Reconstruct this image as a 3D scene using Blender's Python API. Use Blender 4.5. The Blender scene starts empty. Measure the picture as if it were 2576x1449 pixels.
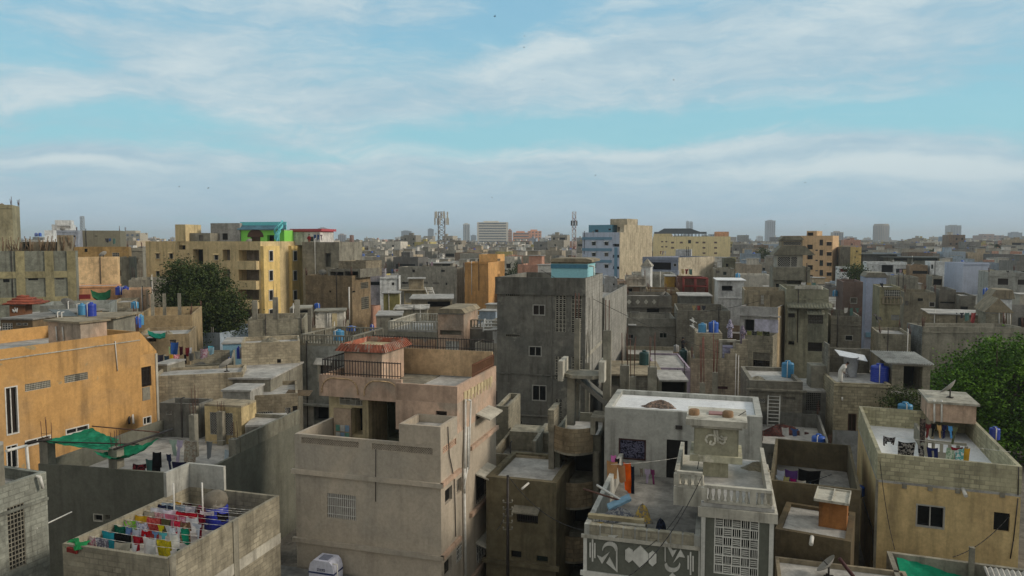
import bpy, math, random
from mathutils import Vector, Matrix
R = random.Random(7)
S = bpy.context.scene
COL = S.collection
# ---------------------------------------------------------------- camera
F, CX, CY, V0, CH = 1840.0, 1288.0, 724.5, 606.0, 18.0
PITCH = math.atan((CY - V0) / F)
CP, SP = math.cos(PITCH), math.sin(PITCH)
CAM = Vector((0, 0, CH))
cam = bpy.data.cameras.new('camera'); camo = bpy.data.objects.new('camera', cam); COL.objects.link(camo)
camo.location = CAM; camo.rotation_euler = (math.pi / 2 - PITCH, 0, 0)
cam.sensor_width = 36; cam.lens = 36 * F / 2576.0; cam.clip_end = 60000; cam.clip_start = .3
S.camera = camo
TILES = {'U': (0, 0, 1), 'D': (0, 670.8, .1667), 'E': (1395.3, 939.2, .1667), 'G': (1717.3, 737.9, .1667)}
for i, u0 in enumerate((0, 603.8, 1207.5, 1905.1)):
    for r, v0 in (('A', 496.4), ('B', 805.0), ('C', 1073.3)):
        TILES[r + str(i)] = (u0, v0, .2604)
TL = TILES['U']
def tile(k):
    global TL
    TL = TILES[k]
def px(p): return (TL[0] + p[0] * TL[2], TL[1] + p[1] * TL[2])
def ray(p):
    u, v = px(p)
    x, y = u - CX, CY - v
    return Vector((x, F * CP + y * SP, y * CP - F * SP))
def atY(p, Y):
    d = ray(p); return CAM + d * (Y / d.y)
def atZ(p, z):
    d = ray(p); return CAM + d * ((z - CH) / d.z)
def unproj(P):
    q = P - CAM
    f = q.y * CP - q.z * SP; up = q.y * SP + q.z * CP
    return (CX + F * q.x / f, CY - F * up / f)
# ---------------------------------------------------------------- mesh builder
class MB:
    def __init__(s): s.v = []; s.f = []; s.m = []; s.sm = []
    def poly(s, pts, m=0, sm=False):
        n = len(s.v); s.v += [tuple(p) for p in pts]; s.f.append(tuple(range(n, n + len(pts)))); s.m.append(m); s.sm.append(sm)
    def box(s, x0, y0, z0, x1, y1, z1, m=0):
        n = len(s.v)
        s.v += [(x0, y0, z0), (x1, y0, z0), (x1, y1, z0), (x0, y1, z0), (x0, y0, z1), (x1, y0, z1), (x1, y1, z1), (x0, y1, z1)]
        for f in ((0, 3, 2, 1), (4, 5, 6, 7), (0, 1, 5, 4), (1, 2, 6, 5), (2, 3, 7, 6), (3, 0, 4, 7)):
            s.f.append(tuple(n + i for i in f)); s.m.append(m); s.sm.append(False)
        return s
    def obox(s, o, ax, ay, az, m=0):
        o = Vector(o); ax = Vector(ax); ay = Vector(ay); az = Vector(az)
        n = len(s.v)
        for k in (0, 1):
            for q in (o, o + ax, o + ax + ay, o + ay): s.v.append(tuple(q + az * k))
        for f in ((0, 3, 2, 1), (4, 5, 6, 7), (0, 1, 5, 4), (1, 2, 6, 5), (2, 3, 7, 6), (3, 0, 4, 7)):
            s.f.append(tuple(n + i for i in f)); s.m.append(m); s.sm.append(False)
        return s
    def tube(s, p0, p1, r, n=5, m=0, r1=None, cap=True):
        p0 = Vector(p0); p1 = Vector(p1); d = (p1 - p0)
        if d.length < 1e-6: return s
        d.normalize(); a = d.orthogonal().normalized(); b = d.cross(a); k = len(s.v); r1 = r if r1 is None else r1
        for p, q in ((p0, r), (p1, r1)):
            for i in range(n):
                t = 2 * math.pi * i / n; s.v.append(tuple(p + (a * math.cos(t) + b * math.sin(t)) * q))
        for i in range(n):
            j = (i + 1) % n; s.f.append((k + i, k + j, k + n + j, k + n + i)); s.m.append(m); s.sm.append(True)
        if cap:
            s.f.append(tuple(k + n - 1 - i for i in range(n))); s.m.append(m); s.sm.append(False)
            s.f.append(tuple(k + n + i for i in range(n))); s.m.append(m); s.sm.append(False)
        return s
    def path(s, pts, r, n=5, m=0):
        for a, b in zip(pts, pts[1:]): s.tube(a, b, r, n, m)
        return s
    def lathe(s, prof, c=(0, 0, 0), n=16, m=0, sx=1, sy=1):
        c = Vector(c); k = len(s.v)
        for r, z in prof:
            for i in range(n):
                t = 2 * math.pi * i / n; s.v.append((c.x + r * sx * math.cos(t), c.y + r * sy * math.sin(t), c.z + z))
        for q in range(len(prof) - 1):
            for i in range(n):
                j = (i + 1) % n; a = k + q * n
                s.f.append((a + i, a + j, a + n + j, a + n + i)); s.m.append(m); s.sm.append(True)
        a = k + (len(prof) - 1) * n
        s.f.append(tuple(a + i for i in range(n))); s.m.append(m); s.sm.append(False)
        return s
    def prism(s, pts, off, m=0):
        off = Vector(off); pts = [Vector(p) for p in pts]; n = len(pts); k = len(s.v)
        s.v += [tuple(p) for p in pts] + [tuple(p + off) for p in pts]
        s.f.append(tuple(range(k, k + n))); s.f.append(tuple(range(k + 2 * n - 1, k + n - 1, -1)))
        for i in range(n):
            j = (i + 1) % n; s.f.append((k + i, k + n + i, k + n + j, k + j))
        s.m += [m] * (n + 2); s.sm += [False] * (n + 2)
        return s
    def build(s, name, mats, parent=None, loc=None, rz=0, fix=False):
        me = bpy.data.meshes.new(name); me.from_pydata(s.v, [], s.f)
        mats = mats if isinstance(mats, (list, tuple)) else [mats]
        for q in mats: me.materials.append(q)
        me.polygons.foreach_set('material_index', s.m); me.polygons.foreach_set('use_smooth', s.sm)
        me.update()
        o = bpy.data.objects.new(name, me); COL.objects.link(o)
        if parent is not None: o.parent = parent
        if loc is not None: o.location = loc
        if rz: o.rotation_euler = (0, 0, rz)
        return o
def tag(o, label, cat, group=None, kind=None):
    o['label'] = label; o['category'] = cat
    if group: o['group'] = group
    o['kind'] = kind or 'thing'
    return o
def root(name, label, cat, loc, rz=0, group=None):
    o = bpy.data.objects.new(name, None); COL.objects.link(o); o.empty_display_size = .3
    o.location = loc; o.rotation_euler = (0, 0, rz)
    return tag(o, label, cat, group, 'thing')
def structure(o):
    o['kind'] = 'structure'; return o
# ---------------------------------------------------------------- materials
def lin(c):
    return tuple(((x / 255) / 12.92 if x / 255 <= .04045 else ((x / 255 + .055) / 1.055) ** 2.4) for x in c[:3]) + (1,)
class NT:
    def __init__(s, nt): s.nt = nt
    def n(s, t, **k):
        o = s.nt.nodes.new(t)
        for a, b in k.items(): setattr(o, a, b)
        return o
    def link(s, a, b): s.nt.links.new(a, b)
    def math(s, op, a, b=None, clamp=False):
        o = s.n('ShaderNodeMath', operation=op, use_clamp=clamp)
        for i, q in enumerate((a, b)):
            if q is None: continue
            if isinstance(q, (int, float)): o.inputs[i].default_value = q
            else: s.link(q, o.inputs[i])
        return o.outputs[0]
    def mix(s, f, a, b, bt='MIX'):
        o = s.n('ShaderNodeMix', data_type='RGBA', blend_type=bt)
        for i, q in ((0, f), (6, a), (7, b)):
            if isinstance(q, (int, float)): o.inputs[i].default_value = q
            elif isinstance(q, tuple): o.inputs[i].default_value = q
            else: s.link(q, o.inputs[i])
        return o.outputs[2]
    def noise(s, vec, scale, det=4, rough=.55, dist=0):
        o = s.n('ShaderNodeTexNoise'); o.inputs['Scale'].default_value = scale; o.inputs['Detail'].default_value = det
        o.inputs['Roughness'].default_value = rough; o.inputs['Distortion'].default_value = dist
        s.link(vec, o.inputs['Vector']); return o.outputs['Fac']
    def ramp(s, f, a, b, lo=0., hi=1.):
        o = s.n('ShaderNodeMapRange'); o.interpolation_type = 'SMOOTHSTEP'
        s.link(f, o.inputs[0])
        for i, q in ((1, a), (2, b), (3, lo), (4, hi)): o.inputs[i].default_value = q
        return o.outputs[0]
    def mapping(s, vec, sc=(1, 1, 1), loc=(0, 0, 0), rot=(0, 0, 0)):
        o = s.n('ShaderNodeMapping'); o.inputs['Scale'].default_value = sc; o.inputs['Location'].default_value = loc; o.inputs['Rotation'].default_value = rot
        s.link(vec, o.inputs['Vector']); return o.outputs[0]
MC = {}
def newmat(key):
    m = bpy.data.materials.new(key); m.use_nodes = True
    t = NT(m.node_tree); b = m.node_tree.nodes['Principled BSDF']
    return m, t, b
def plain(key, c, rough=.7, metal=0, var=.12, scale=6):
    if key in MC: return MC[key]
    m, t, b = newmat(key); c = lin(c)
    tc = t.n('ShaderNodeTexCoord').outputs['Object']
    f = t.ramp(t.noise(tc, scale, 4), .3, .7, 1 - var, 1 + var)
    t.link(t.mix(1., c, f, 'MULTIPLY'), b.inputs['Base Color'])
    b.inputs['Roughness'].default_value = rough; b.inputs['Metallic'].default_value = metal
    MC[key] = m; return m
def wall(key, c, stain=.55, block=0, patch=None, pf=.6, c2=None, bscale=1., mort=None, rough=.92, vary=.22, sc=(58, 54, 46), frand=.16, streak=1.):
    """plaster / bare concrete / concrete block wall, weathered"""
    if key in MC: return MC[key]
    m, t, b = newmat(key); cl = lin(c)
    tc = t.n('ShaderNodeTexCoord').outputs['Object']
    oi = t.n('ShaderNodeObjectInfo')
    off = t.math('MULTIPLY', oi.outputs['Random'], 40.)
    va = t.n('ShaderNodeVectorMath', operation='ADD'); t.link(tc, va.inputs[0])
    cx = t.n('ShaderNodeCombineXYZ'); t.link(off, cx.inputs[0]); t.link(off, cx.inputs[1]); t.link(cx.outputs[0], va.inputs[1])
    vec = va.outputs[0]
    n1 = t.noise(vec, .45, 7, .6)
    n2 = t.noise(t.mapping(vec, (1.7, 1.7, .16)), 1., 5, .65)
    n3 = t.noise(vec, 7., 5, .65)
    n4 = t.noise(vec, .22, 5, .55, .6)
    n5 = t.noise(vec, 1.9, 8, .68, .3)
    n6 = t.noise(t.mapping(vec, (.9, .9, .5), loc=(7, 3, 1)), 1., 7, .6, .4)
    base = cl
    bf = None
    if block:
        sx = t.n('ShaderNodeSeparateXYZ'); t.link(tc, sx.inputs[0])
        cb = t.n('ShaderNodeCombineXYZ')
        t.link(t.math('ADD', t.math('ADD', sx.outputs[0], sx.outputs[1]), off), cb.inputs[0]); t.link(sx.outputs[2], cb.inputs[1])
        bt = t.n('ShaderNodeTexBrick'); t.link(cb.outputs[0], bt.inputs['Vector'])
        bt.inputs['Scale'].default_value = 1.; bt.inputs['Brick Width'].default_value = .42 * bscale; bt.inputs['Row Height'].default_value = .21 * bscale
        bt.inputs['Mortar Size'].default_value = .022 * bscale; bt.inputs['Mortar Smooth'].default_value = .3
        d = block
        bt.inputs['Color1'].default_value = tuple(min(1, x * (1 + .35 * d)) for x in cl[:3]) + (1,)
        bt.inputs['Color2'].default_value = tuple(x * (1 - .25 * d) for x in cl[:3]) + (1,)
        bt.inputs['Mortar'].default_value = lin(mort) if mort else tuple(x * (1 - .38 * d) for x in cl[:3]) + (1,)
        nd = t.noise(vec, 3., 3)
        base = t.mix(t.ramp(t.noise(vec, .8, 4), .35, .7, .25, 1.), cl, bt.outputs['Color'])
        bf = bt.outputs['Fac']
    f = t.ramp(n1, .28, .72, 1 - vary, 1 + vary * .8)
    col = t.mix(1., base, f, 'MULTIPLY')
    if c2: col = t.mix(t.ramp(n4, .5, .62, 0, .75), col, lin(c2))
    if patch: col = t.mix(t.ramp(t.noise(vec, .7, 6, .62, .3), pf, pf + .05, 0, .8), col, lin(patch))
    col = t.mix(1., col, t.ramp(n5, .3, .7, 1 - vary * .9, 1 + vary * .75), 'MULTIPLY')
    col = t.mix(1., col, t.ramp(n6, .53, .6, 1., 1 - vary * .8), 'MULTIPLY')
    g = t.math('MULTIPLY', t.ramp(n2, .47, .74), stain * streak)
    col = t.mix(g, col, lin(sc))
    col = t.mix(t.ramp(n3, .58, .78, 0, .35 * stain), col, lin(sc))
    col = t.mix(1., col, t.ramp(n3, .25, .75, .9, 1.1), 'MULTIPLY')
    rv = t.math('ADD', t.math('MULTIPLY', oi.outputs['Random'], frand), 1 - frand / 2)
    col = t.mix(1., col, rv, 'MULTIPLY')
    t.link(col, b.inputs['Base Color']); b.inputs['Roughness'].default_value = rough
    b.inputs['Specular IOR Level'].default_value = .25
    bp = t.n('ShaderNodeBump'); bp.inputs['Strength'].default_value = .35; bp.inputs['Distance'].default_value = .03
    h = n3
    if bf is not None: h = t.math('SUBTRACT', t.math('MULTIPLY', n3, .5), bf)
    t.link(h, bp.inputs['Height']); t.link(bp.outputs[0], b.inputs['Normal'])
    MC[key] = m; return m
def glass(key, c=(14, 15, 16), rough=.25):
    if key in MC: return MC[key]
    m, t, b = newmat(key); b.inputs['Base Color'].default_value = lin(c); b.inputs['Roughness'].default_value = rough
    b.inputs['Specular IOR Level'].default_value = .35
    MC[key] = m; return m
def fabric(key, c, c2=None, scale=9.):
    if key in MC: return MC[key]
    m, t, b = newmat(key)
    tc = t.n('ShaderNodeTexCoord').outputs['Object']
    f = t.ramp(t.noise(tc, 3., 3), .3, .7, .82, 1.12)
    base = lin(c)
    if c2: base = t.mix(t.ramp(t.noise(tc, scale, 2, .5, .8), .49, .54), lin(c), lin(c2))
    t.link(t.mix(1., base, f, 'MULTIPLY'), b.inputs['Base Color']); b.inputs['Roughness'].default_value = .9
    b.inputs['Specular IOR Level'].default_value = .15
    MC[key] = m; return m
def ribbed(key, c, per=.2, rough=.6, metal=.0, var=.25):
    if key in MC: return MC[key]
    m, t, b = newmat(key)
    tc = t.n('ShaderNodeTexCoord').outputs['Object']
    f = t.ramp(t.noise(tc, 1.2, 6, .65), .3, .7, 1 - var, 1 + var)
    t.link(t.mix(1., lin(c), f, 'MULTIPLY'), b.inputs['Base Color']); b.inputs['Roughness'].default_value = rough
    MC[key] = m; return m
DARK = glass('dark_interior', (10, 10, 10), .6)  # near-black sheet; the dark of unlit rooms is put into its colour
GLASS = glass('window_glass', (20, 23, 25), .12)
RW = random.Random(3)
PANES = [DARK, DARK, GLASS, GLASS, glass('brown_pane', (38, 30, 24), .4), glass('green_pane', (30, 42, 38), .2), plain('pale_curtain', (104, 100, 92), .9, 0, .3)]
W = dict(
 conc=wall('bare_concrete', (141, 137, 123), .6),
 concd=wall('dark_concrete', (112, 111, 104), .6),
 concl=wall('pale_concrete', (168, 164, 150), .5),
 concw=wall('warm_concrete', (150, 139, 117), .6),
 cream=wall('cream_plaster', (198, 182, 144), .5),
 block=wall('grey_block', (148, 142, 124), .5, block=.8),
 blockd=wall('dark_block', (126, 122, 110), .55, block=.8),
 blockb=wall('brown_block', (140, 130, 110), .5, block=.9),
 blockt=wall('tan_block', (160, 150, 128), .45, block=.9),
 white=wall('white_plaster', (214, 216, 214), .35),
 pink=wall('pink_plaster', (186, 160, 138), .5, c2=(158, 148, 134)),
 tan=wall('tan_plaster', (192, 164, 128), .45),
 deck=wall('roof_screed', (168, 166, 160), .5, vary=.25, sc=(92, 90, 86), streak=0),
 deckd=wall('dark_roof_screed', (128, 126, 120), .5, vary=.3, streak=0),
 deckw=wall('white_roof_screed', (222, 224, 224), .25, vary=.08, sc=(150, 150, 148), streak=0),
)
STEEL = plain('rusty_steel', (92, 62, 50), .7, .2, .3)
DSTEEL = plain('dark_steel', (52, 47, 44), .6, .3, .3)
PIPE = plain('white_pipe', (206, 204, 196), .5)
FRAME = plain('window_frame_grey', (158, 156, 148), .6)
CONC = W['conc']
# ---------------------------------------------------------------- houses made of blocks
class Block:
    def __init__(s, H, x0, x1, y0, y1, z0, z1, mat, par=.7, pt=.15, deck=None, name='wall', rname='roof', notop=()):
        s.H = H; s.b = (x0, x1, y0, y1, z0, z1); s.mat = mat; s.par = par; s.pt = pt; s.deck = deck or W['deck']
        s.name = name; s.rname = rname; s.holes = {k: [] for k in 'frlb'}; s.notop = notop
        H.blocks.append(s)
    def P(s, side, a, z, o=0.):
        x0, x1, y0, y1, z0, z1 = s.b
        return Vector({'f': (a, y0 - o, z), 'r': (x1 + o, a, z), 'l': (x0 - o, a, z), 'b': (a, y1 + o, z)}[side])
    def hit(s, side, p):
        """pixel -> (along, z) on that side's plane"""
        H = s.H; o = H.loc(CAM); d = H.locd(ray(p)); x0, x1, y0, y1, z0, z1 = s.b
        if side in 'fb':
            t = ((y0 if side == 'f' else y1) - o.y) / d.y; q = o + d * t; return q.x, q.z
        t = ((x1 if side == 'r' else x0) - o.x) / d.x; q = o + d * t; return q.y, q.z
    def rect(s, side, x0, y0, x1, y1):
        xm, ym = (x0 + x1) / 2, (y0 + y1) / 2
        a0 = s.hit(side, (x0, ym))[0]; a1 = s.hit(side, (x1, ym))[0]
        zt = s.hit(side, (xm, y0))[1]; zb = s.hit(side, (xm, y1))[1]
        if a0 > a1: a0, a1 = a1, a0
        if zb > zt: zb, zt = zt, zb
        return a0, a1, zb, zt
    def lim(s, side):
        x0, x1, y0, y1, z0, z1 = s.b
        return (x0, x1) if side in 'fb' else (y0, y1)
    def w(s, side, x0, y0, x1, y1, kind='pane', **k):
        return s.wm(side, *s.rect(side, x0, y0, x1, y1), kind=kind, **k)
    def wm(s, side, a0, a1, zb, zt, kind='pane', name=None, mat=None, fmat=None, rd=.16, n=4, m=4, bw=.13, shade=0, smat=None, bars=None, sill=0):
        L = s.lim(side); a0 = max(a0, L[0] + .05); a1 = min(a1, L[1] - .05); zt = min(zt, s.b[5] - .03); zb = max(zb, s.b[4] + .01)
        if a1 - a0 < .05 or zt - zb < .05: return None
        for h in s.holes[side]:
            if a0 < h[1] and a1 > h[0] and zb < h[3] and zt > h[2]: return None
        s.holes[side].append((a0, a1, zb, zt, rd))
        P = lambda a, z, o=0: s.P(side, a, z, o)
        rt = s.H.root; g = MB(); out = None
        fm = fmat or FRAME
        if mat is None and kind in ('pane', 'frame', 'frame1', 'grille'): mat = RW.choice(PANES)
        def bar(mb, a, b, c, d, o0, o1, mi=0):
            q = P(a, c, o0); mb.obox(q, P(b, c, o0) - q, P(a, d, o0) - q, P(a, c, o1) - q, mi)
        g.poly([P(a0, zb, -rd + .004), P(a1, zb, -rd + .004), P(a1, zt, -rd + .004), P(a0, zt, -rd + .004)])
        if kind == 'pane':
            out = g.build(name or 'window', mat or DARK, rt)
        elif kind in ('frame', 'frame1'):
            fr = MB(); w = min(.07, (a1 - a0) * .09)
            o0, o1 = -.12, .02
            bar(fr, a0, a1, zb, zb + w, o0, o1); bar(fr, a0, a1, zt - w, zt, o0, o1)
            bar(fr, a0, a0 + w, zb + w, zt - w, o0, o1); bar(fr, a1 - w, a1, zb + w, zt - w, o0, o1)
            if kind == 'frame':
                c = (a0 + a1) / 2; bar(fr, c - w * .4, c + w * .4, zb + w, zt - w, -.12, -.06)
            out = fr.build(name or 'window', fm, rt); g.build('pane', mat or GLASS, out)
        elif kind == 'grille':
            fr = MB()
            for i in range(n):
                c = a0 + (a1 - a0) * (i + .5) / n; bar(fr, c - .012, c + .012, zb, zt, -.04, -.015)
            for i in range(3):
                c = zb + (zt - zb) * (i + .5) / 3; bar(fr, a0, a1, c - .012, c + .012, -.015, 0.003)
            out = g.build(name or 'window', mat or DARK, rt); fr.build('grille', bars or DSTEEL, out)
        elif kind == 'jali':
            fr = MB(); dx = (a1 - a0) / n; dz = (zt - zb) / m; w = min(dx, dz) * .2
            for i in range(n + 1):
                c = min(max(a0 + dx * i, a0 + w / 2), a1 - w / 2); bar(fr, c - w / 2, c + w / 2, zb, zt, -.1, -.02)
            for j in range(m + 1):
                c = min(max(zb + dz * j, zb + w / 2), zt - w / 2); bar(fr, a0, a1, c - w / 2, c + w / 2, -.097, -.023)
            out = fr.build(name or 'jali_screen', fm, rt); g.build('opening', mat or DARK, out)
        elif kind == 'diag':
            fr = MB(); dx = (a1 - a0) / n; dz = (zt - zb) / m; w = min(dx, dz) * bw
            for i in range(n):
                for j in range(m):
                    x, z = a0 + dx * i, zb + dz * j
                    for (p, q) in (((x, z), (x + dx, z + dz)), ((x, z + dz), (x + dx, z))):
                        fr.tube(P(p[0], p[1], -.06), P(q[0], q[1], -.06), w, 4, cap=False)
            bar(fr, a0, a0 + w, zb, zt, -.1, 0.003); bar(fr, a1 - w, a1, zb, zt, -.1, .003)
            bar(fr, a0 + w, a1 - w, zt - w, zt, -.1, .002); bar(fr, a0 + w, a1 - w, zb, zb + w, -.1, .002)
            out = fr.build(name or 'jali_screen', fm, rt); g.build('opening', mat or DARK, out)
        elif kind == 'ring':
            fr = MB(); dx = (a1 - a0) / n; dz = (zt - zb) / m; w = min(dx, dz) * .1
            for i in range(n):
                for j in range(m):
                    cx, cz = a0 + dx * (i + .5), zb + dz * (j + .5); K = 8
                    for q in range(K):
                        t0, t1 = 2 * math.pi * q / K, 2 * math.pi * (q + 1) / K
                        fr.tube(P(cx + dx * .5 * math.cos(t0), cz + dz * .5 * math.sin(t0), -.05), P(cx + dx * .5 * math.cos(t1), cz + dz * .5 * math.sin(t1), -.05), w, 4, cap=False)
                    fr.tube(P(cx - dx / 2, cz, -.05), P(cx + dx / 2, cz, -.05), w * .8, 4, cap=False)
            for i in range(n + 1):
                c = min(max(a0 + dx * i, a0 + w), a1 - w); bar(fr, c - w, c + w, zb, zt, -.12, -.03)
            out = fr.build(name or 'jali_screen', fm, rt); g.build('opening', mat or DARK, out)
        elif kind == 'weave':
            fr = MB(); dx = (a1 - a0) / n; dz = (zt - zb) / m; w = min(dx, dz) * .13
            for i in range(n + 1):
                c = min(max(a0 + dx * i, a0 + w / 2), a1 - w / 2); bar(fr, c - w / 2, c + w / 2, zb, zt, -.12, .0)
            for j in range(m + 1):
                c = min(max(zb + dz * j, zb + w / 2), zt - w / 2); bar(fr, a0, a1, c - w / 2, c + w / 2, -.117, .003)
            for i in range(n):
                for j in range(m):
                    x, z = a0 + dx * i, zb + dz * j
                    for q in (.29, .5, .71):
                        if (i + j) % 2: bar(fr, x + dx * .1, x + dx * .9, z + dz * q - w * .3, z + dz * q + w * .3, -.11, -.004)
                        else: bar(fr, x + dx * q - w * .3, x + dx * q + w * .3, z + dz * .1, z + dz * .9, -.11, -.004)
            out = fr.build(name or 'jali_screen', fm, rt); g.build('opening', mat or DARK, out)
        elif kind == 'door':
            out = g.build(name or 'door', mat or DARK, rt)
        if shade:
            sh = MB(); e = .12
            q = P(a0 - e, zt + .03, .004)
            sh.prism([P(a0 - e, zt + .12, .004), P(a0 - e, zt + .04, .004), P(a0 - e, zt - .12 * shade * 2, shade), P(a0 - e, zt - .12 * shade * 2 + .07, shade)], P(a1 + e, 0, 0) - P(a0 - e, 0, 0))
            sh.build('sunshade', smat or s.mat, rt)
        if sill:
            sh = MB(); bar(sh, a0 - .06, a1 + .06, zb - .08, zb, .003, sill); sh.build('sill', smat or s.mat, rt)
        return out
    def ledge(s, side, z, h=.14, o=.12, a0=None, a1=None, mat=None, name='ledge'):
        L = s.lim(side); a0 = L[0] - (o if side == 'f' else 0) if a0 is None else a0; a1 = L[1] + (o if side == 'f' else 0) if a1 is None else a1
        mb = MB(); q = s.P(side, a0, z, .003); mb.obox(q, s.P(side, a1, z, .003) - q, (0, 0, h), s.P(side, a0, z, o) - q)
        return mb.build(name, mat or s.mat, s.H.root)
    def panel(s, side, x0, y0, x1, y1, mat, o=.03, name='panel', o0=.003, m=None):
        a0, a1, zb, zt = m or s.rect(side, x0, y0, x1, y1)
        mb = MB(); q = s.P(side, a0, zb, o0); mb.obox(q, s.P(side, a1, zb, o0) - q, (0, 0, zt - zb), s.P(side, a0, zb, o) - q)
        return mb.build(name, mat, s.H.root)
    def pipe(s, side, pts, r=.05, o=.1, mat=None, name='pipe'):
        mb = MB(); mb.path([s.P(side, *s.hit(side, p), o) for p in pts], r, 6)
        return mb.build(name, mat or PIPE, s.H.root)
    def finish(s):
        x0, x1, y0, y1, z0, z1 = s.b; g = MB()
        for side in 'frlb':
            L = s.lim(side); hs = s.holes[side]
            xs = sorted({L[0], L[1]} | {h[0] for h in hs} | {h[1] for h in hs}); zs = sorted({z0, z1} | {h[2] for h in hs} | {h[3] for h in hs})
            for i in range(len(xs) - 1):
                for j in range(len(zs) - 1):
                    cx, cz = (xs[i] + xs[i + 1]) / 2, (zs[j] + zs[j + 1]) / 2
                    if any(h[0] < cx < h[1] and h[2] < cz < h[3] for h in hs): continue
                    g.poly([s.P(side, xs[i], zs[j]), s.P(side, xs[i + 1], zs[j]), s.P(side, xs[i + 1], zs[j + 1]), s.P(side, xs[i], zs[j + 1])])
            for a0, a1, zb, zt, rd in hs:
                c = [(a0, zb), (a1, zb), (a1, zt), (a0, zt)]
                for i in range(4):
                    p, q = c[i], c[(i + 1) % 4]
                    g.poly([s.P(side, *p), s.P(side, *q), s.P(side, *q, -rd), s.P(side, *p, -rd)])
        d = z1 - s.par; t = s.pt if s.par > 0 else 0
        if s.par > 0:
            i0, i1, j0, j1 = x0 + t, x1 - t, y0 + t, y1 - t
            O = [(x0, y0), (x1, y0), (x1, y1), (x0, y1)]; I = [(i0, j0), (i1, j0), (i1, j1), (i0, j1)]
            for k in range(4):
                q = (k + 1) % 4
                g.poly([(*O[k], z1), (*O[q], z1), (*I[q], z1), (*I[k], z1)])
                g.poly([(*I[k], z1), (*I[q], z1), (*I[q], d), (*I[k], d)])
            g.build(s.name, s.mat, s.H.root)
            r = MB(); r.poly([(i0, j0, d), (i1, j0, d), (i1, j1, d), (i0, j1, d)]); r.build(s.rname, s.deck, s.H.root)
        else:
            g.build(s.name, s.mat, s.H.root)
            o = -s.par if s.par < 0 else .0; r = MB(); r.box(x0 - o, y0 - o, z1 - .003 if o == 0 else z1 + .002, x1 + o, y1 + o, z1 + .12); r.build(s.rname, s.deck, s.H.root)
HOUSES = []
FOOT = []   # footprints of hand-placed houses, so that filler houses keep clear of them
class House:
    def __init__(s, name, label, a=None, b=None, z=None, Y=None, th=None, d=8., back=None, left=None, mat=None, par=.7, deck=None, cat='house', A=None, B=None, group=None, z0=0., pt=.15):
        """a, b: pixels of the front top corners; z: their height, or Y: depth of the left one; back/left: pixel u of the rear right / rear left corner"""
        s.blocks = []
        if A is None:
            A = atZ(a, z) if Y is None else atY(a, Y)
            z = A.z
        if B is None:
            if th is None: B = atZ(b, z)
            else:
                e = Vector((math.cos(th), math.sin(th), 0)); r = ray(b); k = r.x / r.y
                B = A + e * ((k * A.y - A.x) / (e.x - k * e.y))
        A = Vector((A.x, A.y, 0)); B = Vector((B.x, B.y, 0))
        s.W = (B - A).length; s.th = math.atan2(B.y - A.y, B.x - A.x); s.z = z
        s.root = root(name, label, cat, (A.x, A.y, 0), s.th, group)
        s.M = Matrix.Translation(A) @ Matrix.Rotation(s.th, 4, 'Z'); s.Mi = s.M.inverted(); s.R3 = s.Mi.to_3x3()
        ey = Vector((-math.sin(s.th), math.cos(s.th), 0))
        for pu, Q in ((back, B), (left, A)):
            if pu is not None:
                r = ray((pu, 0)); k = r.x / r.y
                d = (k * Q.y - Q.x) / (ey.x - k * ey.y)
        if d < 1.5 or d > 30: print('depth?', name, d); d = 8.
        s.D = d
        FOOT.append((A, s.th, s.W, s.D, s.root.name))
        s.main = Block(s, 0, s.W, 0, s.D, z0, z, mat or CONC, par, pt, deck)
        HOUSES.append(s)
    def loc(s, P): return s.Mi @ P
    def locd(s, d): return s.R3 @ d
    def world(s, x, y, z): return s.M @ Vector((x, y, z))
    def atz(s, p, z): return s.loc(atZ(p, z))
    def onF(s, y, p):
        o = s.loc(CAM); d = s.locd(ray(p)); return o + d * ((y - o.y) / d.y)
    def onX(s, x, p):
        o = s.loc(CAM); d = s.locd(ray(p)); return o + d * ((x - o.x) / d.x)
    def block(s, *a, **k): return Block(s, *a, **k)
    def part(s, mb, name, mat): return mb.build(name, mat, s.root)
    def deckz(s): return s.z - s.main.par
    def bal(s, pts, h=.8, gap=.22, r=.055, mat=None, name='balustrade', zb=0):
        """baluster railing along local points"""
        mb = MB(); pts = [Vector(p) for p in pts]
        for p, q in zip(pts, pts[1:]):
            d = q - p; L = d.length; n = max(1, int(L / gap)); e = d.normalized(); sd = Vector((-e.y, e.x, 0)) * .09
            mb.obox(p - sd + Vector((0, 0, h - .1)), d, sd * 2, (0, 0, .1)); mb.obox(p - sd, d, sd * 2, (0, 0, .08))
            for i in range(n + 1):
                c = p + d * (i / n)
                if i % 8 == 0: mb.box(c.x - .1, c.y - .1, c.z + .08, c.x + .1, c.y + .1, c.z + h - .1)
                else: mb.lathe([(r * .7, .08), (r * 1.3, h * .3), (r * .6, h * .6), (r * .9, h - .1)], c, 6)
        return mb.build(name, mat or s.main.mat, s.root)
    def rail(s, pts, h=.9, gap=.14, r=.012, mat=None, name='railing'):
        mb = MB(); pts = [Vector(p) for p in pts]
        for p, q in zip(pts, pts[1:]):
            d = q - p; n = max(1, int(d.length / gap))
            mb.tube(p + Vector((0, 0, h)), q + Vector((0, 0, h)), r * 1.6, 4); mb.tube(p + Vector((0, 0, .12)), q + Vector((0, 0, .12)), r * 1.3, 4)
            for i in range(n + 1): mb.tube(p + d * (i / n), p + d * (i / n) + Vector((0, 0, h + .05)), r, 4, cap=False)
        return mb.build(name, mat or DSTEEL, s.root)
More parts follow.
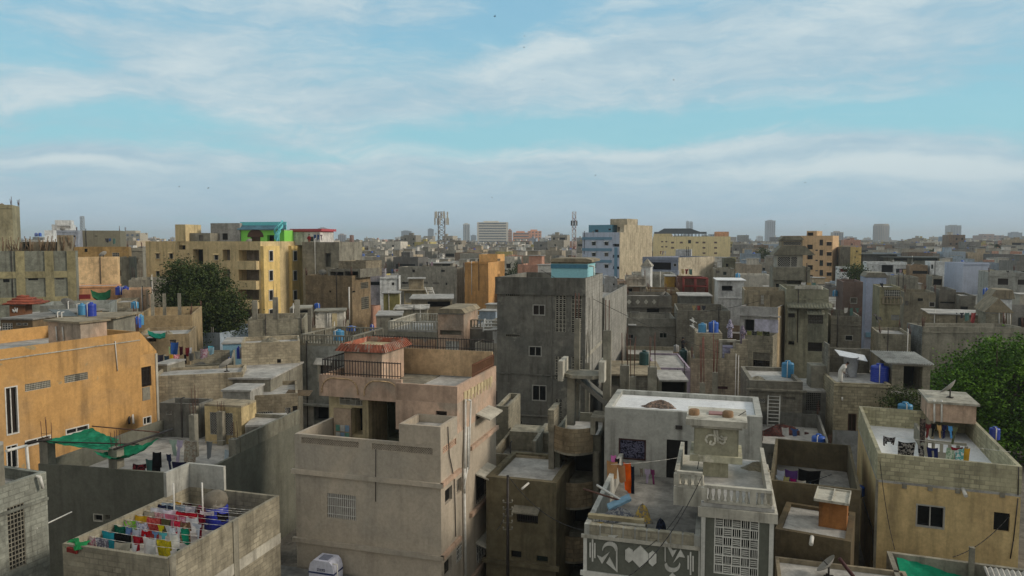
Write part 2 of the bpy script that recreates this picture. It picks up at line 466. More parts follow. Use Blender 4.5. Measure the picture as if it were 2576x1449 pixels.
# ---------------------------------------------------------------- sky, sun, ground
SUN_EL, SUN_AZ = math.radians(26), math.radians(98)    # azimuth clockwise from +Y
wd = bpy.data.worlds.new('World'); S.world = wd; wd.use_nodes = True
t = NT(wd.node_tree); wd.node_tree.nodes.clear()
sky = t.n('ShaderNodeTexSky', sky_type='NISHITA', sun_disc=False); sky.sun_elevation = SUN_EL; sky.sun_rotation = SUN_AZ
sky.air_density = 1.0; sky.dust_density = 1.; sky.ozone_density = 2.
tc = t.n('ShaderNodeTexCoord').outputs['Generated']
nm = t.n('ShaderNodeVectorMath', operation='NORMALIZE'); t.link(tc, nm.inputs[0])
sx = t.n('ShaderNodeSeparateXYZ'); t.link(nm.outputs[0], sx.inputs[0])
azi = t.math('ARCTAN2', sx.outputs[0], sx.outputs[1]); ele = t.math('ARCSINE', sx.outputs[2])
cb = t.n('ShaderNodeCombineXYZ'); t.link(azi, cb.inputs[0]); t.link(ele, cb.inputs[1])
vec = cb.outputs[0]
warp = t.n('ShaderNodeTexNoise'); warp.inputs['Scale'].default_value = 4.; warp.inputs['Detail'].default_value = 5; t.link(vec, warp.inputs['Vector'])
wv = t.n('ShaderNodeVectorMath', operation='MULTIPLY_ADD'); t.link(warp.outputs['Color'], wv.inputs[0]); wv.inputs[1].default_value = (.16, .07, 0); t.link(vec, wv.inputs[2])
wvec = wv.outputs[0]
def blob(u, v, ru, rv, rot, vec_=None):
    """soft elliptical region of the sky, centred at an azimuth and an elevation"""
    a = math.atan((u - CX) / F); e = math.atan((V0 - v) / F * math.cos(a))
    m = t.n('ShaderNodeMapping', vector_type='TEXTURE'); m.inputs['Location'].default_value = (a + .08, e + .035, 0)
    m.inputs['Rotation'].default_value = (0, 0, rot); m.inputs['Scale'].default_value = (ru / F, rv / F, 1); t.link(wvec, m.inputs['Vector'])
    g = t.n('ShaderNodeVectorMath', operation='LENGTH'); t.link(m.outputs[0], g.inputs[0])
    return t.ramp(g.outputs['Value'], 0., 1., 1., 0.)
def total(l, base):
    o = base
    for amp, *q in l:
        o = t.math('ADD', o, t.math('MULTIPLY', blob(*q), amp))
    return o
n_a = t.noise(t.mapping(wvec, (3.2, 9., 1), rot=(0, 0, -.22)), 1.6, 9, .58, .4)
n_b = t.noise(t.mapping(wvec, (5., 26., 1), loc=(3, 1, 0), rot=(0, 0, -.12)), 1.3, 8, .62, .6)
n_c = t.noise(t.mapping(wvec, (14., 60., 1), loc=(5, 2, 0), rot=(0, 0, -.16)), 1.2, 9, .66, .5)
nse = t.math('ADD', t.math('MULTIPLY', t.math('SUBTRACT', n_c, .5), .9), t.math('ADD', t.math('MULTIPLY', t.math('SUBTRACT', n_a, .5), 1.0), t.math('MULTIPLY', t.math('SUBTRACT', n_b, .5), .8)))
clear = [(-.75, 1500, 322, 950, 58, 0.02), (-.5, 2350, 290, 420, 60, 0.03), (-.8, 1300, 60, 360, 80, .26), (-.5, 480, 298, 420, 50, .02), (-.5, 60, 120, 260, 60, -.1), (-.35, 150, 20, 420, 60, 0),
         (-.3, 1150, 350, 300, 30, .05), (-.45, 300, 350, 420, 36, 0), (-.3, 1000, 110, 300, 60, 0), (-.35, 2500, 240, 300, 60, 0)]
thick = [(.6, 560, 190, 700, 150, -.25), (.6, 1350, 190, 800, 90, .2), (.65, 2000, 120, 900, 150, .12), (.6, 1650, 395, 1000, 44, .03), (.6, 2250, 400, 800, 60, -.05), (.6, 250, 408, 300, 30, -.02),
         (.5, 60, 230, 350, 60, .15), (.5, 150, 380, 600, 50, 0), (.9, 1250, 510, 3000, 130, 0), (.3, 1180, 318, 300, 22, .1), (.35, 850, 60, 500, 90, 0)]
dens = total(clear + thick, t.math('ADD', t.math('MULTIPLY', nse, 1.15), .52))
mask = t.ramp(dens, .0, 1.1, .1, .94)
# cloud brightness: bright wisps and greyer undersides
brt = total([(.5, 1380, 150, 420, 40, .2), (.4, 1500, 385, 900, 30, .02), (.85, 2250, 425, 560, 40, -.02), (.75, 250, 412, 240, 18, -.02), (.25, 600, 220, 400, 80, -.3), (.35, 30, 240, 240, 40, .1), (.3, 1950, 90, 500, 60, .2), (.55, 1222, 130, 70, 22, 0), (.3, 1000, 380, 400, 30, 0),
             (-.25, 300, 330, 500, 40, 0), (-.2, 2400, 180, 500, 90, 0)], t.math('ADD', t.math('MULTIPLY', nse, 1.0), .42))
ccol = t.mix(t.ramp(brt, .0, 1.1), lin((166, 196, 212)), lin((210, 224, 228)))
low = t.ramp(ele, 0.0, .105, 1., 0.)
ccol = t.mix(t.math('MULTIPLY', low, .85), ccol, lin((170, 194, 212)))
over = t.math('MAXIMUM', t.ramp(ele, .42, .8), t.ramp(t.math('ABSOLUTE', azi), 1., 1.5))   # unseen neutral overcast overhead and behind, added to whiten the skylight
ccol = t.mix(over, ccol, (.53, .52, .495, 1)); mask = t.math('MAXIMUM', mask, t.math('MULTIPLY', over, .92))
up = t.ramp(ele, .35, 1.2, 0., 1.)
bgs = t.n('ShaderNodeBackground'); t.link(sky.outputs[0], bgs.inputs[0]); bgs.inputs[1].default_value = .1
bgb = t.n('ShaderNodeBackground'); bgb.inputs[1].default_value = 1.
blue = t.mix(t.ramp(ele, .1, .34), lin((152, 214, 226)), lin((138, 194, 222)))
t.link(blue, bgb.inputs[0])
bgc = t.n('ShaderNodeBackground'); bgc.inputs[1].default_value = 1.; t.link(ccol, bgc.inputs[0])
m0 = t.n('ShaderNodeMixShader'); m0.inputs[0].default_value = .86; t.link(bgs.outputs[0], m0.inputs[1]); t.link(bgb.outputs[0], m0.inputs[2])
m1 = t.n('ShaderNodeMixShader'); t.link(mask, m1.inputs[0]); t.link(m0.outputs[0], m1.inputs[1]); t.link(bgc.outputs[0], m1.inputs[2])
wo = t.n('ShaderNodeOutputWorld'); t.link(m1.outputs[0], wo.inputs[0])
sl = bpy.data.lights.new('sun', 'SUN'); sl.energy = 2.1; sl.angle = math.radians(12); sl.color = (1, .89, .75)
so = bpy.data.objects.new('sun', sl); COL.objects.link(so)
sd = Vector((math.sin(SUN_AZ) * math.cos(SUN_EL), math.cos(SUN_AZ) * math.cos(SUN_EL), math.sin(SUN_EL)))
so.rotation_euler = sd.to_track_quat('Z', 'Y').to_euler(); so.location = (60, -40, 60)
S.view_settings.view_transform = 'Standard'; S.view_settings.look = 'None'; S.view_settings.gamma = 1; S.view_settings.exposure = 0
S.cycles.use_denoising = True; S.cycles.max_bounces = 6; S.cycles.diffuse_bounces = 3
S.cycles.use_adaptive_sampling = True; S.cycles.adaptive_threshold = .015
g = MB(); g.poly([(-12000, -3000, 0), (12000, -3000, 0), (12000, 16000, 0), (-12000, 16000, 0)])
structure(g.build('ground', wall('ground_dust', (112, 106, 96), .5, vary=.3, streak=0)))
# ================================================================ foreground houses
W['beige'] = wall('beige_plaster', (182, 170, 152), .36, c2=(168, 160, 146), vary=.08, streak=.7)
W['pinkish'] = wall('pinkish_plaster', (192, 164, 142), .42, c2=(164, 152, 136), vary=.13)
W['orange'] = wall('orange_plaster', (200, 156, 98), .4, c2=(184, 148, 102), pf=.66, patch=(156, 146, 116), vary=.1)
W['yellow'] = wall('yellow_plaster', (204, 180, 130), .4, c2=(190, 164, 118), vary=.12)
W['olive'] = wall('olive_dark_plaster', (110, 110, 98), .35, vary=.12)
W['dirty'] = wall('dirty_dark_plaster', (124, 122, 108), .6, vary=.2)
W['lite'] = wall('light_grey_plaster', (172, 172, 164), .5, vary=.14)
W['trim'] = wall('trim_plaster', (186, 182, 168), .6, vary=.15)
W['red'] = wall('red_roof_tile', (150, 84, 66), .5, vary=.3)
def U(p): return p
# ---- N2: block house with the laundry roof
tile('C0')
H = lh = House('block_house', 'unplastered block house whose walled roof is strung with rows of laundry', (602, 1128), (1622, 1278), z=6.7, back=699 / .2604, mat=wall('laundry_block', (154, 147, 128), .55, block=.7), par=1.15, deck=W['deck'])
m = H.main
yl = m.hit('l', (1905, 550))[0]; xb = H.onF(H.D, (2215, 500)).x
g = MB(); g.box(0, H.D - 1.6, 6.703, .15, H.D, 7.8); g.box(.153, H.D - .15, 6.703, 2.0, H.D - .003, 7.8); H.part(g, 'raised_wall', W['lite'])
g = MB()
for f_ in (.0, .52): g.box(H.W - .003, H.D * f_ + .02 if f_ else .02, 0, H.W + .05, H.D * f_ + .34, 6.74)
H.part(g, 'pillar', CONC)
g = MB(); g.box(H.W + .003, .36, 4.55, H.W + .03, H.D, 5.0); H.part(g, 'tie_beam', W['trim'])
# ---- N3: house with the blank dark wall and the tarp terrace
H = th_ = House('plastered_house', 'dark plastered house with a long blank wall and an open terrace under a green tarp', (369, 358), (1895, 468), z=6.5, d=10.5, mat=W['olive'], par=1.1)
m = H.main
m.w('f', 903, 842, 998, 918, 'frame1', fmat=W['trim']); m.w('f', 1015, 850, 1068, 905, 'diag', n=3, m=3, fmat=CONC)
g = MB(); g.box(H.W - .18, 3.9, 6.503, H.W - .003, H.D, 7.35); H.part(g, 'raised_wall', W['dirty'])
g = MB(); g.box(0.2, H.D - .18, 6.503, H.W - .185, H.D, 7.0); H.part(g, 'raised_wall', CONC)
def column(H, x, y, z0, z1, s=.36, rebar=1.0, mat=None, n=4, name='column'):
    g = MB(); g.box(x - s / 2, y - s / 2, z0, x + s / 2, y + s / 2, z1); c = g.build(name, mat or CONC, H.root)
    if rebar:
        r = MB()
        for i in (-1, 1):
            for j in (-1, 1):
                k = R.uniform(.7, 1.1)
                r.tube((x + i * s * .3, y + j * s * .3, z1), (x + i * s * .3 + R.uniform(-.06, .06), y + j * s * .3, z1 + rebar * k), .014, 4)
        for k in (.15, .35): r.path([(x - s * .3, y - s * .3, z1 + k), (x + s * .3, y - s * .3, z1 + k), (x + s * .3, y + s * .3, z1 + k)], .01, 4)
        r.build('rebar', STEEL, c)
    return c
column(H, .3, .3, 5.4, 7.7, .5, 1.2); column(H, H.onF(.22, (1115, 300)).x, .28, 6.503, 7.55, .5, 1.1)
column(H, H.W - .25, 3.7, 5.4, 7.32, .42, .9); column(H, H.onF(6.0, (1870, 0)).x, 6.0, 5.4, 7.9, .36, .9); column(H, 4.9, 8.6, 5.4, 7.5, .4, .7)
column(H, 2.4, 9.6, 5.4, 7.5, .4, 1.3)
# ---- N4: the big orange house
tile('B0')
th = -math.radians(24); ex = Vector((math.cos(th), math.sin(th), 0)); B = Vector((-30.2, 36.8, 0)); A = B - ex * 9
H = oh = House('orange_house', 'large orange plastered house with a long side wall of narrow vents at the left edge', A=A, B=B, z=11.95, d=12.95, mat=W['orange'], par=.85, deck=W['deck'])
m = H.main
m.w('r', 52, 640, 178, 1108, 'frame', fmat=PIPE); m.w('r', 240, 600, 490, 672, 'jali', n=16, m=4, fmat=W['trim'], name='vent')
m.w('r', 622, 520, 850, 592, 'jali', n=16, m=4, fmat=W['trim'], name='vent')
m.w('r', 240, 1135, 492, 1200, 'frame', fmat=PIPE); m.w('r', 632, 1030, 860, 1090, 'frame', fmat=PIPE); m.w('r', 60, 1205, 175, 1440, 'frame', fmat=PIPE)
m.ledge('r', 11.35, .06, .06, mat=W['trim'])
m.pipe('r', [(1106, 205), (1130, 492)], .03, .06)
b2 = H.block(3.0, 9.0, 12.953, 14.25, 0, 10.35, W['orange'], par=0, name='rear_wall', rname='rear_roof', deck=W['orange'])
b2.w('r', 1348, 452, 1462, 645, 'grille', fmat=PIPE, n=7); b2.w('r', 1355, 935, 1462, 1012, 'frame', fmat=PIPE)
g = MB(); g.prism([(8.85, 12.956, 10.473), (8.85, 14.25, 10.473), (8.85, 12.956, 11.95)], (.147, 0, 0)); H.part(g, 'sloped_coping', W['orange'])
g = MB(); g.box(8.997, 14.12, 5, 9.06, 14.28, 10.3); H.part(g, 'corner_strip', W['trim'])
g = MB(); g.obox(b2.P('r', *b2.hit('r', (1372, 655)), .003), (0, .6, 0), (.03, 0, 0), (0, 0, -.9)); H.part(g, 'plaster_patch', CONC)
p = H.onF(9.2, (470, 200)); q = H.onF(9.2, (760, 180))
sb = H.block(p.x, q.x + .2, 9.2, 11.0, 11.1, 12.85, W['pink'], par=-.18, name='stair_head', rname='stair_head_roof', deck=W['concw'])
sb.pipe('f', [(548, 60), (560, 200)], .04, .06); sb.pipe('f', [(612, 65), (625, 200)], .04, .06)
# ---- N1: grey block house in the corner
th = -math.radians(20); ex = Vector((math.cos(th), math.sin(th), 0)); B = Vector((-20.85, 23.4, 0)); A = B - ex * 5
tile('C0')
H = House('grey_block_house', 'rough grey block house with a tall pierced vent screen, cut by the bottom left corner', A=A, B=B, z=8.7, d=5.96, mat=W['blockg'] if 'blockg' in W else wall('rough_grey_block', (134, 136, 126), .6, block=.6, vary=.3), par=.45, pt=.2)
m = H.main
m.w('r', 78, 755, 246, 1370, 'jali', n=5, m=14, fmat=CONC, name='vent_screen', rd=.22)
b2 = H.block(2.2, 4.99, 0.3, 4.3, 8.3, 10.25, W['conc'], par=0, name='upper_wall', rname='upper_roof')
m.ledge('r', 7.55, .12, .08)
g = MB(); q0 = H.loc(atY(U((60, 235)), 27.9)); q1 = H.loc(atY((255, 185), 29.5)); g.path([q0, q1, q1 + Vector((.1, 0, -1.7))], .06, 6); H.part(g, 'pipe', PIPE)
g = MB(); q0 = m.P('r', *m.hit('r', (352, 480)), .05); g.path([q0 + Vector((-.2, 0, 0)), q0 + Vector((.15, 0, 0)), q0 + Vector((.15, .1, -.5))], .06, 6); H.part(g, 'drain_pipe', PIPE)
g = MB(); q0 = m.P('r', *m.hit('r', (352, 985)), .0); g.tube(q0, H.loc(atY((692, 824), 31.)), .03, 5); H.part(g, 'pole', PIPE)
# ---- N5: beige house in the middle
tile('C1')
H = bh = House('beige_house', 'three storey beige pink house with arched balcony panels in the foreground', (534, 420), (1940, 562), z=7.4, back=1248.0 / .2604 - 603.8 / .2604, mat=W['beige'], par=.0)
H.blocks.clear(); Wd, D = H.W, H.D
m = H.main = H.block(0, Wd, 0, D, 0, 9.12, W['beige'], par=1.62, pt=.16, deck=W['deckd'])
tile('B1')
y1, zu = m.hit('r', (2097, 632)); yr, zr = m.hit('r', (2470, 456)); print('beige', Wd, D, y1, zu, yr, zr)
zu = (zu + zr) / 2
# right hand rear storey and the wall beside the terrace
up = H.block(Wd - 3.1, Wd + .003, y1, D, 9.123, zu, W['pinkish'], par=0, name='upper_wall', rname='upper_roof', deck=W['deck']); x_ = Wd - 3.1; up.b = (*up.b[:5], 10.53)
g = MB(); g.box(x_, y1 - .002, 10.532, Wd + .004, y1 + .15, zu); g.box(Wd - .15, y1 + .151, 10.532, Wd + .005, D, zu); H.part(g, 'upper_parapet', W['pinkish'])
xb, zb = m.hit('f', (1535, 1008)); xb2, zb2 = m.hit('f', (1930, 1028)); print('box', xb, zb, zb2)
bx = H.block(xb, Wd + .002, -.003, y1 - .003, 9.123, (zb + zb2) / 2, W['beige'], par=.35, pt=.14, name='tank_wall', rname='tank_roof')
tile('C1')
m.w('f', 842, 655, 1120, 893, 'grille', mat=wall('net_curtain', (150, 144, 136), .6), n=15, bars=PIPE)
for z in (7.28, 4.05):
    m.ledge('f', z, .2, .14, mat=W['beige']); m.ledge('r', z, .2, .14, a0=-.137, a1=y1 + .2, mat=W['pinkish'])  # right-hand ledges and lattice: sunlit tone put into a pinker plaster
m.ledge('r', 7.9, .2, .16, a0=y1 + 1.6, mat=W['pinkish']); m.ledge('r', 4.6, .2, .16, a0=y1 + 1.6, mat=W['pinkish']); m.ledge('r', 1.4, .2, .16, a0=y1 + 1.6, mat=W['pinkish'])
tile('B1')
LB = plain('lattice_shade', (78, 70, 58))  # shade in the recess behind the lattice, put into a darker wall colour
for xa_, xb_ in ((590, 1150), (1270, 1862)): m.wm('f', m.hit('f', (xa_, 1130))[0], m.hit('f', (xb_, 1180))[0], 8.68, 9.0, 'diag', n=26, m=3, bw=.2, fmat=W['beige'], mat=LB, name='lattice', rd=.1)
m.wm('r', .25, y1 - .15, 8.68, 9.0, 'diag', n=9, m=3, bw=.2, fmat=W['pinkish'], mat=LB, name='lattice', rd=.1)
up.w('r', 2285, 885, 2398, 1060, 'grille', n=7, shade=.75, smat=W['trim']); up.w('f', 1890, 880, 1998, 955, 'pane')
up.pipe('r', [(2160, 765), (2160, 1440)], .05, .09); up.pipe('r', [(2163, 770), (2192, 775), (2170, 1440)], .045, .2)
tile('C1')
m.w('r', 2280, 420, 2385, 700, 'grille', n=6, shade=.7, smat=W['trim']); m.w('r', 2285, 1080, 2375, 1290, 'grille', n=6, shade=.8, smat=W['trim'], bars=PIPE)
m.w('r', 1980, 590, 2050, 730, 'pane'); m.w('r', 2092, 500, 2140, 640, 'pane'); m.w('r', 1972, 1275, 2045, 1430, 'pane'); m.w('r', 2090, 1150, 2145, 1300, 'grille', n=4, bars=PIPE)
m.pipe('r', [(2160, 0), (2148, 400), (2148, 640), (2160, 1440)], .07, .1); m.pipe('r', [(2175, 0), (2168, 390), (2130, 600)], .05, .16)
m.pipe('r', [(1998, 0), (2010, 260), (2062, 520), (2075, 1060)], .025, .05, DSTEEL, 'cable')
m.pipe('f', [(1316, 215), (1314, 720)], .018, .05, DSTEEL, 'cable')
tile('B1')
# cornice ornament in pale plaster squares near the top of the side wall
g = MB(); a0, z0_ = up.hit('r', (2160, 720)); a1, z1_ = up.hit('r', (2440, 580))
for i in range(9):
    a = a0 + (a1 - a0) * i / 9; z = zu - .75 - .03 * (i % 2)
    g.box(Wd + .004, a, z, Wd + .04, a + (a1 - a0) / 9 * .75, z + .34); g.box(Wd + .0045, a, z - .2, Wd + .03, a + (a1 - a0) / 9 * .4, z - .01)
H.part(g, 'plaster_ornament', W['cream'])
# left part: recessed rooms under a projecting panelled balcony
yl = m.hit('l', (880, 935))[0]; print('room y', yl)
yf = yl
xa = H.onF(yf, (860, 800)).x; xm = H.onF(yf, (1228, 800)).x; xe = Wd - 3.1
zt = H.onF(yf - .5, (850, 535)).z; zt2 = H.onF(yf - .5, (1745, 572)).z; zlo = H.onF(yf - .5, (1000, 716)).z; print('fascia', xa, xm, xe, zt, zt2, zlo)
zt = (zt + zt2) / 2
rm = H.block(xa, xm, yf, D - .004, 7.5, zlo, W['cream'], par=0, name='room_wall', rname='room_ceiling_slab', deck=CONC)
rm.w('f', 962, 720, 1222, 825, 'weave', n=5, m=2, fmat=W['trim']); rm.w('f', 1080, 850, 1218, 1110, 'door', rd=.9)
rm2 = H.block(xm + .003, xe - .003, yf + 2.2, D - .006, 7.5, zlo, wall('pale_green_plaster', (150, 156, 132), .4), par=0, name='recess_wall', rname='recess_slab', deck=CONC)
rm2.w('f', 1310, 775, 1595, 1135, 'door', rd=1.2, mat=DARK); rm2.w('f', 1630, 855, 1790, 1120, 'door', mat=plain('brown_door', (78, 44, 34)), rd=.1)
g = MB(); g.box(xa - .12, yf - .5, zlo + .02, xe - .1, D - .01, zlo + .2); H.part(g, 'balcony_slab', CONC)
g = MB(); g.box(xa - .15, yf - .65, zlo - .12, xm, yf - .5, zt); g.box(xm + .002, yf - .75, zlo - .16, xe + .1, yf - .6, zt); g.box(xa - .153, yf - .503, zlo - .1, xa - .02, D - .5, zt); H.part(g, 'balcony_parapet', W['pinkish'])
for (x0, x1, yy) in ((xa, xm - .15, yf - .65), (xm + .25, xe - .05, yf - .75)):   # arch outlines in raised plaster
    g = MB(); z0_, z1_ = zlo + .05, zt - .12; r_ = (z1_ - z0_) * .8; pts = []
    for i in range(7): q = math.pi / 2 * i / 6; pts.append((x1 - r_ + r_ * math.sin(q), yy - .02, z1_ - r_ + r_ * math.cos(q)))
    lp = [(x0 + r_ - r_ * math.sin(math.pi / 2 * i / 6), yy - .02, z1_ - r_ + r_ * math.cos(math.pi / 2 * i / 6)) for i in range(7)]
    g.path([(x0, yy - .02, z0_)] + lp[::-1] + pts + [(x1, yy - .02, z0_)], .035, 5); H.part(g, 'arch_moulding', W['tan'])
g = MB(); g.box(xm - .2, yf - .12, 7.5, xm + .12, yf + .25, zlo); H.part(g, 'column', W['cream'])
H.rail([(xa, yf - .55, zt), (xe, yf - .6, zt)], .75, .15, .02); H.rail([(xa, yf - .55, zt), (xa, D - .2, zt)], .75, .15, .02)
H.rail([(xa + .1, D - .1, zt + .7), (Wd - .1, D - .1, zt + .7)], .6, .15, .018)
g = MB(); g.box(xa, D - .2, zlo + .22, Wd - .155, D - .05, zt + .7); H.part(g, 'rear_wall', W['tan'])
H.rail([(Wd - .1, D - 3.5, zu), (Wd - .1, D - .1, zu)], .6, .13, .02, plain('rust_rail', (110, 70, 44)))
# ornate door panel leaning open
g = MB(); p0 = H.onF(yf - .15, (912, 1110)); p1 = H.onF(yf - .15, (1075, 860))
g.box(p0.x, yf - .2, 7.55, p1.x, yf - .12, p1.z); dr = H.part(g, 'door', wall('worn_door', (170, 150, 128), .5))
for i in range(3):
    for j in range(3):
        x = p0.x + (p1.x - p0.x) * (.12 + .27 * i); z = 7.75 + .38 * j
        c = ((120, 150, 176), (96, 150, 134), (186, 186, 180))[(i + 2 * j) % 3]; q = MB(); q.box(x, yf - .215, z, x + (p1.x - p0.x) * .23, yf - .203, z + .32); q.build('glass_panel', plain('door_glass%d' % c[0], c, .3), dr)
# red-hipped stair head
tile('B1')
ys = yf + 1.0
p0 = H.onF(ys, (1010, 500)); p1 = H.onF(ys, (1372, 500)); ptop = H.onF(ys, (1200, 325))
sh = H.block(p0.x, p1.x, ys, ys + 2.6, zlo + .22, ptop.z, W['pinkish'], par=0, name='stair_head', rname='stair_head_roof', deck=CONC)
x0, x1, y0, y1s = p0.x, p1.x, ys, ys + 2.6; zr_ = ptop.z + .13; hh = .36; o = .34; i_ = .1
g = MB()
lo = [(x0 - o, y0 - o), (x1 + o, y0 - o), (x1 + o, y1s + o), (x0 - o, y1s + o)]; hi = [(x0 - i_, y0 - i_), (x1 + i_, y0 - i_), (x1 + i_, y1s + i_), (x0 - i_, y1s + i_)]
for k in range(4):
    q = (k + 1) % 4; g.poly([(*lo[k], zr_), (*lo[q], zr_), (*hi[q], zr_ + hh), (*hi[k], zr_ + hh)]); g.poly([(*hi[k], zr_ + hh), (*hi[q], zr_ + hh), (*hi[q], zr_), (*hi[k], zr_)])
g.poly([(*p, zr_) for p in lo])
hr = H.part(g, 'tiled_skirt_roof', wall('red_tile_skirt', (164, 100, 80), .6, patch=(166, 152, 138), pf=.5, vary=.3))
g = MB()
for k in range(3):
    a, b = Vector((*lo[k], zr_)), Vector((*lo[(k + 1) % 4], zr_)); c, d = Vector((*hi[k], zr_ + hh)), Vector((*hi[(k + 1) % 4], zr_ + hh)); n = int((b - a).length / .2)
    for i in range(n + 1): f_ = i / n; g.tube(a.lerp(b, f_) + Vector((0, 0, .02)), c.lerp(d, f_) + Vector((0, 0, .02)), .035, 4)
g.build('tile_roll', MC['red_tile_skirt'], hr)
g = MB(); g.box(x0 - .02, y0 - .02, zr_ + .1, x1 + .02, y1s + .02, zr_ + hh - .25); H.part(g, 'stair_head_slab', W['cream'])
# ---- N6: relief house
tile('C2')
H = rh = House('relief_house', 'grey house with white relief emblems on its terrace parapet and a carved tank tower', (1008, 940), (2130, 1062), z=7.6, d=9.6, mat=W['lite'], par=1.0, pt=.2, deck=W['deckd'])
m = H.main; Wd = H.W; D = H.D; print('relief', Wd, D, H.th)
rp = wall('relief_panel', (104, 106, 96), .25, vary=.1); wt = wall('white_relief', (204, 203, 194), .35, vary=.08)
m.ledge('f', 7.12, .12, .1, mat=W['trim'])
zb_ = m.hit('f', (1100, 1395))[1]; m.panel('f', 0, 0, 0, 0, rp, .02, m=(.12, Wd - .06, zb_, 7.1))
m.ledge('f', zb_ - .16, .16, .12, mat=wt)
g = MB(); g.box(-.02, -.06, 0, .11, -.004, 7.11); H.part(g, 'pilaster', wt); g = MB(); g.box(Wd - .055, -.06, 0, Wd - .003, -.004, 7.11); H.part(g, 'pilaster', wt)
def relief(shapes, name='relief_emblem'):
    g = MB()
    for pts in shapes:
        q = [m.P('f', *m.hit('f', p), .021) for p in pts]; g.prism(q, (0, -.05, 0))
    H.part(g, name, wt)
def rect_(x0, y0, x1, y1): return [(x0, y0), (x1, y0 + (x1 - x0) * .11), (x1, y1 + (x1 - x0) * .11), (x0, y1)]
relief([rect_(1060, 1115, 1074, 1255), rect_(1083, 1080, 1097, 1295), rect_(1105, 1120, 1118, 1262)], 'relief_bar')
relief([rect_(2005, 1240, 2019, 1370), rect_(2028, 1205, 2042, 1425), rect_(2052, 1245, 2066, 1390)], 'relief_bar')
cr = [(1258 + 74 * math.cos(q), 1180 - 76 * math.sin(q)) for q in [math.pi * i / 10 for i in range(11)]]
relief([cr + [(1248 + 60 * math.cos(q), 1196 - 54 * math.sin(q)) for q in [math.pi * i / 10 for i in range(10, -1, -1)]], [(1240, 1045), (1335, 1045), (1258, 1098)], [(1135, 1240), (1180, 1260), (1254, 1205), (1182, 1318)], [(1222, 1310), (1254, 1255), (1330, 1400)], [(1316, 1180), (1330, 1182), (1330, 1400), (1316, 1370)]])
relief([[(1405, 1185), (1440, 1163), (1478, 1190), (1478, 1280), (1440, 1308), (1405, 1275)], [(1478, 1205), (1552, 1143), (1628, 1225), (1628, 1290), (1552, 1362), (1478, 1285)], [(1632, 1220), (1668, 1195), (1705, 1228), (1705, 1310), (1668, 1342), (1632, 1310)]])
cr2 = [(1860 - 76 * math.cos(q), 1325 + 76 * math.sin(q)) for q in [math.pi * i / 10 for i in range(11)]]
relief([cr2 + [(1866 + 60 * math.cos(q), 1308 + 54 * math.sin(q)) for q in [math.pi * i / 10 for i in range(11)]], [(1784, 1095), (1800, 1100), (1862, 1190), (1900, 1185), (1862, 1255)], [(1868, 1308), (1938, 1178), (1980, 1258), (1925, 1250)], [(1784, 1095), (1796, 1110), (1796, 1300), (1784, 1290)], [(1860, 1405), (1895, 1445), (1825, 1440)]])
m.w('f', 1060, 1405, 1700, 1449, 'grille', n=26, bars=wt)
# coping blocks
g = MB(); x = 0.2
while x < Wd - .4: g.box(x, -.03, 7.245, x + .36, .22, 7.62); x += .42
H.part(g, 'coping_block', W['block'])
# white room at the rear
tile('B2')
ya = D - .27
pa = H.onF(ya, (1205, 842)); pb = H.onF(ya, (2655, 940)); print('room', pa, pb)
room = H.block(pa.x, pa.x + 7.35, ya, ya + 4.6, 0, pa.z, W['lite'], par=.22, pt=.3, deck=W['deckw'], name='room_wall', rname='room_roof')
bn = plain('maroon_frame', (52, 26, 28), .4)
room.w('f', 1340, 1150, 1603, 1350, 'frame', fmat=bn, mat=fabric('lace_curtain', (92, 92, 112), (30, 30, 44), 14), rd=.06)
room.w('f', 1800, 1160, 2003, 1640, 'door', rd=.06)
g = MB(); q = room.P('f', *room.hit('f', (1922, 1036)), .003); g.box(q.x - .16, q.y - .06, q.z - .09, q.x + .16, q.y, q.z + .09); H.part(g, 'wall_lamp', DSTEEL)
# stair tower
tile('C2')
x0 = Wd + .003; tf = -.12; x1 = H.onF(tf, (2850, 700)).x; zt = 9.0
tw = H.block(x0, x1, tf, 5.6, 0, 8.75, rp, par=0, name='tower_wall', rname='tower_roof', deck=W['deck']); print('tower', x0, x1, H.onF(tf, (2150, 640)).z)
tw.w('f', 2262, 800, 2695, 1440, 'weave', n=5, m=7, fmat=wt)
g = MB(); g.box(x0 + .02, tf - .06, 0, x0 + .16, tf - .003, 8.4); H.part(g, 'pilaster', wt); g = MB(); g.box(x1 - .16, tf - .06, 0, x1 - .02, tf - .003, 8.4); H.part(g, 'pilaster', wt)
tw.ledge('f', 8.4, .34, .1, mat=W['trim']); tw.ledge('r', 8.4, .34, .1, mat=W['trim'])
yb = 4.4; xl = H.onF(1.2, (1870, 560)).x
g = MB(); g.box(xl, 1.25, 8.2, x0, 5.597, 8.872); H.part(g, 'balcony_slab', W['trim'])
H.bal([(x0 + .1, tf + .1, 8.88), (x1 - .1, tf + .1, 8.88)], .62, .2, .06, W['trim']); H.bal([(xl + .1, 1.35, 8.88), (x0, 1.35, 8.88)], .6, .2, .06, W['trim'])
g = MB(); g.box(x1 - .25, tf + .2, 8.872, x1 - .1, 5.5, 9.45); g.box(xl + .02, 1.5, 8.875, xl + .17, 5.5, 9.45); H.part(g, 'parapet', W['trim'])
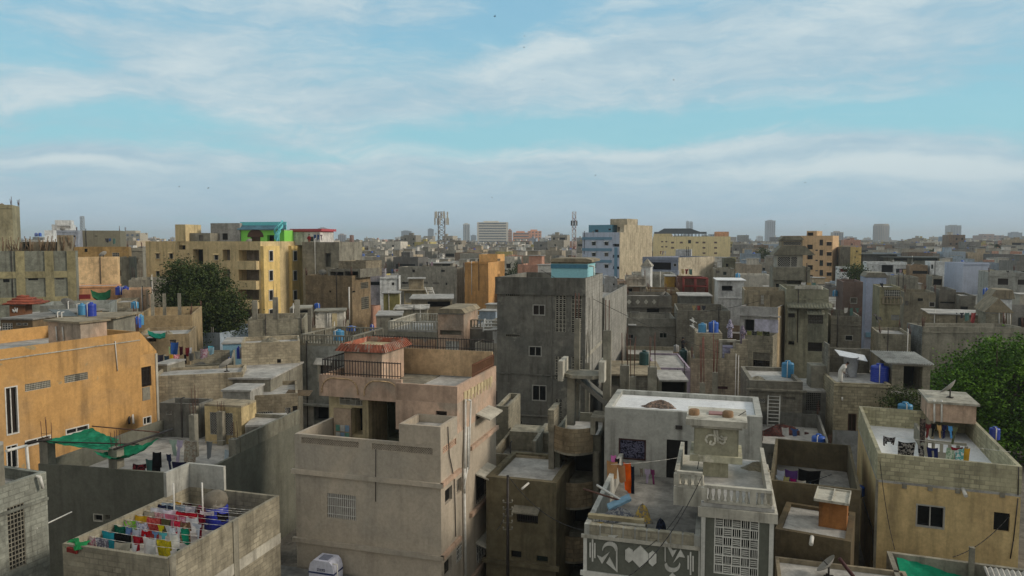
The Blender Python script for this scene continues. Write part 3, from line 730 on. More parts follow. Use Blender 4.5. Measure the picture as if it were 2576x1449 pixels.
# carved water tank on its pedestal
tile('B2')
ye = 2.6
a_ = H.onF(ye, (2065, 1290)); b_ = H.onF(ye, (2500, 1060)); s0 = H.onF(ye - .3, (1998, 1000)); s1 = H.onF(ye - .3, (2565, 960)); print('emblem', a_, b_, s0, s1)
ew = wall('emblem_plaster', (172, 168, 144), .6, patch=(206, 200, 180), pf=.58)
g = MB(); g.box(a_.x + .35, ye + .3, 8.87, b_.x - .35, ye + 1.2, a_.z - .25); H.part(g, 'pedestal', ew)
g = MB(); g.box(a_.x - .15, ye - .15, a_.z - .25, b_.x + .15, ye + 1.75, a_.z); H.part(g, 'tank_base', ew)
g = MB(); g.box(a_.x, ye, a_.z + .002, b_.x, ye + 1.6, b_.z); tk = H.part(g, 'carved_tank', ew)
g = MB(); zs = b_.z; g.box(a_.x - .12, ye - .12, zs + .002, b_.x + .12, ye + 1.72, zs + .12); g.box(a_.x - .3, ye - .3, zs + .122, b_.x + .3, ye + 1.95, zs + .36); H.part(g, 'tank_slab', W['trim'])
g = MB(); q = Vector(((a_.x + b_.x) / 2, ye + .9, zs + .362)); g.box(q.x - .3, q.y - .3, q.z, q.x + .3, q.y + .2, q.z + .05); H.part(g, 'hatch', plain('hatch_pink', (150, 110, 104)))
def stroke(pts, r, name='calligraphy'):
    g = MB(); q = [H.onF(ye - .02, p) for p in pts]; g.path(q, r, 6)
    for p in q: g.lathe([(r, -.002), (r, .002)], p, 6)
    return g
g = MB()
for pts in ([(2195, 1190), (2180, 1150), (2200, 1115), (2245, 1110), (2290, 1125), (2330, 1155), (2385, 1150)], [(2265, 1060), (2270, 1130), (2275, 1195)], [(2290, 1060), (2295, 1130), (2300, 1190)], [(2235, 1165), (2215, 1195), (2245, 1210), (2265, 1185)], [(2310, 1175), (2345, 1200), (2370, 1170), (2350, 1150)], [(2325, 1120), (2345, 1140), (2390, 1135)]):
    g.path([H.onF(ye - .015, p) for p in pts], .045, 6)
H.part(g, 'calligraphy', wall('white_letters', (196, 192, 176), .3))
# ---- N7: curved brick balconies
tile('U')
H = ch = House('curved_balcony_house', 'raw block house with stacked curved balconies and an unfinished stair', A=Vector((2.15, 37.6, 0)), B=Vector((4.55, 37.0, 0)), z=8.0, d=5, mat=W['dirty'], par=.5)
Wd = H.W; m = H.main
def arcwall(z0, z1, r=1.15, sag=1.0, mat=None, name='curved_parapet'):
    g = MB(); n = 14; x0, x1 = .12, Wd - .35
    def pt(i, o): f_ = i / n; return (x0 + (x1 - x0) * f_, -(sag + o) * math.sin(math.pi * (.12 + .76 * f_)) * 1.0)
    for i in range(n):
        a, b, c, d = pt(i, 0), pt(i + 1, 0), pt(i + 1, -.15), pt(i, -.15)
        for z, q in ((z0, 1), (z1, 0)): g.poly([(*a, z), (*b, z), (*c, z), (*d, z)])
        g.poly([(*a, z0), (*b, z0), (*b, z1), (*a, z1)]); g.poly([(*d, z0), (*c, z0), (*c, z1), (*d, z1)])
    for i in (0, n): a, d = pt(i, 0), pt(i, -.15); g.poly([(*a, z0), (*d, z0), (*d, z1), (*a, z1)])
    H.part(g, name, mat or W['blockb'])
    g = MB(); g.poly([(*pt(i, 0), z0 - .1) for i in range(n + 1)] + [(x1, .0, z0 - .1), (x0, .0, z0 - .1)]); g.poly([(*pt(i, 0), z0 + .02) for i in range(n + 1)] + [(x1, .0, z0 + .02), (x0, .0, z0 + .02)])
    for i in range(n): a, b = pt(i, 0), pt(i + 1, 0); g.poly([(*a, z0 - .1), (*b, z0 - .1), (*b, z0 + .02), (*a, z0 + .02)])
    H.part(g, 'balcony_slab', CONC)
for z in (7.25, 4.45, 1.65): arcwall(z, z + 1.25, mat=wall('balcony_block', (138, 124, 100), .5, block=1.0, bscale=1.1))
for z in (5.6, 2.8, .3): m.wm('f', .35, Wd - .4, z, z + 1.55, 'door', rd=1.6)
g = MB(); g.box(-.18, -.35, 0, .1, -.003, 9.2); g.box(Wd - .33, -.25, 0, Wd - .05, -.003, 7.2); H.part(g, 'column', CONC)
g = MB(); g.box(-.2, -.45, 8.2, .12, 1.3, 9.3); H.part(g, 'side_wall', W['block'])
# unfinished landing above
zl = 11.0
g = MB(); g.box(.55, 1.0, 8.2, .95, 1.4, zl - .16); g.box(Wd - .05, 1.2, 7.6, Wd + .35, 1.6, 13.3); g.box(.75, 2.0, 8.2, 1.05, 2.3, 13.8); H.part(g, 'column', CONC)
g = MB(); g.prism([(.35, .9, zl - .15), (.9, .35, zl - .15), (2.0, .3, zl - .15), (2.5, .8, zl - .15), (2.5, 2.2, zl - .15), (.35, 2.2, zl - .15)], (0, 0, .17)); H.part(g, 'landing_slab', CONC)
g = MB(); g.box(.2, .2, zl - .3, .45, 2.0, zl + .75); H.part(g, 'landing_wall', W['trim']); g = MB(); g.box(2.3, .4, zl - .3, 2.6, 2.0, zl + .75); H.part(g, 'landing_wall', W['trim'])
g = MB(); g.prism([(1.0, 1.1, zl - .16), (1.0, 1.1, zl - .4), (2.7, 1.1, 9.2), (2.7, 1.1, 9.5)], (0, 1.2, 0)); H.part(g, 'stair_flight', W['concd'])
r_ = MB()
for i in range(4): r_.tube((.8 + (i % 2) * .18, 2.05 + (i // 2) * .18, 13.8), (.8 + (i % 2) * .18, 2.05 + (i // 2) * .18, 15.2), .018, 4)
for i in range(4): r_.tube((Wd + .05 + (i % 2) * .18, 1.3 + (i // 2) * .18, 13.3), (Wd + .05 + (i % 2) * .18, 1.3 + (i // 2) * .18, 14.9), .018, 4)
H.part(r_, 'rebar', STEEL)
g = MB(); g.box(Wd - .45, -.6, 8.9, Wd + .9, .9, 9.1); g.box(Wd - .45, -.597, 8.2, Wd - .2, .6, 8.9); H.part(g, 'side_slab', CONC)
# ---- N8: low house between the beige house and the curved balconies
tile('C2')
H = House('low_roof_house', 'low dark house with a bare concrete roof and a barred window beside the electricity pole', (60, 480), (738, 545), z=6.4, d=4.6, mat=wall('dim_brown_plaster', (112, 104, 82), .6), par=.22, pt=.3, deck=W['deck'])
H.main.w('f', 355, 790, 560, 930, 'grille', n=9, shade=.5, smat=CONC); H.main.w('f', 300, 1200, 400, 1270, 'pane'); H.main.w('f', 545, 1250, 655, 1310, 'pane'); H.main.ledge('f', 2.1, .2, .18)
g = MB(); g.tube(H.main.P('f', *H.main.hit('f', (470, 545)), 0), H.main.P('f', *H.main.hit('f', (430, 570)), .5), .06, 6); H.part(g, 'spout', PIPE)
tile('B2')
H = House('yard_house', 'small walled roof with a tank plinth below the dark grey tower', (100, 1290), (735, 1330), z=6.3, d=6.5, mat=W['concw'], par=.7, deck=W['deckd'])
g = MB(); p = H.atz((285, 1250), 5.65); g.box(p.x, p.y, 5.6, p.x + 2.3, p.y + 1.7, 6.75); H.part(g, 'tank_plinth', W['block']); yplinth = H.world(p.x + 1.15, p.y + .8, 6.75)
g = MB(); g.box(2.2, .8, 5.6, 2.4, 5, 6.9); H.part(g, 'yard_wall', W['conc'])
# narrow block wall behind the beige house
H = House('ruined_block_house', 'broken block wall of a half built house squeezed behind the beige house', (158, 830), (275, 815), Y=45.5, th=-.2, d=4, mat=W['block'], par=.4)
# ---- N9: yellow house on the right
tile('C3')
H = yh = House('yellow_house', 'mustard yellow house with a pale block parapet and laundry on its white roof', (1165, 258), (2560, 388), z=7.55, left=975, mat=W['yellow'], par=0)
zq = H.main.hit('f', (1175, 535))[1]; print('yellow', H.W, H.D, zq)
H.blocks.clear(); m = H.main = H.block(0, H.W, 0, H.D, 0, zq, W['yellow'], par=0, deck=W['deck'], rname='ceiling_slab')
gb = wall('pale_green_block', (176, 170, 140), .4, block=1.15, mort=(140, 136, 116), vary=.12)
pp = H.block(-.003, H.W + .003, -.003, H.D + .003, zq + .122, 7.55, gb, par=1.15, pt=.18, name='parapet', deck=W['deckw'])
YD = 7.55 - 1.15
m.w('f', 1530, 757, 1812, 980, 'frame', rd=.2); m.w('f', 2283, 832, 2440, 1012, 'pane', mat=GLASS)
for x in (1420, 1668, 1935, 2365): a, z = m.hit('f', (x, 575 + (x - 1420) * .09)); g = MB(); g.box(a - .1, -.08, z - .1, a + .1, -.003, z + .12); H.part(g, 'beam_end', CONC)
g = MB(); a, z = m.hit('f', (1985, 600)); g.tube((a, 0, z), (a + .05, -.45, z - .2), .09, 8); H.part(g, 'spout', PIPE)
g = MB(); g.box(-.06, -.06, 0, .06, -.004, zq + .12); H.part(g, 'corner_strip', W['conc'])
m.pipe('f', [(2515, 690), (2470, 1100), (2440, 1270)], .025, .06, DSTEEL, 'cable'); pp.pipe('f', [(2522, 385), (2515, 660)], .025, .06, DSTEEL, 'cable')
m.pipe('l', [(1030, 700), (1130, 1000), (1130, 1300)], .03, .06, DSTEEL, 'cable')
tile('B3')
ys = 8.6
p0 = H.onF(ys, (1668, 975)); p1 = H.onF(ys, (2112, 985)); pt_ = H.onF(ys, (1668, 800)); print('stairbox', p0, p1, pt_)
sbx = H.block(p0.x, p1.x, ys, ys + 3.4, p0.z, pt_.z, W['pink'], par=-.15, name='stair_head', rname='stair_head_roof', deck=W['concl'])
for x in (1708, 1778): sbx.pipe('f', [(x, 770), (x, 985)], .05, .08)
g = MB(); g.box(p0.x + .1, ys + .1, YD, p0.x + .25, ys + 3.3, p0.z - .003); g.box(p0.x + .3, ys + 3.0, YD, p1.x - .05, ys + 3.3, p0.z - .004); H.part(g, 'stair_head_base', W['concw'])
q0 = H.onF(4.6, (1625, 1180)); q1 = H.onF(4.6, (2025, 1190)); g = MB(); g.box(q0.x, 4.6, YD, q1.x, 4.75, YD + .28); g.box(q0.x + .003, 4.62, YD + .75, q1.x - .003, 4.73, YD + .9)
for i in range(6): x = q0.x + (q1.x - q0.x) * i / 5; g.box(x - .07, 4.6 - .003, YD + .281, x + .07, 4.753, YD + .749)
H.part(g, 'stairwell_balustrade', CONC)
g = MB(); g.box(q0.x, 4.76, YD, q0.x + .15, ys, YD + .9); H.part(g, 'stairwell_wall', CONC)
# ---- N9b: roof with the corrugated shed
H = sh_ = House('shed_roof_house', 'block house with a corrugated shed and a big blue tank on its cluttered roof', (742, 604), (1295, 640), Y=52, th=-.22, d=8.5, mat=wall('mid_block', (158, 150, 126), .5, block=1.1, vary=.16), par=.12, pt=.2, deck=W['deck'])
m = H.main; SHZ = H.deckz()
m.w('f', 875, 905, 955, 1075, 'frame', fmat=plain('brown_frame', (70, 48, 38))); m.pipe('f', [(818, 742), (818, 775)], .06, .08, PIPE, 'lamp')
g = MB(); g.box(-.004, -.03, 0, H.W * .55, -.005, 4.4); H.part(g, 'render_coat', wall('blue_grey_plaster', (136, 140, 142), .5))
x0 = H.onF(1.0, (1300, 600)).x; x1 = H.onF(1.0, (1668, 600)).x; zt = H.onF(1.0, (1480, 440)).z; zb = H.onF(1.0, (1480, 690)).z
sd_ = H.block(x0, x1, 1.0, 5.0, zb, zt, W['block'], par=0, name='shed_wall', rname='shed_ceiling'); sd_.wm('f', x0 + .75, x1 - .5, zb + .05, zt - .05, 'door', rd=2.0)
low = H.block(H.W + .003, x1, .6, 5.0, 0, zb - .13, W['blockd'], par=0, name='side_wall', rname='shed_floor'); low.w('f', 1335, 690, 1605, 830, 'ring', n=6, m=3, fmat=CONC)
def corrug(x0, x1, y0, y1, z0, z1, per=.16, amp=.035, mat=None):
    """corrugated sheet sloping from z0 (front) to z1 (rear)"""
    g = MB(); n = int((x1 - x0) / per * 4)
    for i in range(n):
        a, b = x0 + (x1 - x0) * i / n, x0 + (x1 - x0) * (i + 1) / n; ha, hb = amp * math.sin(i * math.pi / 2), amp * math.sin((i + 1) * math.pi / 2)
        for o in (0, -.02): g.poly([(a, y0, z0 + ha + o), (b, y0, z0 + hb + o), (b, y1, z1 + hb + o), (a, y1, z1 + ha + o)], 0, True)
        g.poly([(a, y0, z0 + ha), (b, y0, z0 + hb), (b, y0, z0 + hb - .02), (a, y0, z0 + ha - .02)])
    return g
SHEET = wall('asbestos_sheet', (178, 176, 168), .6, streak=.5)
H.part(corrug(x0 - .5, x1 + .1, .5, 5.2, zt + .2, zt + .42), 'corrugated_roof', SHEET)
g = MB(); g.box(x0 - .3, 3.2, SHZ, x0 - .05, 3.5, zt); H.part(g, 'post', CONC)
# leaning plastic roof sheets over the clutter
p0 = H.onF(4.5, (745, 290)); p1 = H.onF(4.5, (1035, 345)); g = MB(); g.prism([p0, p1, p1 + Vector((-.1, -1.4, -.25)), p0 + Vector((.1, -1.4, -.25))], (0, 0, .05)); H.part(g, 'roof_sheet', plain('plastic_sheet', (196, 200, 204), .5))
g = MB(); g.box(.15, 5.2, SHZ, H.W - .2, 5.4, SHZ + 1.9); g.box(.2, 3.4, SHZ, .32, 5.2, SHZ + 2.4); H.part(g, 'rear_wall', W['blockd'])
# ---- N10: stacked roofs between the relief house and the yellow house
tile('G')
H = n10a = House('ladder_house', 'grey block house with a flat roof and a ladder against its wall', (1012, 1312), (1812, 1424), Y=55, th=-.2, d=6.5, mat=W['blockd'], par=.3, pt=.3, deck=W['deck'])
tile('B3'); m = H.main
m.w('f', 0, 760, 75, 795, 'diag', n=5, m=2); m.w('f', 250, 745, 368, 770, 'pane'); m.ledge('f', H.z - .75, .14, .25)
nb = H.block(H.W + .003, H.W + 3.2, .8, 6.0, 0, H.z - .9, W['concd'], par=0, name='annex_wall', rname='annex_roof', deck=W['deck']); nb.w('f', 470, 670, 615, 880, 'jali', n=8, m=10, fmat=W['concd'])
p = H.onF(2, (515, 590)); q = H.onF(2, (670, 590)); g = MB(); g.box(p.x, 2, H.z - .78, q.x, 3.6, H.z + .95); H.part(g, 'concrete_tank', W['conc'])
H = n10b = House('lattice_parapet_house', 'low house whose roof terrace holds a big blue tank behind a pierced dark parapet', (20, 1190), (715, 1248), z=5.1, d=9.5, mat=W['concd'], par=1.0, deck=W['deck'])
H.main.w('f', 100, 1290, 270, 1345, 'ring', n=6, m=3, fmat=CONC); H.main.w('f', 290, 1300, 495, 1370, 'ring', n=7, m=3, fmat=CONC); H.main.w('f', 540, 1320, 680, 1385, 'ring', n=6, m=3, fmat=CONC)
tile('C3')
H = n10c = House('laundry_yard_house', 'low dark yard house with laundry over its olive wall behind a small orange roof box', (120, 515), (1000, 615), z=5.85, d=8.5, mat=wall('olive_brown_plaster', (106, 96, 74), .5), par=1.6, deck=W['deckd'])
H = n10d = House('grey_roof_house', 'low brown house with a clean pale roof and a rain spout', (172, 985), (905, 1112), z=5.0, d=3.9, mat=wall('dark_brown_plaster', (104, 92, 70), .6), par=.14, pt=.25, deck=W['deck'])
g = MB(); a, z = H.main.hit('f', (530, 1075)); g.tube((a, 0, z + .05), (a, -.5, z - .1), .09, 8); H.part(g, 'spout', PIPE)
p = H.onF(1.6, (592, 900)); q = H.onF(1.6, (862, 940)); g = MB(); g.box(p.x, 1.6, 4.86, q.x, 3.0, H.onF(1.6, (700, 715)).z); H.part(g, 'roof_box', wall('orange_box', (160, 108, 62), .7))
zz = H.onF(1.6, (700, 712)).z; g = MB(); x0, x1 = p.x - .2, q.x + .1
g.box(x0, 1.2, zz + .003, x1, 3.1, zz + .04)
for a in (x0, (x0 + x1) / 2, x1 - .05): g.box(a, 1.2, zz + .041, a + .05, 3.1, zz + .12)
g.box(x0 + .051, 1.2, zz + .042, x1 - .051, 1.25, zz + .117); g.box(x0 + .051, 3.05, zz + .042, x1 - .051, 3.1, zz + .117); H.part(g, 'tray_lid', W['trim'])
th = -math.radians(17); q = atZ((172, 1250), 4.0); ey = Vector((-math.sin(th), math.cos(th), 0)); A = q - ey * 6.5
H = n10e = House('dish_roof_house', 'low house with a dusty pale roof carrying a satellite dish at the bottom edge', A=A, B=A + Vector((math.cos(th), math.sin(th), 0)) * 5.2, z=4.0, d=6.5, mat=W['concw'], par=.2, deck=W['deck'])
q = atZ((1250, 1200), 4.0); th = -math.radians(20); ey = Vector((-math.sin(th), math.cos(th), 0)); A = q - ey * 7
H = n11 = House('tarp_yard_house', 'walled roof yard with a sagging green tarp in the bottom right corner', A=A, B=A + Vector((math.cos(th), math.sin(th), 0)) * 6.5, z=4.0, d=7.0, mat=W['conc'], par=1.2, pt=.2, deck=W['deckd'])
p = H.onF(6.0, (2190, 1235)); H.part(corrug(p.x, p.x + 3.5, 3.0, 6.0, 3.55, 4.25, .2, .05), 'corrugated_roof', SHEET)
g = MB(); q = H.onF(6.7, (2075, 1165)); g.box(q.x - .1, 6.6, 3, q.x + .1, 6.8, q.z); H.part(g, 'post', CONC)
n11s = MB()
# ================================================================ middle distance
def mh(label, a, bu, Y, mat, wins=(), th=None, back=None, d=8., par=.7, deck=None, name='house', cat='house', left=None, k='pane', **kw):
    if th is None or (abs(th) < .13 and back is None and left is None and Y > 60):
        th = -.26 if back is not None or left is not None else -.7 * math.atan((px(((a[0] + bu) / 2, 0))[0] - CX) / F)
    H = House(name, label, a, (bu, 0), Y=Y, th=th, back=back, left=left, d=d, mat=mat, par=par, deck=deck, cat=cat)
    for w in wins:
        o = dict(w[5]) if len(w) > 5 and isinstance(w[5], dict) else {}
        if len(w) > 5 and isinstance(w[5], str): o = {'kind': w[5]}
        o.setdefault('kind', k); H.main.w(*w[:5], **o)
    return H
def upper(H, y, a, b, mat, d=3., par=.3, zb=None, name='upper_wall', wins=(), deck=None, k='pane'):
    """roof-top block whose front is at local y; a, b: pixels of its top left and top right"""
    p = H.onF(y, a); q = H.onF(y, b)
    B = H.block(p.x, q.x, y, y + d, H.deckz() if zb is None else zb, p.z, mat, par=par, name=name, rname=name.replace('wall', 'roof') if 'wall' in name else name + '_roof', deck=deck)
    for w in wins:
        o = {'kind': w[5]} if len(w) > 5 and isinstance(w[5], str) else (dict(w[5]) if len(w) > 5 else {})
        o.setdefault('kind', k); B.w(*w[:5], **o)
    return B
FR = dict(kind='frame1')
# ---- M1 dark grey tower
tile('A2')
gt = wall('tower_grey', (116, 114, 106), .6, c2=(98, 98, 92), vary=.2, patch=(136, 134, 124), pf=.58); gtr = wall('tower_lit_side', (152, 150, 142), .5, block=.45, bscale=1.4, vary=.2)  # side is paler blockwork; sunlight from the right put into its colour
H = M1 = mh('tall dark grey cement house with two columns of pierced screens beside the centre', (165, 770), 1025, 57, gt, back=1190, par=.8, name='grey_tower_house')
H.blocks.clear(); Wd, D = H.W, H.D
m = H.main = H.block(0, Wd, 0, D, 0, H.z, gt, par=.75, deck=W['deck'])
m.w('f', 508, 1036, 630, 1142, 'frame'); m.w('f', 727, 948, 832, 1302, 'ring', n=3, m=9, fmat=W['concl']); m.w('f', 880, 952, 986, 1308, 'ring', n=3, m=9, fmat=W['concl'])
m.w('f', 245, 930, 385, 955, 'jali', n=7, m=1, fmat=CONC, name='vent'); m.w('f', 248, 1322, 385, 1350, 'jali', n=7, m=1, fmat=CONC, name='vent')
q = m.hit('f', (500, 925))[1]; g = MB(); g.box(-.12, -.14, q - .12, Wd, -.004, H.z + .02); H.part(g, 'parapet_band', gt)
g = MB(); x = m.hit('f', (693, 1000))[0]; g.box(x - .04, -.05, 0, x + .06, -.003, q - .12); H.part(g, 'pilaster', gt)
tile('B2')
m.w('f', 470, 252, 596, 352, 'frame'); m.w('f', 502, 628, 643, 783, 'frame')
m.w('f', 722, 352, 820, 575, 'ring', n=3, m=7, fmat=W['concl']); m.w('f', 882, 358, 990, 582, 'ring', n=3, m=7, fmat=W['concl'])
m.w('f', 722, 765, 795, 1080, 'ring', n=2, m=9, fmat=W['concl']); m.w('f', 862, 770, 970, 1010, 'ring', n=3, m=6, fmat=W['concl'])
m.w('f', 445, 1010, 665, 1190, 'frame', fmat=DSTEEL); m.w('f', 275, 970, 410, 1005, 'jali', n=7, m=1, fmat=CONC, name='vent'); m.ledge('f', m.hit('f', (450, 530))[1], .1, .06); m.ledge('f', m.hit('f', (450, 925))[1], .1, .12)
tile('A2')
m.panel('r', 0, 0, 0, 0, gtr, .02, name='side_panel', m=(.01, D, 0, H.z - .02))
zl = m.hit('r', (1195, 965))[1]; yl = m.hit('r', (1418, 915))[0]; print('tower', Wd, D, zl, yl)
sw = H.block(1.0, Wd + .025, D + .003, max(yl, D + 3), 0, zl, gtr, par=.9, name='side_wall', rname='side_roof', deck=W['deck'])
g = MB(); g.box(Wd + .028, D - .2, 0, Wd + .2, D + .3, zl); H.part(g, 'side_column', W['concd'])
for y in (1.6, 3.4): g = MB(); g.box(Wd + .022, y, 0, Wd + .06, y + .25, H.z - 1.6); H.part(g, 'side_pilaster', gtr)
g = MB(); g.box(Wd + .023, .1, 5.6, Wd + .05, D - .3, 5.9); g.box(Wd + .0235, .12, 9.0, Wd + .052, D - .3, 9.3); H.part(g, 'tie_beam', W['concl'])
ub = upper(H, 1.5, (688, 640), (1040, 640), plain('aqua_paint', (150, 206, 214), .7, 0, .05), d=4., par=0, deck=W['concw'])
g = MB(); x0, x1 = ub.b[0], ub.b[1]; zt = ub.b[5]; g.prism([(x0 - .1, 1.3, zt + .13), (x0 + .2, 1.3, zt + .42), (x1 - .1, 1.3, zt + .42), (x1 + .35, 1.3, zt + .3), (x1 + .35, 1.3, zt + .13)], (0, 4.4, 0)); H.part(g, 'stair_head_cap', W['concw'])
g = MB(); g.box(x0 - .02, 1.42, zt - .35, x1 + .02, 1.497, zt - .05); H.part(g, 'blue_band', plain('blue_paint', (70, 124, 148)))
g = MB(); q = H.onF(2, (1100, 775)); r_ = H.onF(2, (1102, 665)); g.path([q, r_, r_ + Vector((-.5, 0, 0))], .06, 6); H.part(g, 'pipe', PIPE)
# ---- M2 yellow apartments
tile('A0')
ya = wall('apartment_yellow', (206, 186, 142), .55, vary=.12, sc=(96, 88, 66)); yb = wall('apartment_sunlit_yellow', (222, 194, 128), .45, vary=.1)  # second yellow: sunlight on the right-facing bays, put into the colour
H = M2 = mh('long five storey yellow apartment block with open balconies behind the dense tree', (1405, 425), 2503, 112, ya, back=(759 / .2604), th=-.2, par=.6, name='apartment_block', cat='apartment block')
m = H.main; D = H.D; Wd = H.W; print('apt', Wd, D)
for y in (565, 735): 
    for x in (1525, 1655): m.w('f', x - 18, y - 28, x + 18, y + 28, 'frame1', sill=.2, shade=.3)
m.w('f', 2070, 552, 2110, 606, 'frame1', sill=.2, shade=.3)
for y, h in ((510, 105), (700, 105), (892, 100), (1082, 95)):
    m.w('f', 2306, y, 2502, y + h, 'door', rd=2.2, mat=wall('balcony_inside', (150, 140, 128), .6), name='balcony_opening')
    q = m.rect('f', 2300, y + h, 2506, y + h + 82); m.panel('f', 0, 0, 0, 0, ya, .9, name='balcony_parapet', m=(q[0], q[1], q[2], q[3]))
for y in (505, 695): m.w('f', 2150, y, 2224, y + 105, 'door', rd=1.2, mat=wall('balcony_inside', (150, 140, 128), .6), name='balcony_opening')
m.w('f', 1865, 502, 1963, 648, 'door', rd=1.4, name='balcony_opening'); m.w('f', 1725, 330, 1790, 505, 'door', rd=1.)
for y0, y1_ in ((.0, D * .36), (D * .64, D)): m.panel('r', 0, 0, 0, 0, yb, .5, name='sunlit_bay', m=(y0 + .01, y1_, 0, H.z - .7), o0=.004)
tile('A1')
for y in (565, 755, 945, 1130):
    for x in (296, 529):
        P_ = H.onX(Wd + .5, (x, y)); w = .62 if x > 400 else .6
        fr = MB(); fr.box(Wd + .504, P_.y - w, P_.z - .85, Wd + .6, P_.y + w, P_.z + .85); f_ = fr.build('window', PIPE, H.root)
        g = MB(); g.box(Wd + .602, P_.y - w + .13, P_.z - .72, Wd + .61, P_.y + w - .13, P_.z + .72); g.build('pane', DARK, f_)
tile('A0')
u1 = upper(H, 4.0, (1690, 262), (1790, 262), ya, d=4, par=.3); u2 = upper(H, 5.0, (1795, 345), (2030, 345), CONC, d=4, par=.2, wins=[('f', 1920, 362, 1960, 418)])
u3 = upper(H, 7.2, (2033, 250), (2315, 248), wall('grey_render', (150, 148, 142), .4), d=4, par=.2, wins=[('f', 2068, 350, 2120, 412), ('f', 2147, 348, 2200, 410)])
tile('A1')
gg = plain('lime_paint', (134, 214, 88), .7, 0, .06)
p = H.onF(7.5, (0, 320)); q = H.onF(7.5, (490, 330)); q.x = min(q.x, Wd - .2)
u4 = H.block(p.x, q.x, 7.5, 12, H.deckz(), p.z, gg, par=0, name='green_wall', rname='green_room_slab'); u4.w('f', 103, 375, 197, 425, 'door', rd=.4, mat=plain('brown_arch', (84, 56, 40))); u4.w('f', 262, 365, 330, 425, 'door', rd=.8)
a, z = u4.hit('f', (150, 375)); g = MB(); g.prism([(a + 1.42 * math.cos(q_), 7.49, z - .15 + 1.25 * math.sin(q_)) for q_ in [math.pi * i / 12 for i in range(13)]], (0, -.05, 0)); H.part(g, 'arch_head', MC['brown_arch'])
cy = plain('cyan_paint', (112, 206, 212), .7, 0, .06); g = MB(); zt = u4.b[5]; g.box(p.x - .2, 7.9, zt + .13, q.x + .1, 8.1, zt + 1.35); H.part(g, 'cyan_parapet', cy)
g = MB(); g.prism([(p.x - .2, 6.9, zt + .1), (q.x + .2, 6.9, zt + .1), (q.x + .2, 7.89, zt + .75), (p.x - .2, 7.89, zt + .75)], (0, 0, .05)); H.part(g, 'tiled_eave', wall('blue_tile', (80, 118, 134), .3))
g = MB(); c = H.onF(6.3, (375, 400)); r_ = .6
for i in range(14):
    q_ = i / 14 * math.pi * 1.5 + 2.2; g.obox((c.x, 6.3, H.z + .19 * i), (r_ * math.cos(q_), r_ * math.sin(q_), 0), (.35 * -math.sin(q_), .35 * math.cos(q_), 0), (0, 0, .22))
    if i: q2 = (i - 1) / 14 * math.pi * 1.5 + 2.2; g.tube((c.x + r_ * math.cos(q2), 6.3 + r_ * math.sin(q2), H.z + .19 * i + .5), (c.x + r_ * math.cos(q_), 6.3 + r_ * math.sin(q_), H.z + .19 * i + .75), .14, 5)
g.tube((c.x, 6.3, H.z - .5), (c.x, 6.3, H.z + 2.9), .12, 6); H.part(g, 'spiral_stair', cy)

H = M2b = mh('bare grey concrete block with one tall slot, joined to the yellow apartments', (600, 432), 950, 115, W['conc'], [('f', 825, 540, 878, 672, dict(kind='door', rd=.8, mat=W['dirty']))], d=9, th=-.2, par=.5, name='concrete_block_house')
p = H.onF(3, (505, 335)); q = H.onF(3, (772, 335)); u5 = H.block(p.x, q.x, 3, 8, H.deckz(), p.z, wall('dirty_white', (206, 202, 196), .5), par=0, name='white_wall', rname='white_room_slab', deck=plain('red_fascia', (176, 74, 82), .7)); u5.w('f', 660, 378, 712, 428, 'frame1')
g = MB(); b = u5.b; g.box(b[0] - .3, 2.7, b[5] + .125, b[1] + .4, 8.2, b[5] + .5); H.part(g, 'red_fascia', MC['red_fascia'])
# ---- M3 brown block building
bb = wall('brown_brickwork', (134, 116, 90), .5, block=.6, bscale=.8)
H = mh('big brown block building with open top floor right of the yellow apartments', (630, 752), 1070, 98, bb, [('f', 862, 900, 880, 920), ('r', 1075, 905, 1115, 920)], back=1250, par=.3, name='brick_house')
upper(H, 1., (848, 690), (1160, 690), W['blockd'], d=6, par=.2, wins=[('f', 870, 720, 1000, 770, dict(kind='door', rd=1.5)), ('f', 1010, 715, 1140, 770, dict(kind='door', rd=1.5))]); upper(H, 3., (950, 615), (1215, 615), W['blockb'], d=5, par=.2)
H.main.w('r', 1165, 820, 1240, 880, 'jali', n=6, m=4, fmat=CONC); H.main.w('r', 1172, 960, 1245, 1080, 'jali', n=6, m=6, fmat=CONC); H.main.pipe('f', [(1057, 865), (1060, 1220)], .1, .1)
H = mh('unfinished grey block walls with bare columns in front of the brown block building', (75, 1180), 600, 74, W['block'], th=-.1, d=6, par=1.6, name='unfinished_house')
for x in (145, 345, 555): p = H.onF(.2, (x, 1180)); column(H, p.x, .2, H.z + .003, H.z + 1.9 + .3 * (x == 345), .5, 1.6 if x == 345 else 0)
H = mh('tin roofed shed room on a grey roof under the yellow apartments', (478, 1080), 665, 84, W['blockd'], [('f', 570, 1090, 655, 1150, dict(kind='door', rd=.8))], d=4, par=0, deck=W['concl'], name='roof_shed', cat='shed')
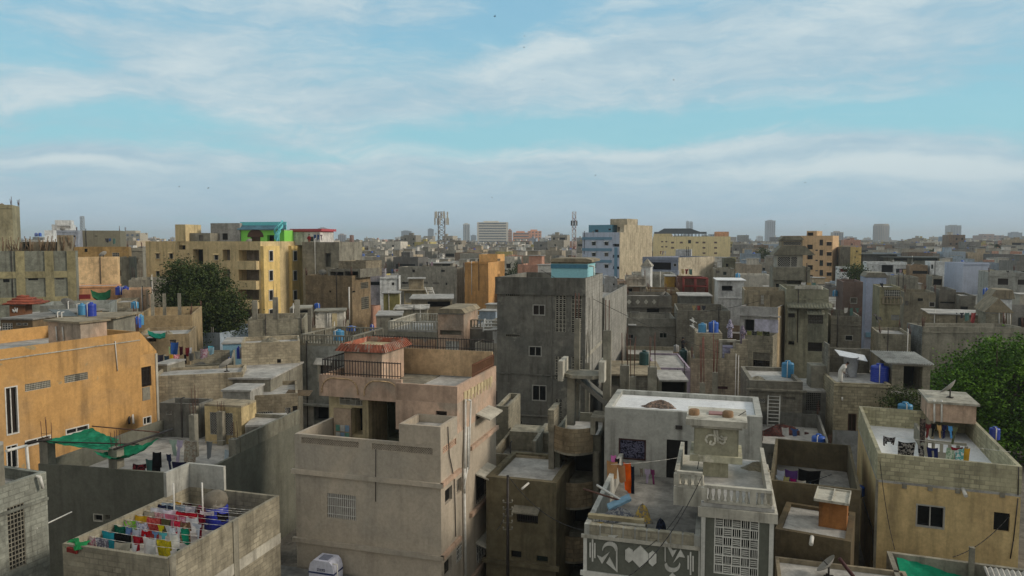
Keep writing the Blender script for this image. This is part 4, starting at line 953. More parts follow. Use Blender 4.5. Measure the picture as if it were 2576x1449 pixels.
# ---- M4 grey house with the balustrade roof
tile('B1')
H = M4 = mh('grey plastered house with a baluster railing round its roof behind the red tiled stair head', (583, 242), 1085, 60, wall('blue_grey_render', (148, 150, 144), .55, c2=(134, 136, 130)), [], back=1385, par=0, deck=W['conc'], name='balustrade_house')
m = H.main; m.w('f', 780, 438, 890, 582, dict(kind='frame', fmat=DSTEEL) if 0 else 'frame', fmat=DSTEEL); g = MB(); a0, a1, zb, zt = m.rect('f', 752, 420, 780, 596); g.box(a0, -.05, zb, a1, -.003, zt); H.part(g, 'trellis_shutter', W['trim'])
zz = H.z + .125; H.bal([(.1, .1, zz), (H.W - .1, .1, zz), (H.W - .1, H.D - .1, zz), (.1, H.D - .1, zz), (.1, .1, zz)], .78, .24, .07, CONC)
g = MB(); a0, a1, zb, zt = m.rect('f', 742, 372, 905, 425); corr = [m.P('f', a0, zt, .1), m.P('f', a1, zt, .1), m.P('f', a1, zb, .6), m.P('f', a0, zb, .6)]; g.prism(corr, (0, 0, .05)); H.part(g, 'sunshade', SHEET)
m.panel('f', 600, 770, 712, 1010, SHEET, .05, name='corrugated_sheet'); m.w('f', 712, 830, 855, 975, 'door', rd=.8)
m.ledge('f', m.hit('f', (700, 820))[1], .15, .5, a0=.1)
tile('A1')
H = mh('roof house with a peeling white tank room behind the balustrade house', (695, 1265), 1000, 68, W['concw'], d=7, par=.3, name='peeling_tank_house')
pw = wall('peeling_white', (206, 200, 186), .4, patch=(120, 118, 112), pf=.55); B_ = upper(H, .8, (728, 1108), (1005, 1098), pw, d=2.6, par=-.15, name='tank_room', deck=W['conc'])
g = MB(); 
for x in (845, 860, 872): g.path([B_.P('f', *B_.hit('f', (x, 1120)), .06), B_.P('f', *B_.hit('f', (x, 1280)), .06)], .035, 5)
H.part(g, 'pipe', PIPE); B_.panel('f', 890, 1120, 938, 1250, W['cream'], .03, name='ochre_panel')
# ---- M5 pink stair tower house
H = M5 = mh('peach and grey house with a baluster roof terrace and a plain stair tower', (1430, 1292), 1900, 78, W['conc'], [('f', 1680, 1430, 1745, 1480, FR)], d=9, th=-.2, par=0, deck=W['deck'], name='stair_tower_house')
m = H.main; zz = H.z + .125; m.panel('f', 1535, 1370, 1900, 1560, wall('peeling_peach', (196, 162, 134), .5, patch=(158, 154, 144), pf=.55), .02, name='peach_plaster')
H.bal([(.1, .1, zz), (H.W - .1, .1, zz), (H.W - .1, H.D - .1, zz), (.1, H.D - .1, zz), (.1, .1, zz)], .95, .3, .08, W['trim'])
p = H.onF(-.6, (1912, 1100)); q = H.onF(-.6, (2160, 1100)); zt = H.onF(-.6, (2000, 1130)).z
tw = H.block(p.x, q.x, -.6, 5.5, 0, zt, W['pink'], par=0, name='stair_tower_wall', rname='stair_tower_slab'); tile('B1'); tw.w('f', 1985, 205, 2115, 430, 'ring', n=4, m=6, fmat=PIPE, mat=W['trim']); tw.w('f', 1930, 100, 2140, 145, 'pane', rd=.5, mat=W['conc'])
g = MB(); b = tw.b; g.prism([(b[0] - .2, -.8, zt + .125), (b[0] + .2, -.8, zt + .6), (b[1] - .2, -.8, zt + .6), (b[1] + .25, -.8, zt + .125)], (0, 6.5, 0)); H.part(g, 'gabled_cap', W['concw'])
sr = H.block(q.x + .003, q.x + 2.6, 2, 9, 0, H.z + .2, W['concd'], par=0, name='side_wall', rname='side_slab'); zz = H.z + .33; H.bal([(q.x + .1, 2.1, zz), (q.x + 2.5, 2.1, zz), (q.x + 2.5, 8.9, zz)], .9, .3, .08, CONC)
# ---- M6, M7 and the little roofs before them
tile('A1')
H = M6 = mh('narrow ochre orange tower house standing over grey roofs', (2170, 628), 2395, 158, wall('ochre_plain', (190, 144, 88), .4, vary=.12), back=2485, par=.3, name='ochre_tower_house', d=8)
H.main.panel('r', 0, 0, 0, 0, wall('ochre_sunlit', (214, 166, 106), .3, vary=.12), .03, name='side_panel', m=(.02, H.D + 6, 0, H.z)); B_ = H.block(1.0, H.W + .03, H.D + .003, H.D + 6, 0, H.z + 1.6, MC['ochre_sunlit'], par=.3, name='rear_wall', rname='rear_roof')  # paler ochre: sunlight on the right face, put into the colour
for y in (605, 727): B_.w('r', 2468, y - 14, 2515, y + 14, 'jali', n=4, m=1, fmat=W['tan'], name='vent')
for y in (735, 885): H.main.wm('r', 4, 5.2, H.z - (y - 640) * .2604 / 11.6 - .8, H.z - (y - 640) * .2604 / 11.6 + .2, 'pane')
mh('wide grey block house with small scattered windows left of the ochre tower', (1530, 672), 2090, 165, wall('mid_grey_render', (148, 144, 132), .55, vary=.2), [('f', 1665, 695, 1690, 725), ('f', 1940, 692, 1978, 720), ('f', 2115, 700, 2132, 730), ('f', 1560, 820, 1625, 835), ('f', 1862, 822, 1925, 838), ('f', 1985, 825, 2002, 848), ('f', 1770, 815, 1815, 835)], back=2165, par=.6, name='grey_block_house')
mh('flat topped grey stair room with dark openings under the cell tower', (1830, 640), 2050, 178, CONC, [('f', 1870, 640, 1945, 660), ('f', 1955, 645, 2030, 662)], d=6, par=-.3, name='stair_room')
H = mh('small yellow roof room with an arched door and wide slab eaves', (1585, 900), 1810, 112, W['cream'], [('f', 1595, 925, 1655, 1020, dict(kind='door', mat=W['trim'], rd=.2))], d=5, par=-.7, deck=W['concw'], name='yellow_roof_room'); upper(H, 1, (1632, 790), (1770, 790), W['concw'], d=3, par=-.3, zb=H.z + .13)
mh('brown walled roof with a long slab under the yellow roof room', (1655, 985), 2040, 100, W['blockb'], [('f', 1810, 1005, 2030, 1060, dict(kind='door', rd=1.))], d=8, par=-.3, name='slab_roof_house')
mh('grey block room roofed with patchy white sheets', (1500, 1085), 1800, 92, W['block'], d=6, par=-.25, th=-.1, deck=wall('patchy_white_sheet', (190, 186, 176), .5, patch=(110, 106, 98), pf=.5), name='sheet_roof_room')
mh('low grey roof room with a dark doorway beside the sheet roofed room', (1315, 1150), 1550, 86, W['conc'], [('f', 1455, 1165, 1480, 1210)], d=6, par=-.1, name='low_roof_room')
mh('olive roof room with a flat slab among dark sheds', (1385, 930), 1525, 128, wall('olive_paint', (140, 134, 84), .4), d=5, par=-.3, name='olive_roof_room')
mh('white plastered house wall with one small window', (1350, 770), 1530, 150, W['white'], [('f', 1465, 822, 1490, 850)], d=8, par=.2, name='white_house')
mh('mauve grey house with round red canopies over its balcony', (1255, 700), 1390, 150, wall('mauve_plaster', (150, 146, 150), .4), [('f', 1260, 815, 1400, 850, dict(kind='door', rd=1.2))], d=8, par=.3, name='mauve_house')
mh('pale concrete house with a blue grey sheeted wall left of the white and blue block', (240, 600) if 0 else (1210, 640), 1290, 190, W['concl'], d=8, par=.3, name='pale_house')
# ---- M8 onwards: houses right of the grey tower
tile('A2')
wb = wall('pale_blue_white', (186, 196, 212), .25, vary=.07); sbl = plain('steel_blue', (104, 142, 166), .7, 0, .08)
H = M8 = mh('six storey pale blue and white apartment house with a bare concrete flank', (990, 340), 1352, 196, wb, back=1668, th=-.62, par=.6, name='blue_white_apartment_house', cat='apartment house')
m = H.main; Wd = H.W; D = H.D; print('M8', Wd, D)
for y in (445, 551, 663, 775):
    for x in (1100, 1222): m.w('f', x - 19, y - 20, x + 19, y + 20, 'frame1', shade=.5, smat=W['white'])
    m.w('f', 1282, y + 5, 1346, y + 32, dict and 'door', rd=1.0, name='balcony_opening')
for y in (397, 505, 617): z = m.hit('f', (1170, y))[1]; g = MB(); g.box(-.05, -.16, z - .35, Wd * .8, -.004, z + .35); H.part(g, 'blue_band', sbl)
a0 = m.hit('f', (1300, 500))[0]; a1 = m.hit('f', (1328, 500))[0]; g = MB(); g.box(a0, -.12, 0, a1, -.005, H.z - 3.9); H.part(g, 'blue_strip', sbl)
m.panel('r', 0, 0, 0, 0, wall('flank_concrete', (186, 174, 148), .6, vary=.18), .04, name='flank_plaster', m=(.02, D, 0, H.z))
B_ = upper(H, 3.5, (1050, 268), (1278, 262), plain('teal_paint', (92, 140, 160), .7, 0, .08), d=8, par=.4, name='teal_wall', wins=[('f', 1110, 312, 1144, 336), ('f', 1240, 302, 1265, 318)])
B2_ = H.block(Wd * .82, Wd + .04, 2.5, D, H.z + .003, H.onF(2.5, (1330, 265)).z, MC['flank_concrete'], par=.3, name='upper_flank', rname='upper_roof'); B2_.w('f', 1285, 285, 1350, 330, 'door', rd=1.5)
B3_ = H.block(Wd * .55, Wd + .041, 4.2, 10.5, B2_.b[5] + .003, B2_.b[5] + 1.6, wall('flank_concrete2', (190, 178, 152), .5), par=.3, name='lift_room', rname='lift_roof'); 
for y in (400, 450, 520): B2_ and m.w('r', 1500, y, 1510, y + 12, 'pane')
H = mh('long cream office block with a steel framed canopy on its roof on the skyline', (1675, 378), 2428, 380, wall('cream_office', (226, 208, 158), .25, vary=.06), [], d=14, th=.05, par=.6, name='cream_office_block', cat='office block')
mr = plain('maroon_window', (84, 50, 44), .4)
for (x, ys) in ((1860, (437, 488)), (1945, (437,)), (2097, (437,)), (2164, (437, 488, 540)), (2276, (437, 488, 540))):
    for y in ys: H.main.w('f', x - 14, y - 8, x + 14, y + 8, mat=mr)
for y in (377, 428, 478):
    for x in (1760, 1800): H.main.w('f', x - 10, y - 6, x + 10, y + 6, mat=mr)
H.main.w('f', 2010, 412, 2040, 445, 'door', rd=1.)
upper(H, 2, (1676, 340) if 0 else (1680, 352), (1850, 352), MC['cream_office'], d=8, par=.3); upper(H, 3, (2275, 332), (2405, 330), wall('salmon', (226, 170, 128), .3), d=6, par=.2)
g = MB(); p = H.onF(3, (1685, 350)); q = H.onF(3, (2190, 350)); zt = H.onF(3, (1900, 300)).z
g.box(p.x, 3, zt - 2.8, q.x, 10, zt - 1.8); g.prism([(p.x + 2, 6, zt - 1.79), (q.x - 3, 6, zt - 1.79), (q.x - 8, 6, zt), (p.x + 5, 6, zt)], (0, .4, 0)); 
for i in range(16): x = p.x + (q.x - p.x) * i / 15; g.tube((x, 3.2, H.z - .6), (x, 3.2, zt - 2.8), .18, 4); g.tube((x, 9.6, H.z - .6), (x, 9.6, zt - 2.8), .18, 4)
H.part(g, 'steel_canopy', plain('canopy_steel', (84, 92, 96), .6))
H = mh('blue grey house with a long dark balcony and a bare concrete flank', (1570, 575), 1925, 150, wall('blue_grey_paint', (134, 142, 158), .35, vary=.1), [('f', 1640, 628, 1845, 700, dict(kind='door', rd=1.6, name='balcony_opening')), ('f', 1868, 640, 1898, 668, FR)], back=2275, par=.5, th=-.75, name='blue_grey_house')
H.main.panel('r', 0, 0, 0, 0, wall('pale_flank', (182, 172, 150), .55), .03, name='flank_plaster', m=(.02, H.D, 0, H.z))
q = H.main.rect('f', 1570, 700, 1925, 742); H.main.panel('f', 0, 0, 0, 0, wall('blue_grey_paint2', (150, 158, 172), .3), .5, name='balcony_parapet', m=q)
mh('white roof block with a dark niche above the blue grey house', (1890, 505), 2050, 178, wall('white_block', (200, 202, 204), .4), back=2135, d=6, par=.3, name='white_roof_block')
H = mh('small white tiled kiosk with a pyramid cap on a roof', (1563, 672), 1655, 118, W['white'], d=4.5, par=-.2, back=1675, name='white_kiosk', cat='kiosk')
g = MB(); z = H.z + .123; g.prism([(-.2, -.2, z), (H.W + .2, -.2, z), (H.W / 2, H.D / 2, z + 1.2)], (0, .05, 0)); g.poly([(-.2, -.2, z), (H.W + .2, -.2, z), (H.W / 2, H.D / 2, z + 1.2)]); g.poly([(H.W + .2, -.2, z), (H.W + .2, H.D + .2, z), (H.W / 2, H.D / 2, z + 1.2)]); g.poly([(H.W + .2, H.D + .2, z), (-.2, H.D + .2, z), (H.W / 2, H.D / 2, z + 1.2)]); g.poly([(-.2, H.D + .2, z), (-.2, -.2, z), (H.W / 2, H.D / 2, z + 1.2)]); H.part(g, 'pyramid_cap', W['concl'])
mh('pale long low roof with a white edge behind the kiosk house', (1480, 740), 1900, 125, W['concl'], d=10, par=.4, name='pale_roof_house')
H = mh('old pinkish house with an arched niche and a peeling upper room', (1325, 805), 1415, 111, W['pink'], [('f', 1345, 830, 1395, 890, dict(kind='jali', n=3, m=4, fmat=CONC))], d=5, par=.2, name='arched_house')
H = mh('peeling house with a projecting slab and a dark open doorway', (1412, 765), 1610, 113, wall('peeling_grey', (168, 160, 146), .6, patch=(206, 198, 182), pf=.52), [('f', 1425, 880, 1472, 945, dict(kind='door', rd=1.)), ('f', 1478, 862, 1545, 950, dict(kind='door', rd=.5, mat=W['pink']))], d=6, par=.3, name='peeling_house'); g = MB(); z = H.main.hit('f', (1500, 853))[1]; g.box(-.3, -1., z - .15, H.W + .1, -.004, z); H.part(g, 'projecting_slab', W['concl'])
mh('grey wall room with soot stains next to the pinkish arched house', (1200, 782), 1335, 84, wall('sooty', (150, 150, 148), .6), [('f', 1285, 832, 1300, 850)], d=5, par=.4, th=-.05, name='sooty_room')
mh('mustard yellow stair room between brown walls', (1800, 765), 1900, 112, wall('mustard', (178, 142, 66), .4), [('f', 1825, 870, 1882, 900)], d=5, par=-.2, name='mustard_stair_room')
H = mh('maroon brick house with a red frame on its roof', (1905, 778), 2200, 108, wall('maroon_wall', (112, 82, 72), .4), d=7, par=.4, name='maroon_house')
g = MB(); rr = plain('red_frame', (120, 46, 40)); p = H.onF(-2.5, (1970, 780)); q = H.onF(-2.5, (2200, 780)); z0 = H.onF(-2.5, (2000, 940)).z
for y in (-2.5, -.3):
    for x in (p.x, (p.x + q.x) / 2, q.x): g.tube((x, y, z0), (x, y, p.z), .12, 4)
    g.tube((p.x, y, p.z), (q.x, y, p.z), .14, 4); g.tube((p.x, y, p.z - 1.2), (q.x, y, p.z - 1.2), .08, 4)
H.part(g, 'roof_frame', rr)
mh('brown wall house with a low flat parapet', (1620, 895), 1940, 104, wall('brown_wall', (150, 132, 104), .4), d=7, par=.4, name='brown_wall_house')
H = mh('grey house front with four pale diamond ornaments', (1420, 950), 1865, 95, wall('brown_grey', (118, 114, 104), .35), [('f', 1452, 1102, 1543, 1158, 'frame1'), ('f', 1612, 1075, 1732, 1165, dict(kind='door', rd=.8)), ('f', 1775, 1105, 1818, 1145, dict(kind='jali', n=4, m=4))], d=8, par=.5, th=-.1, name='diamond_house')
for x in (1440, 1524, 1604, 1682):
    g = MB(); g.prism([H.main.P('f', *H.main.hit('f', (x + a, 1010 + b)), .003) for a, b in ((-22, 0), (0, -25), (22, 0), (0, 25))], (0, -.08, 0)); H.part(g, 'diamond_ornament', W['trim'])
H.main.ledge('f', H.main.hit('f', (1640, 1068))[1], .2, .2)
H = mh('low grey house with two windows and a thin sunshade below the diamond house', (1420, 1165), 1905, 86, wall('low_grey', (142, 140, 130), .5), [('f', 1432, 1320, 1485, 1365, 'frame1'), ('f', 1730, 1305, 1810, 1362, 'frame')], d=7, par=.9, th=-.1, name='two_window_house')
g = MB(); a0, a1, zb, zt = H.main.rect('f', 1430, 1215, 1508, 1235); g.box(a0, -.6, zb, a1, -.003, zb + .15); H.part(g, 'sunshade', W['white'])
mh('long block boundary wall of a roof yard with junk on it', (1905, 1090), 2440, 82, W['blockd'], d=9, par=1.2, th=-.12, name='roof_yard_house')
H = mh('dark grey flat topped room with iron frames on its roof', (1930, 955), 2250, 95, W['concd'], [('f', 2000, 1025, 2205, 1085, dict(kind='door', rd=.2, mat=W['dirty']))], d=6, par=-.2, th=-.1, name='frame_roof_room')
mh('olive grey stair house behind the iron frames', (2360, 590), 2480, 150, wall('olive_grey', (118, 118, 100), .4), [('f', 2375, 640, 2400, 670)], d=6, par=.3, name='olive_stair_house')
mh('pale grey house with green shuttered windows', (2275, 690), 2470, 138, W['conc'], [('f', 2280, 700, 2315, 735), ('f', 2350, 720, 2382, 750)], d=8, par=.4, name='green_shutter_house')
mh('white walled house with a dark porch under a white sheet roof', (2300, 805), 2570, 120, W['white'], [('f', 2335, 855, 2440, 905, dict(kind='door', rd=1.5))], d=8, par=-.3, deck=W['deckw'], name='white_porch_house')
# ---- laundry stair house (block stairs with two tanks) and neighbours
tile('G')
H = GS = mh('tan block stair house with an open stairway, a lilac gate and two tanks on top', (128, 880), 1003, 66, W['blockt'], [('f', 525, 1405, 680, 1440, dict(kind='grille', n=8, bars=plain('maroon_bars', (70, 32, 32))))], d=5, par=.0, th=-.12, name='block_stair_house')
zt = H.onF(0, (560, 1000)).z; H.blocks.clear(); H.z = zt; m = H.main = H.block(0, H.W, 0, H.D, 0, zt, W['blockt'], par=.3)
m.w('f', 525, 1405, 680, 1445, 'grille', n=8, bars=plain('maroon_bars', (70, 32, 32)))
p = H.onF(1.0, (205, 600)); q = H.onF(1.0, (600, 600)); tb = H.block(p.x, q.x, 1.0, 4.5, zt - .3, p.z, W['blockt'], par=.06, name='tank_tower', rname='tank_floor'); GZ = p.z - .06
p = H.onF(.6, (600, 780)); q = H.onF(.6, (755, 1000)); g = MB(); g.box(p.x, .6, zt - .3, q.x, .7, p.z); gt_ = H.part(g, 'gate', plain('lilac_gate', (172, 172, 196), .5)); g = MB()
for i in range(4): z = zt + (p.z - zt) * (i + .3) / 4; g.tube((p.x, .58, z), (q.x, .58, z), .02, 4)
for i in range(3): g.lathe([(.3, 0), (.26, .02)], ((p.x + q.x) / 2, .58, zt + (p.z - zt) * (i + .5) / 3), 10)
g.build('gate_scrollwork', plain('gate_iron', (92, 92, 120), .5), gt_); g = MB(); g.box(p.x - .25, .5, zt - .3, p.x - .003, .8, p.z + .3); g.box(q.x + .003, .5, zt - .3, q.x + .25, .8, p.z + .3); g.box(p.x - .3, .45, p.z + .303, q.x + .3, .9, p.z + .5); H.part(g, 'gate_frame', W['concl'])
x0 = q.x + .26; g = MB()
for i in range(8): g.box(x0, .7 + i * .3, zt - .3, x0 + 1.15, 1.0 + i * .3 + .2, zt - .1 + .21 * i)
H.part(g, 'stairs', CONC); GST = (x0, zt)
g = MB(); x1 = H.W
for i in range(5): g.box(x1 - .5 * (i + 1), -.004, zt + .002 + 0, x1 - .5 * i - .003, .25, zt + .45 * (4 - i) + .1)
H.part(g, 'stepped_wall', W['blockt'])
H = GH = mh('two storey house with a lilac washed upper room and laundry over its low wall', (868, 190), 1445, 78, wall('lilac_grey', (166, 164, 160), .4), [], back=1572, th=-.5, par=.9, name='lilac_room_house')
m = H.main; m.w('f', 930, 395, 1078, 570, dict(kind='x') and 'door', rd=.9); m.panel('f', 1085, 395, 1445, 585, wall('lilac_wash', (190, 188, 204), .3), .02, name='lilac_wash'); m.ledge('f', m.hit('f', (1100, 345))[1], .12, .3)
zb_ = H.onF(-2.8, (1180, 640)).z; zf = 0
fl = H.block(H.onF(-2.8, (905, 700)).x, H.W + .004, -2.8, -.003, 0, zb_, W['block'], par=1.0, name='front_wall', rname='front_terrace'); fl.w('f', 1062, 1010, 1312, 1185, 'grille', n=10); fl.w('f', 1062, 895, 1315, 1005, 'pane', mat=W['blockd'], rd=.08)
m.panel('r', 0, 0, 0, 0, wall('tan_flank', (178, 160, 128), .55), .02, name='flank_plaster', m=(.02, H.D, 0, H.z)); m.w('r', 1512, 375, 1540, 555, 'door', rd=.5)
up_ = upper(H, 3, (1075, 18), (1325, 10), W['concw'], d=3, par=.2); up_.w('f', 1180, 25, 1225, 165, dict(kind='jali') and 'grille', n=4, mat=W['concw'], bars=PIPE)
# ---- M11 front: the greenish house with ribbed sunshades
tile('A3')
H = MG = mh('greenish grey house with ribbed bands, peeling patches and barred windows', (278, 885), 718, 78, wall('greenish_render', (146, 144, 124), .5, patch=(190, 180, 154), pf=.63), back=None, d=9, par=1.0, th=-.1, name='ribbed_house')
m = H.main; m.w('f', 300, 1120, 362, 1160, 'pane'); m.w('f', 490, 1135, 635, 1222, dict(n=9) and 'grille', n=9)
tile('B3'); m.w('f', 300, 205, 356, 238, 'pane'); m.w('f', 488, 218, 628, 302, 'grille', n=9)
tile('A3'); rb = wall('ribbed_render', (132, 132, 116), .4, streak=.6)
for (x0, y0, x1, y1) in ((290, 1165, 372, 1380), (478, 1225, 645, 1400)):
    a0, a1, zb, zt = m.rect('f', x0, y0, x1, y1); g = MB(); n = int((a1 - a0) / .28)
    g.box(a0, -.05, zb, a1, -.003, zt)
    for i in range(n): g.box(a0 + (a1 - a0) * i / n, -.12, zb, a0 + (a1 - a0) * (i + .5) / n, -.051, zt)
    H.part(g, 'ribbed_band', rb)
for (x0, y0, x1, y1) in ((290, 1075, 372, 1115), (478, 1085, 645, 1130), (285, 1020, 718, 1068)):
    a0, a1, zb, zt = m.rect('f', x0, y0, x1, y1); g = MB(); n = int((a1 - a0) / .28)
    g.prism([(a0, -.003, zt), (a0, -.003, zt - .15), (a0, -.7, zb), (a0, -.7, zb + .1)], (a1 - a0, 0, 0))
    for i in range(n): x = a0 + (a1 - a0) * i / n; g.tube((x, -.05, zt + .01), (x, -.7, zb + .11), .05, 4)
    H.part(g, 'ribbed_sunshade', rb)
a0, a1, zb, zt = m.rect('f', 278, 885, 718, 905); zz = H.z + .003; g = MB(); 
for i in range(16): x = H.W * .25 + H.W * .6 * i / 16; g.lathe([(.2, 0), (.2, .35)], (x, .08, zz), 8)
g.box(.1, 0, zz + .351, H.W * .9, .16, zz + .43); H.part(g, 'ring_coping', W['trim'])
lw = H.block(-4.2, -.003, 1.5, 8, 0, H.z - .3, W['concw'], par=.8, name='side_wall', rname='side_roof')
H = mh('stepped grey tower house with a flared top, lattice bands and a trellised storey', (160, 675), 530, 104, wall('stepped_grey', (136, 132, 116), .45), [('f', 180, 835, 238, 868), ('f', 285, 808, 425, 870, dict(kind='door', rd=1., mat=W['dirty']))], d=7, th=-.12, par=.4, name='stepped_tower_house')
g = MB(); p = H.onF(-.5, (165, 675)); q = H.onF(-.5, (440, 675)); z1 = p.z; z0 = H.onF(-.5, (300, 800)).z; g.box(p.x - .2, -.7, z0, q.x + .2, -.004, z1 + .01); H.part(g, 'projecting_band', MC['stepped_grey'])
mid = upper(H, .6, (190, 565), (440, 565), W['trim'], d=5, par=0, wins=[('f', 195, 572, 320, 672, dict(kind='diag', n=6, m=5)), ('f', 325, 572, 385, 672, dict(kind='diag', n=3, m=5))], name='trellis_storey')
g = MB(); z0 = mid.b[5] + .13; zt = H.onF(.0, (320, 470)).z; x0, x1 = mid.b[0], mid.b[1]
g.prism([(x0 - .6, 0, z0), (x1 + 1.6, 0, z0), (x1 + .2, 0, zt), (x0 + .5, 0, zt)], (0, 5.5, 0)); H.part(g, 'flared_band', MC['stepped_grey'])
z2 = H.onF(.0, (320, 420)).z; lb = H.block(x0 + .6, x1 - .1, .4, 5, zt + .003, z2, W['concw'], par=0, name='lattice_band', rname='lattice_slab'); lb.wm('f', x0 + .8, x1 - .3, zt + .1, z2 - .1, 'diag', n=12, m=2)
z3 = H.onF(.0, (320, 395)).z; g = MB(); g.prism([(x0 + .3, .1, z2 + .125), (x1 + .1, .1, z2 + .125), (x1 - .4, .1, z3 + .3), (x0 + .8, .1, z3 + .3)], (0, 5, 0)); H.part(g, 'flared_cap', MC['stepped_grey'])
tt = wall('sandy_tan', (204, 172, 132), .35, vary=.08)
H = mh('tan five storey apartment building with staggered dark windows right of centre on the skyline', (225, 372), 740, 225, tt, back=800, th=-.62, par=.6, name='tan_apartment_building', cat='apartment building')
for y, x1s in ((437, 1), (535, 1), (635, 1), (730, 1)):
    H.main.w('f', 480, y + 20, 535, y + 65, 'door', rd=1.); H.main.w('f', 600, y - 28, 635, y + 28); H.main.w('f', 670, y - 12, 718, y + 30, shade=.8); H.main.w('f', 560, y + 68, 585, y + 80)
upper(H, 1, (478, 325), (575, 325), MC['sandy_tan'], d=7, par=.3, wins=[('f', 482, 340, 540, 405, dict(kind='door', rd=1.))])
tile('A3')
mh('dark block house beside the narrow yellow fronted house', (800, 480), 945, 215, W['blockd'], back=None, d=8, par=.3, name='dark_block_house')
mh('narrow yellow fronted house with three small windows', (938, 482), 1022, 205, wall('pale_yellow', (222, 192, 122), .3), [('f', 955, 515, 970, 530), ('f', 940, 570, 950, 590), ('f', 940, 630, 950, 648)], d=8, par=.3, name='narrow_yellow_house')
g = mh('low house with a red and white patterned parapet', (790, 675), 925, 160, W['white'], [('f', 800, 690, 870, 720, dict(kind='diag', n=7, m=2, fmat=plain('red_trim', (150, 52, 44))))], d=6, par=.2, name='red_white_house')
H = mh('maroon plastered house with one square window', (830, 815), 1048, 92, wall('maroon_grey', (112, 96, 88), .35, vary=.1), [('f', 895, 968, 966, 1028, 'frame1')], d=7, par=.6, th=-.1, name='maroon_plastered_house')
mh('low dull block house with a square window and a thin ledge', (715, 1145), 1040, 80, W['blockd'], [('f', 845, 1330, 924, 1385, 'frame1')], d=8, par=.9, th=-.1, name='ledge_block_house')
H = mh('pale blue tower with three white lattice panels', (1053, 775), 1272, 98, wall('pale_blue_tower', (166, 178, 200), .25, vary=.08), [('f', 1115, 843, 1212, 998, dict(kind='jali', n=5, m=7, fmat=W['white'], mat=plain('lattice_back', (104, 122, 140)))), ('f', 1115, 1034, 1175, 1165, dict(kind='jali', n=3, m=6, fmat=W['white'], mat=plain('lattice_back', (104, 122, 140)))), ('f', 1105, 1215, 1172, 1298, dict(kind='jali', n=3, m=4, fmat=W['white'], mat=plain('lattice_back', (104, 122, 140))))], d=6, par=0, th=-.05, name='pale_blue_tower')
g = MB(); z = H.z + .125; g.prism([(-.2, -.2, z), (H.W + .2, -.2, z), (H.W * .92, -.2, z + .55), (H.W * .08, -.2, z + .55)], (0, 5, 0)); H.part(g, 'sloped_cap', W['conc'])
a0, a1, zb, zt = H.main.rect('f', 1045, 1305, 1172, 1350); H.main.panel('f', 0, 0, 0, 0, plain('sky_blue_paint', (116, 160, 184)), .3, name='blue_band', m=(a0, a1, zb, zt))
H = mh('olive plastered stair house with a pipe rack and a white grille', (1185, 865), 1415, 84, wall('olive_render', (146, 140, 112), .45), [('f', 1292, 1135, 1392, 1188, dict(kind='jali', n=6, m=4, mat=W['white'])), ('f', 1225, 895, 1395, 980, dict(kind='grille', n=7, mat=W['concd'], bars=PIPE))], d=6, par=.2, th=-.1, name='olive_stair_tower')
H.bal([(H.main.hit('f', (1215, 1030))[0], -.1, H.main.hit('f', (1215, 1030))[1]), (H.main.hit('f', (1395, 1030))[0], -.1, H.main.hit('f', (1215, 1030))[1])], .9, .35, .08, W['concw'])
tile('B3')
H = mh('block house with a stepped side wall below the olive stair house', (1175, 130), 1490, 72, W['block'], [('f', 1220, 160, 1232, 180)], d=6, par=.3, th=-.06, name='stepped_wall_house'); g = MB(); g.box(.8, -.8, 0, 4.2, -.004, H.z - 2.6); H.part(g, 'low_wall', W['conc'])
tile('A3')
W['bluegrey'] = wall('bluish_block', (128, 134, 134), .5, block=.7)
H = mh('long low block house with a white rimmed roof edge behind the green tree', (1598, 1248), 2640, 72, W['conc'], left=1492, th=-.08, par=.5, name='long_block_house')
H.main.panel('l', 0, 0, 0, 0, W['bluegrey'], .02, name='side_panel', m=(.02, H.D, 0, H.z))
H = mh('rear block wall house with pale sheet roofing', (1670, 1128), 2245, 82, W['blockt'], [], d=6, par=-.2, th=-.05, deck=W['deck'], name='sheet_roof_house')
H = mh('gabled block stair head with vertical white pipes', (2210, 1120), 2510, 76, W['block'], [], d=6, par=0, th=-.05, name='gabled_stair_head', cat='stair head')
g = MB(); z = H.z + .125; g.prism([(-.2, -.2, z), (H.W + .2, -.2, z), (H.W * .45, -.2, z + 1.5)], (0, 6.4, 0)); H.part(g, 'gable_cap', W['concw'])
for x in (2335, 2372, 2390, 2418, 2440): H.main.pipe('f', [(x, 1095), (x, 1270)], .05, .1)
H = mh('grey rendered house with two wide dark windows at the right edge', (2232, 722), 2640, 118, wall('grey_white_render', (160, 160, 152), .5), [('f', 2318, 780, 2430, 850, 'frame1'), ('f', 2510, 790, 2630, 850, 'frame1'), ('f', 2510, 995, 2630, 1065, dict(kind='door', rd=1.))], d=9, th=-.05, par=.6, name='wide_window_house')
H = mh('white sided room with a pitched concrete top at the right edge', (2268, 985), 2505, 100, W['white'], d=5, par=0, th=-.05, name='white_sided_room', cat='room'); g = MB(); z = H.z + .125; g.prism([(-.4, -.3, z), (H.W + .3, -.3, z), (H.W, -.3, z + 1.2), (.4, -.3, z + 1.2)], (0, 5, 0)); H.part(g, 'pitched_top', W['concw'])
mh('big plain blue white wall of a large house', (1990, 632), 2270, 172, wall('plain_blue_white', (172, 182, 200), .2, vary=.05), d=9, th=.05, par=.3, back=2320, name='plain_wall_house')
lo = mh('long dark roofed shed with glazed sides', (1015, 552), 1370, 205, wall('dark_shed', (104, 104, 100), .4), d=12, par=-1., deck=wall('dark_sheet', (88, 92, 88), .4), th=0, name='dark_roof_shed', cat='shed')
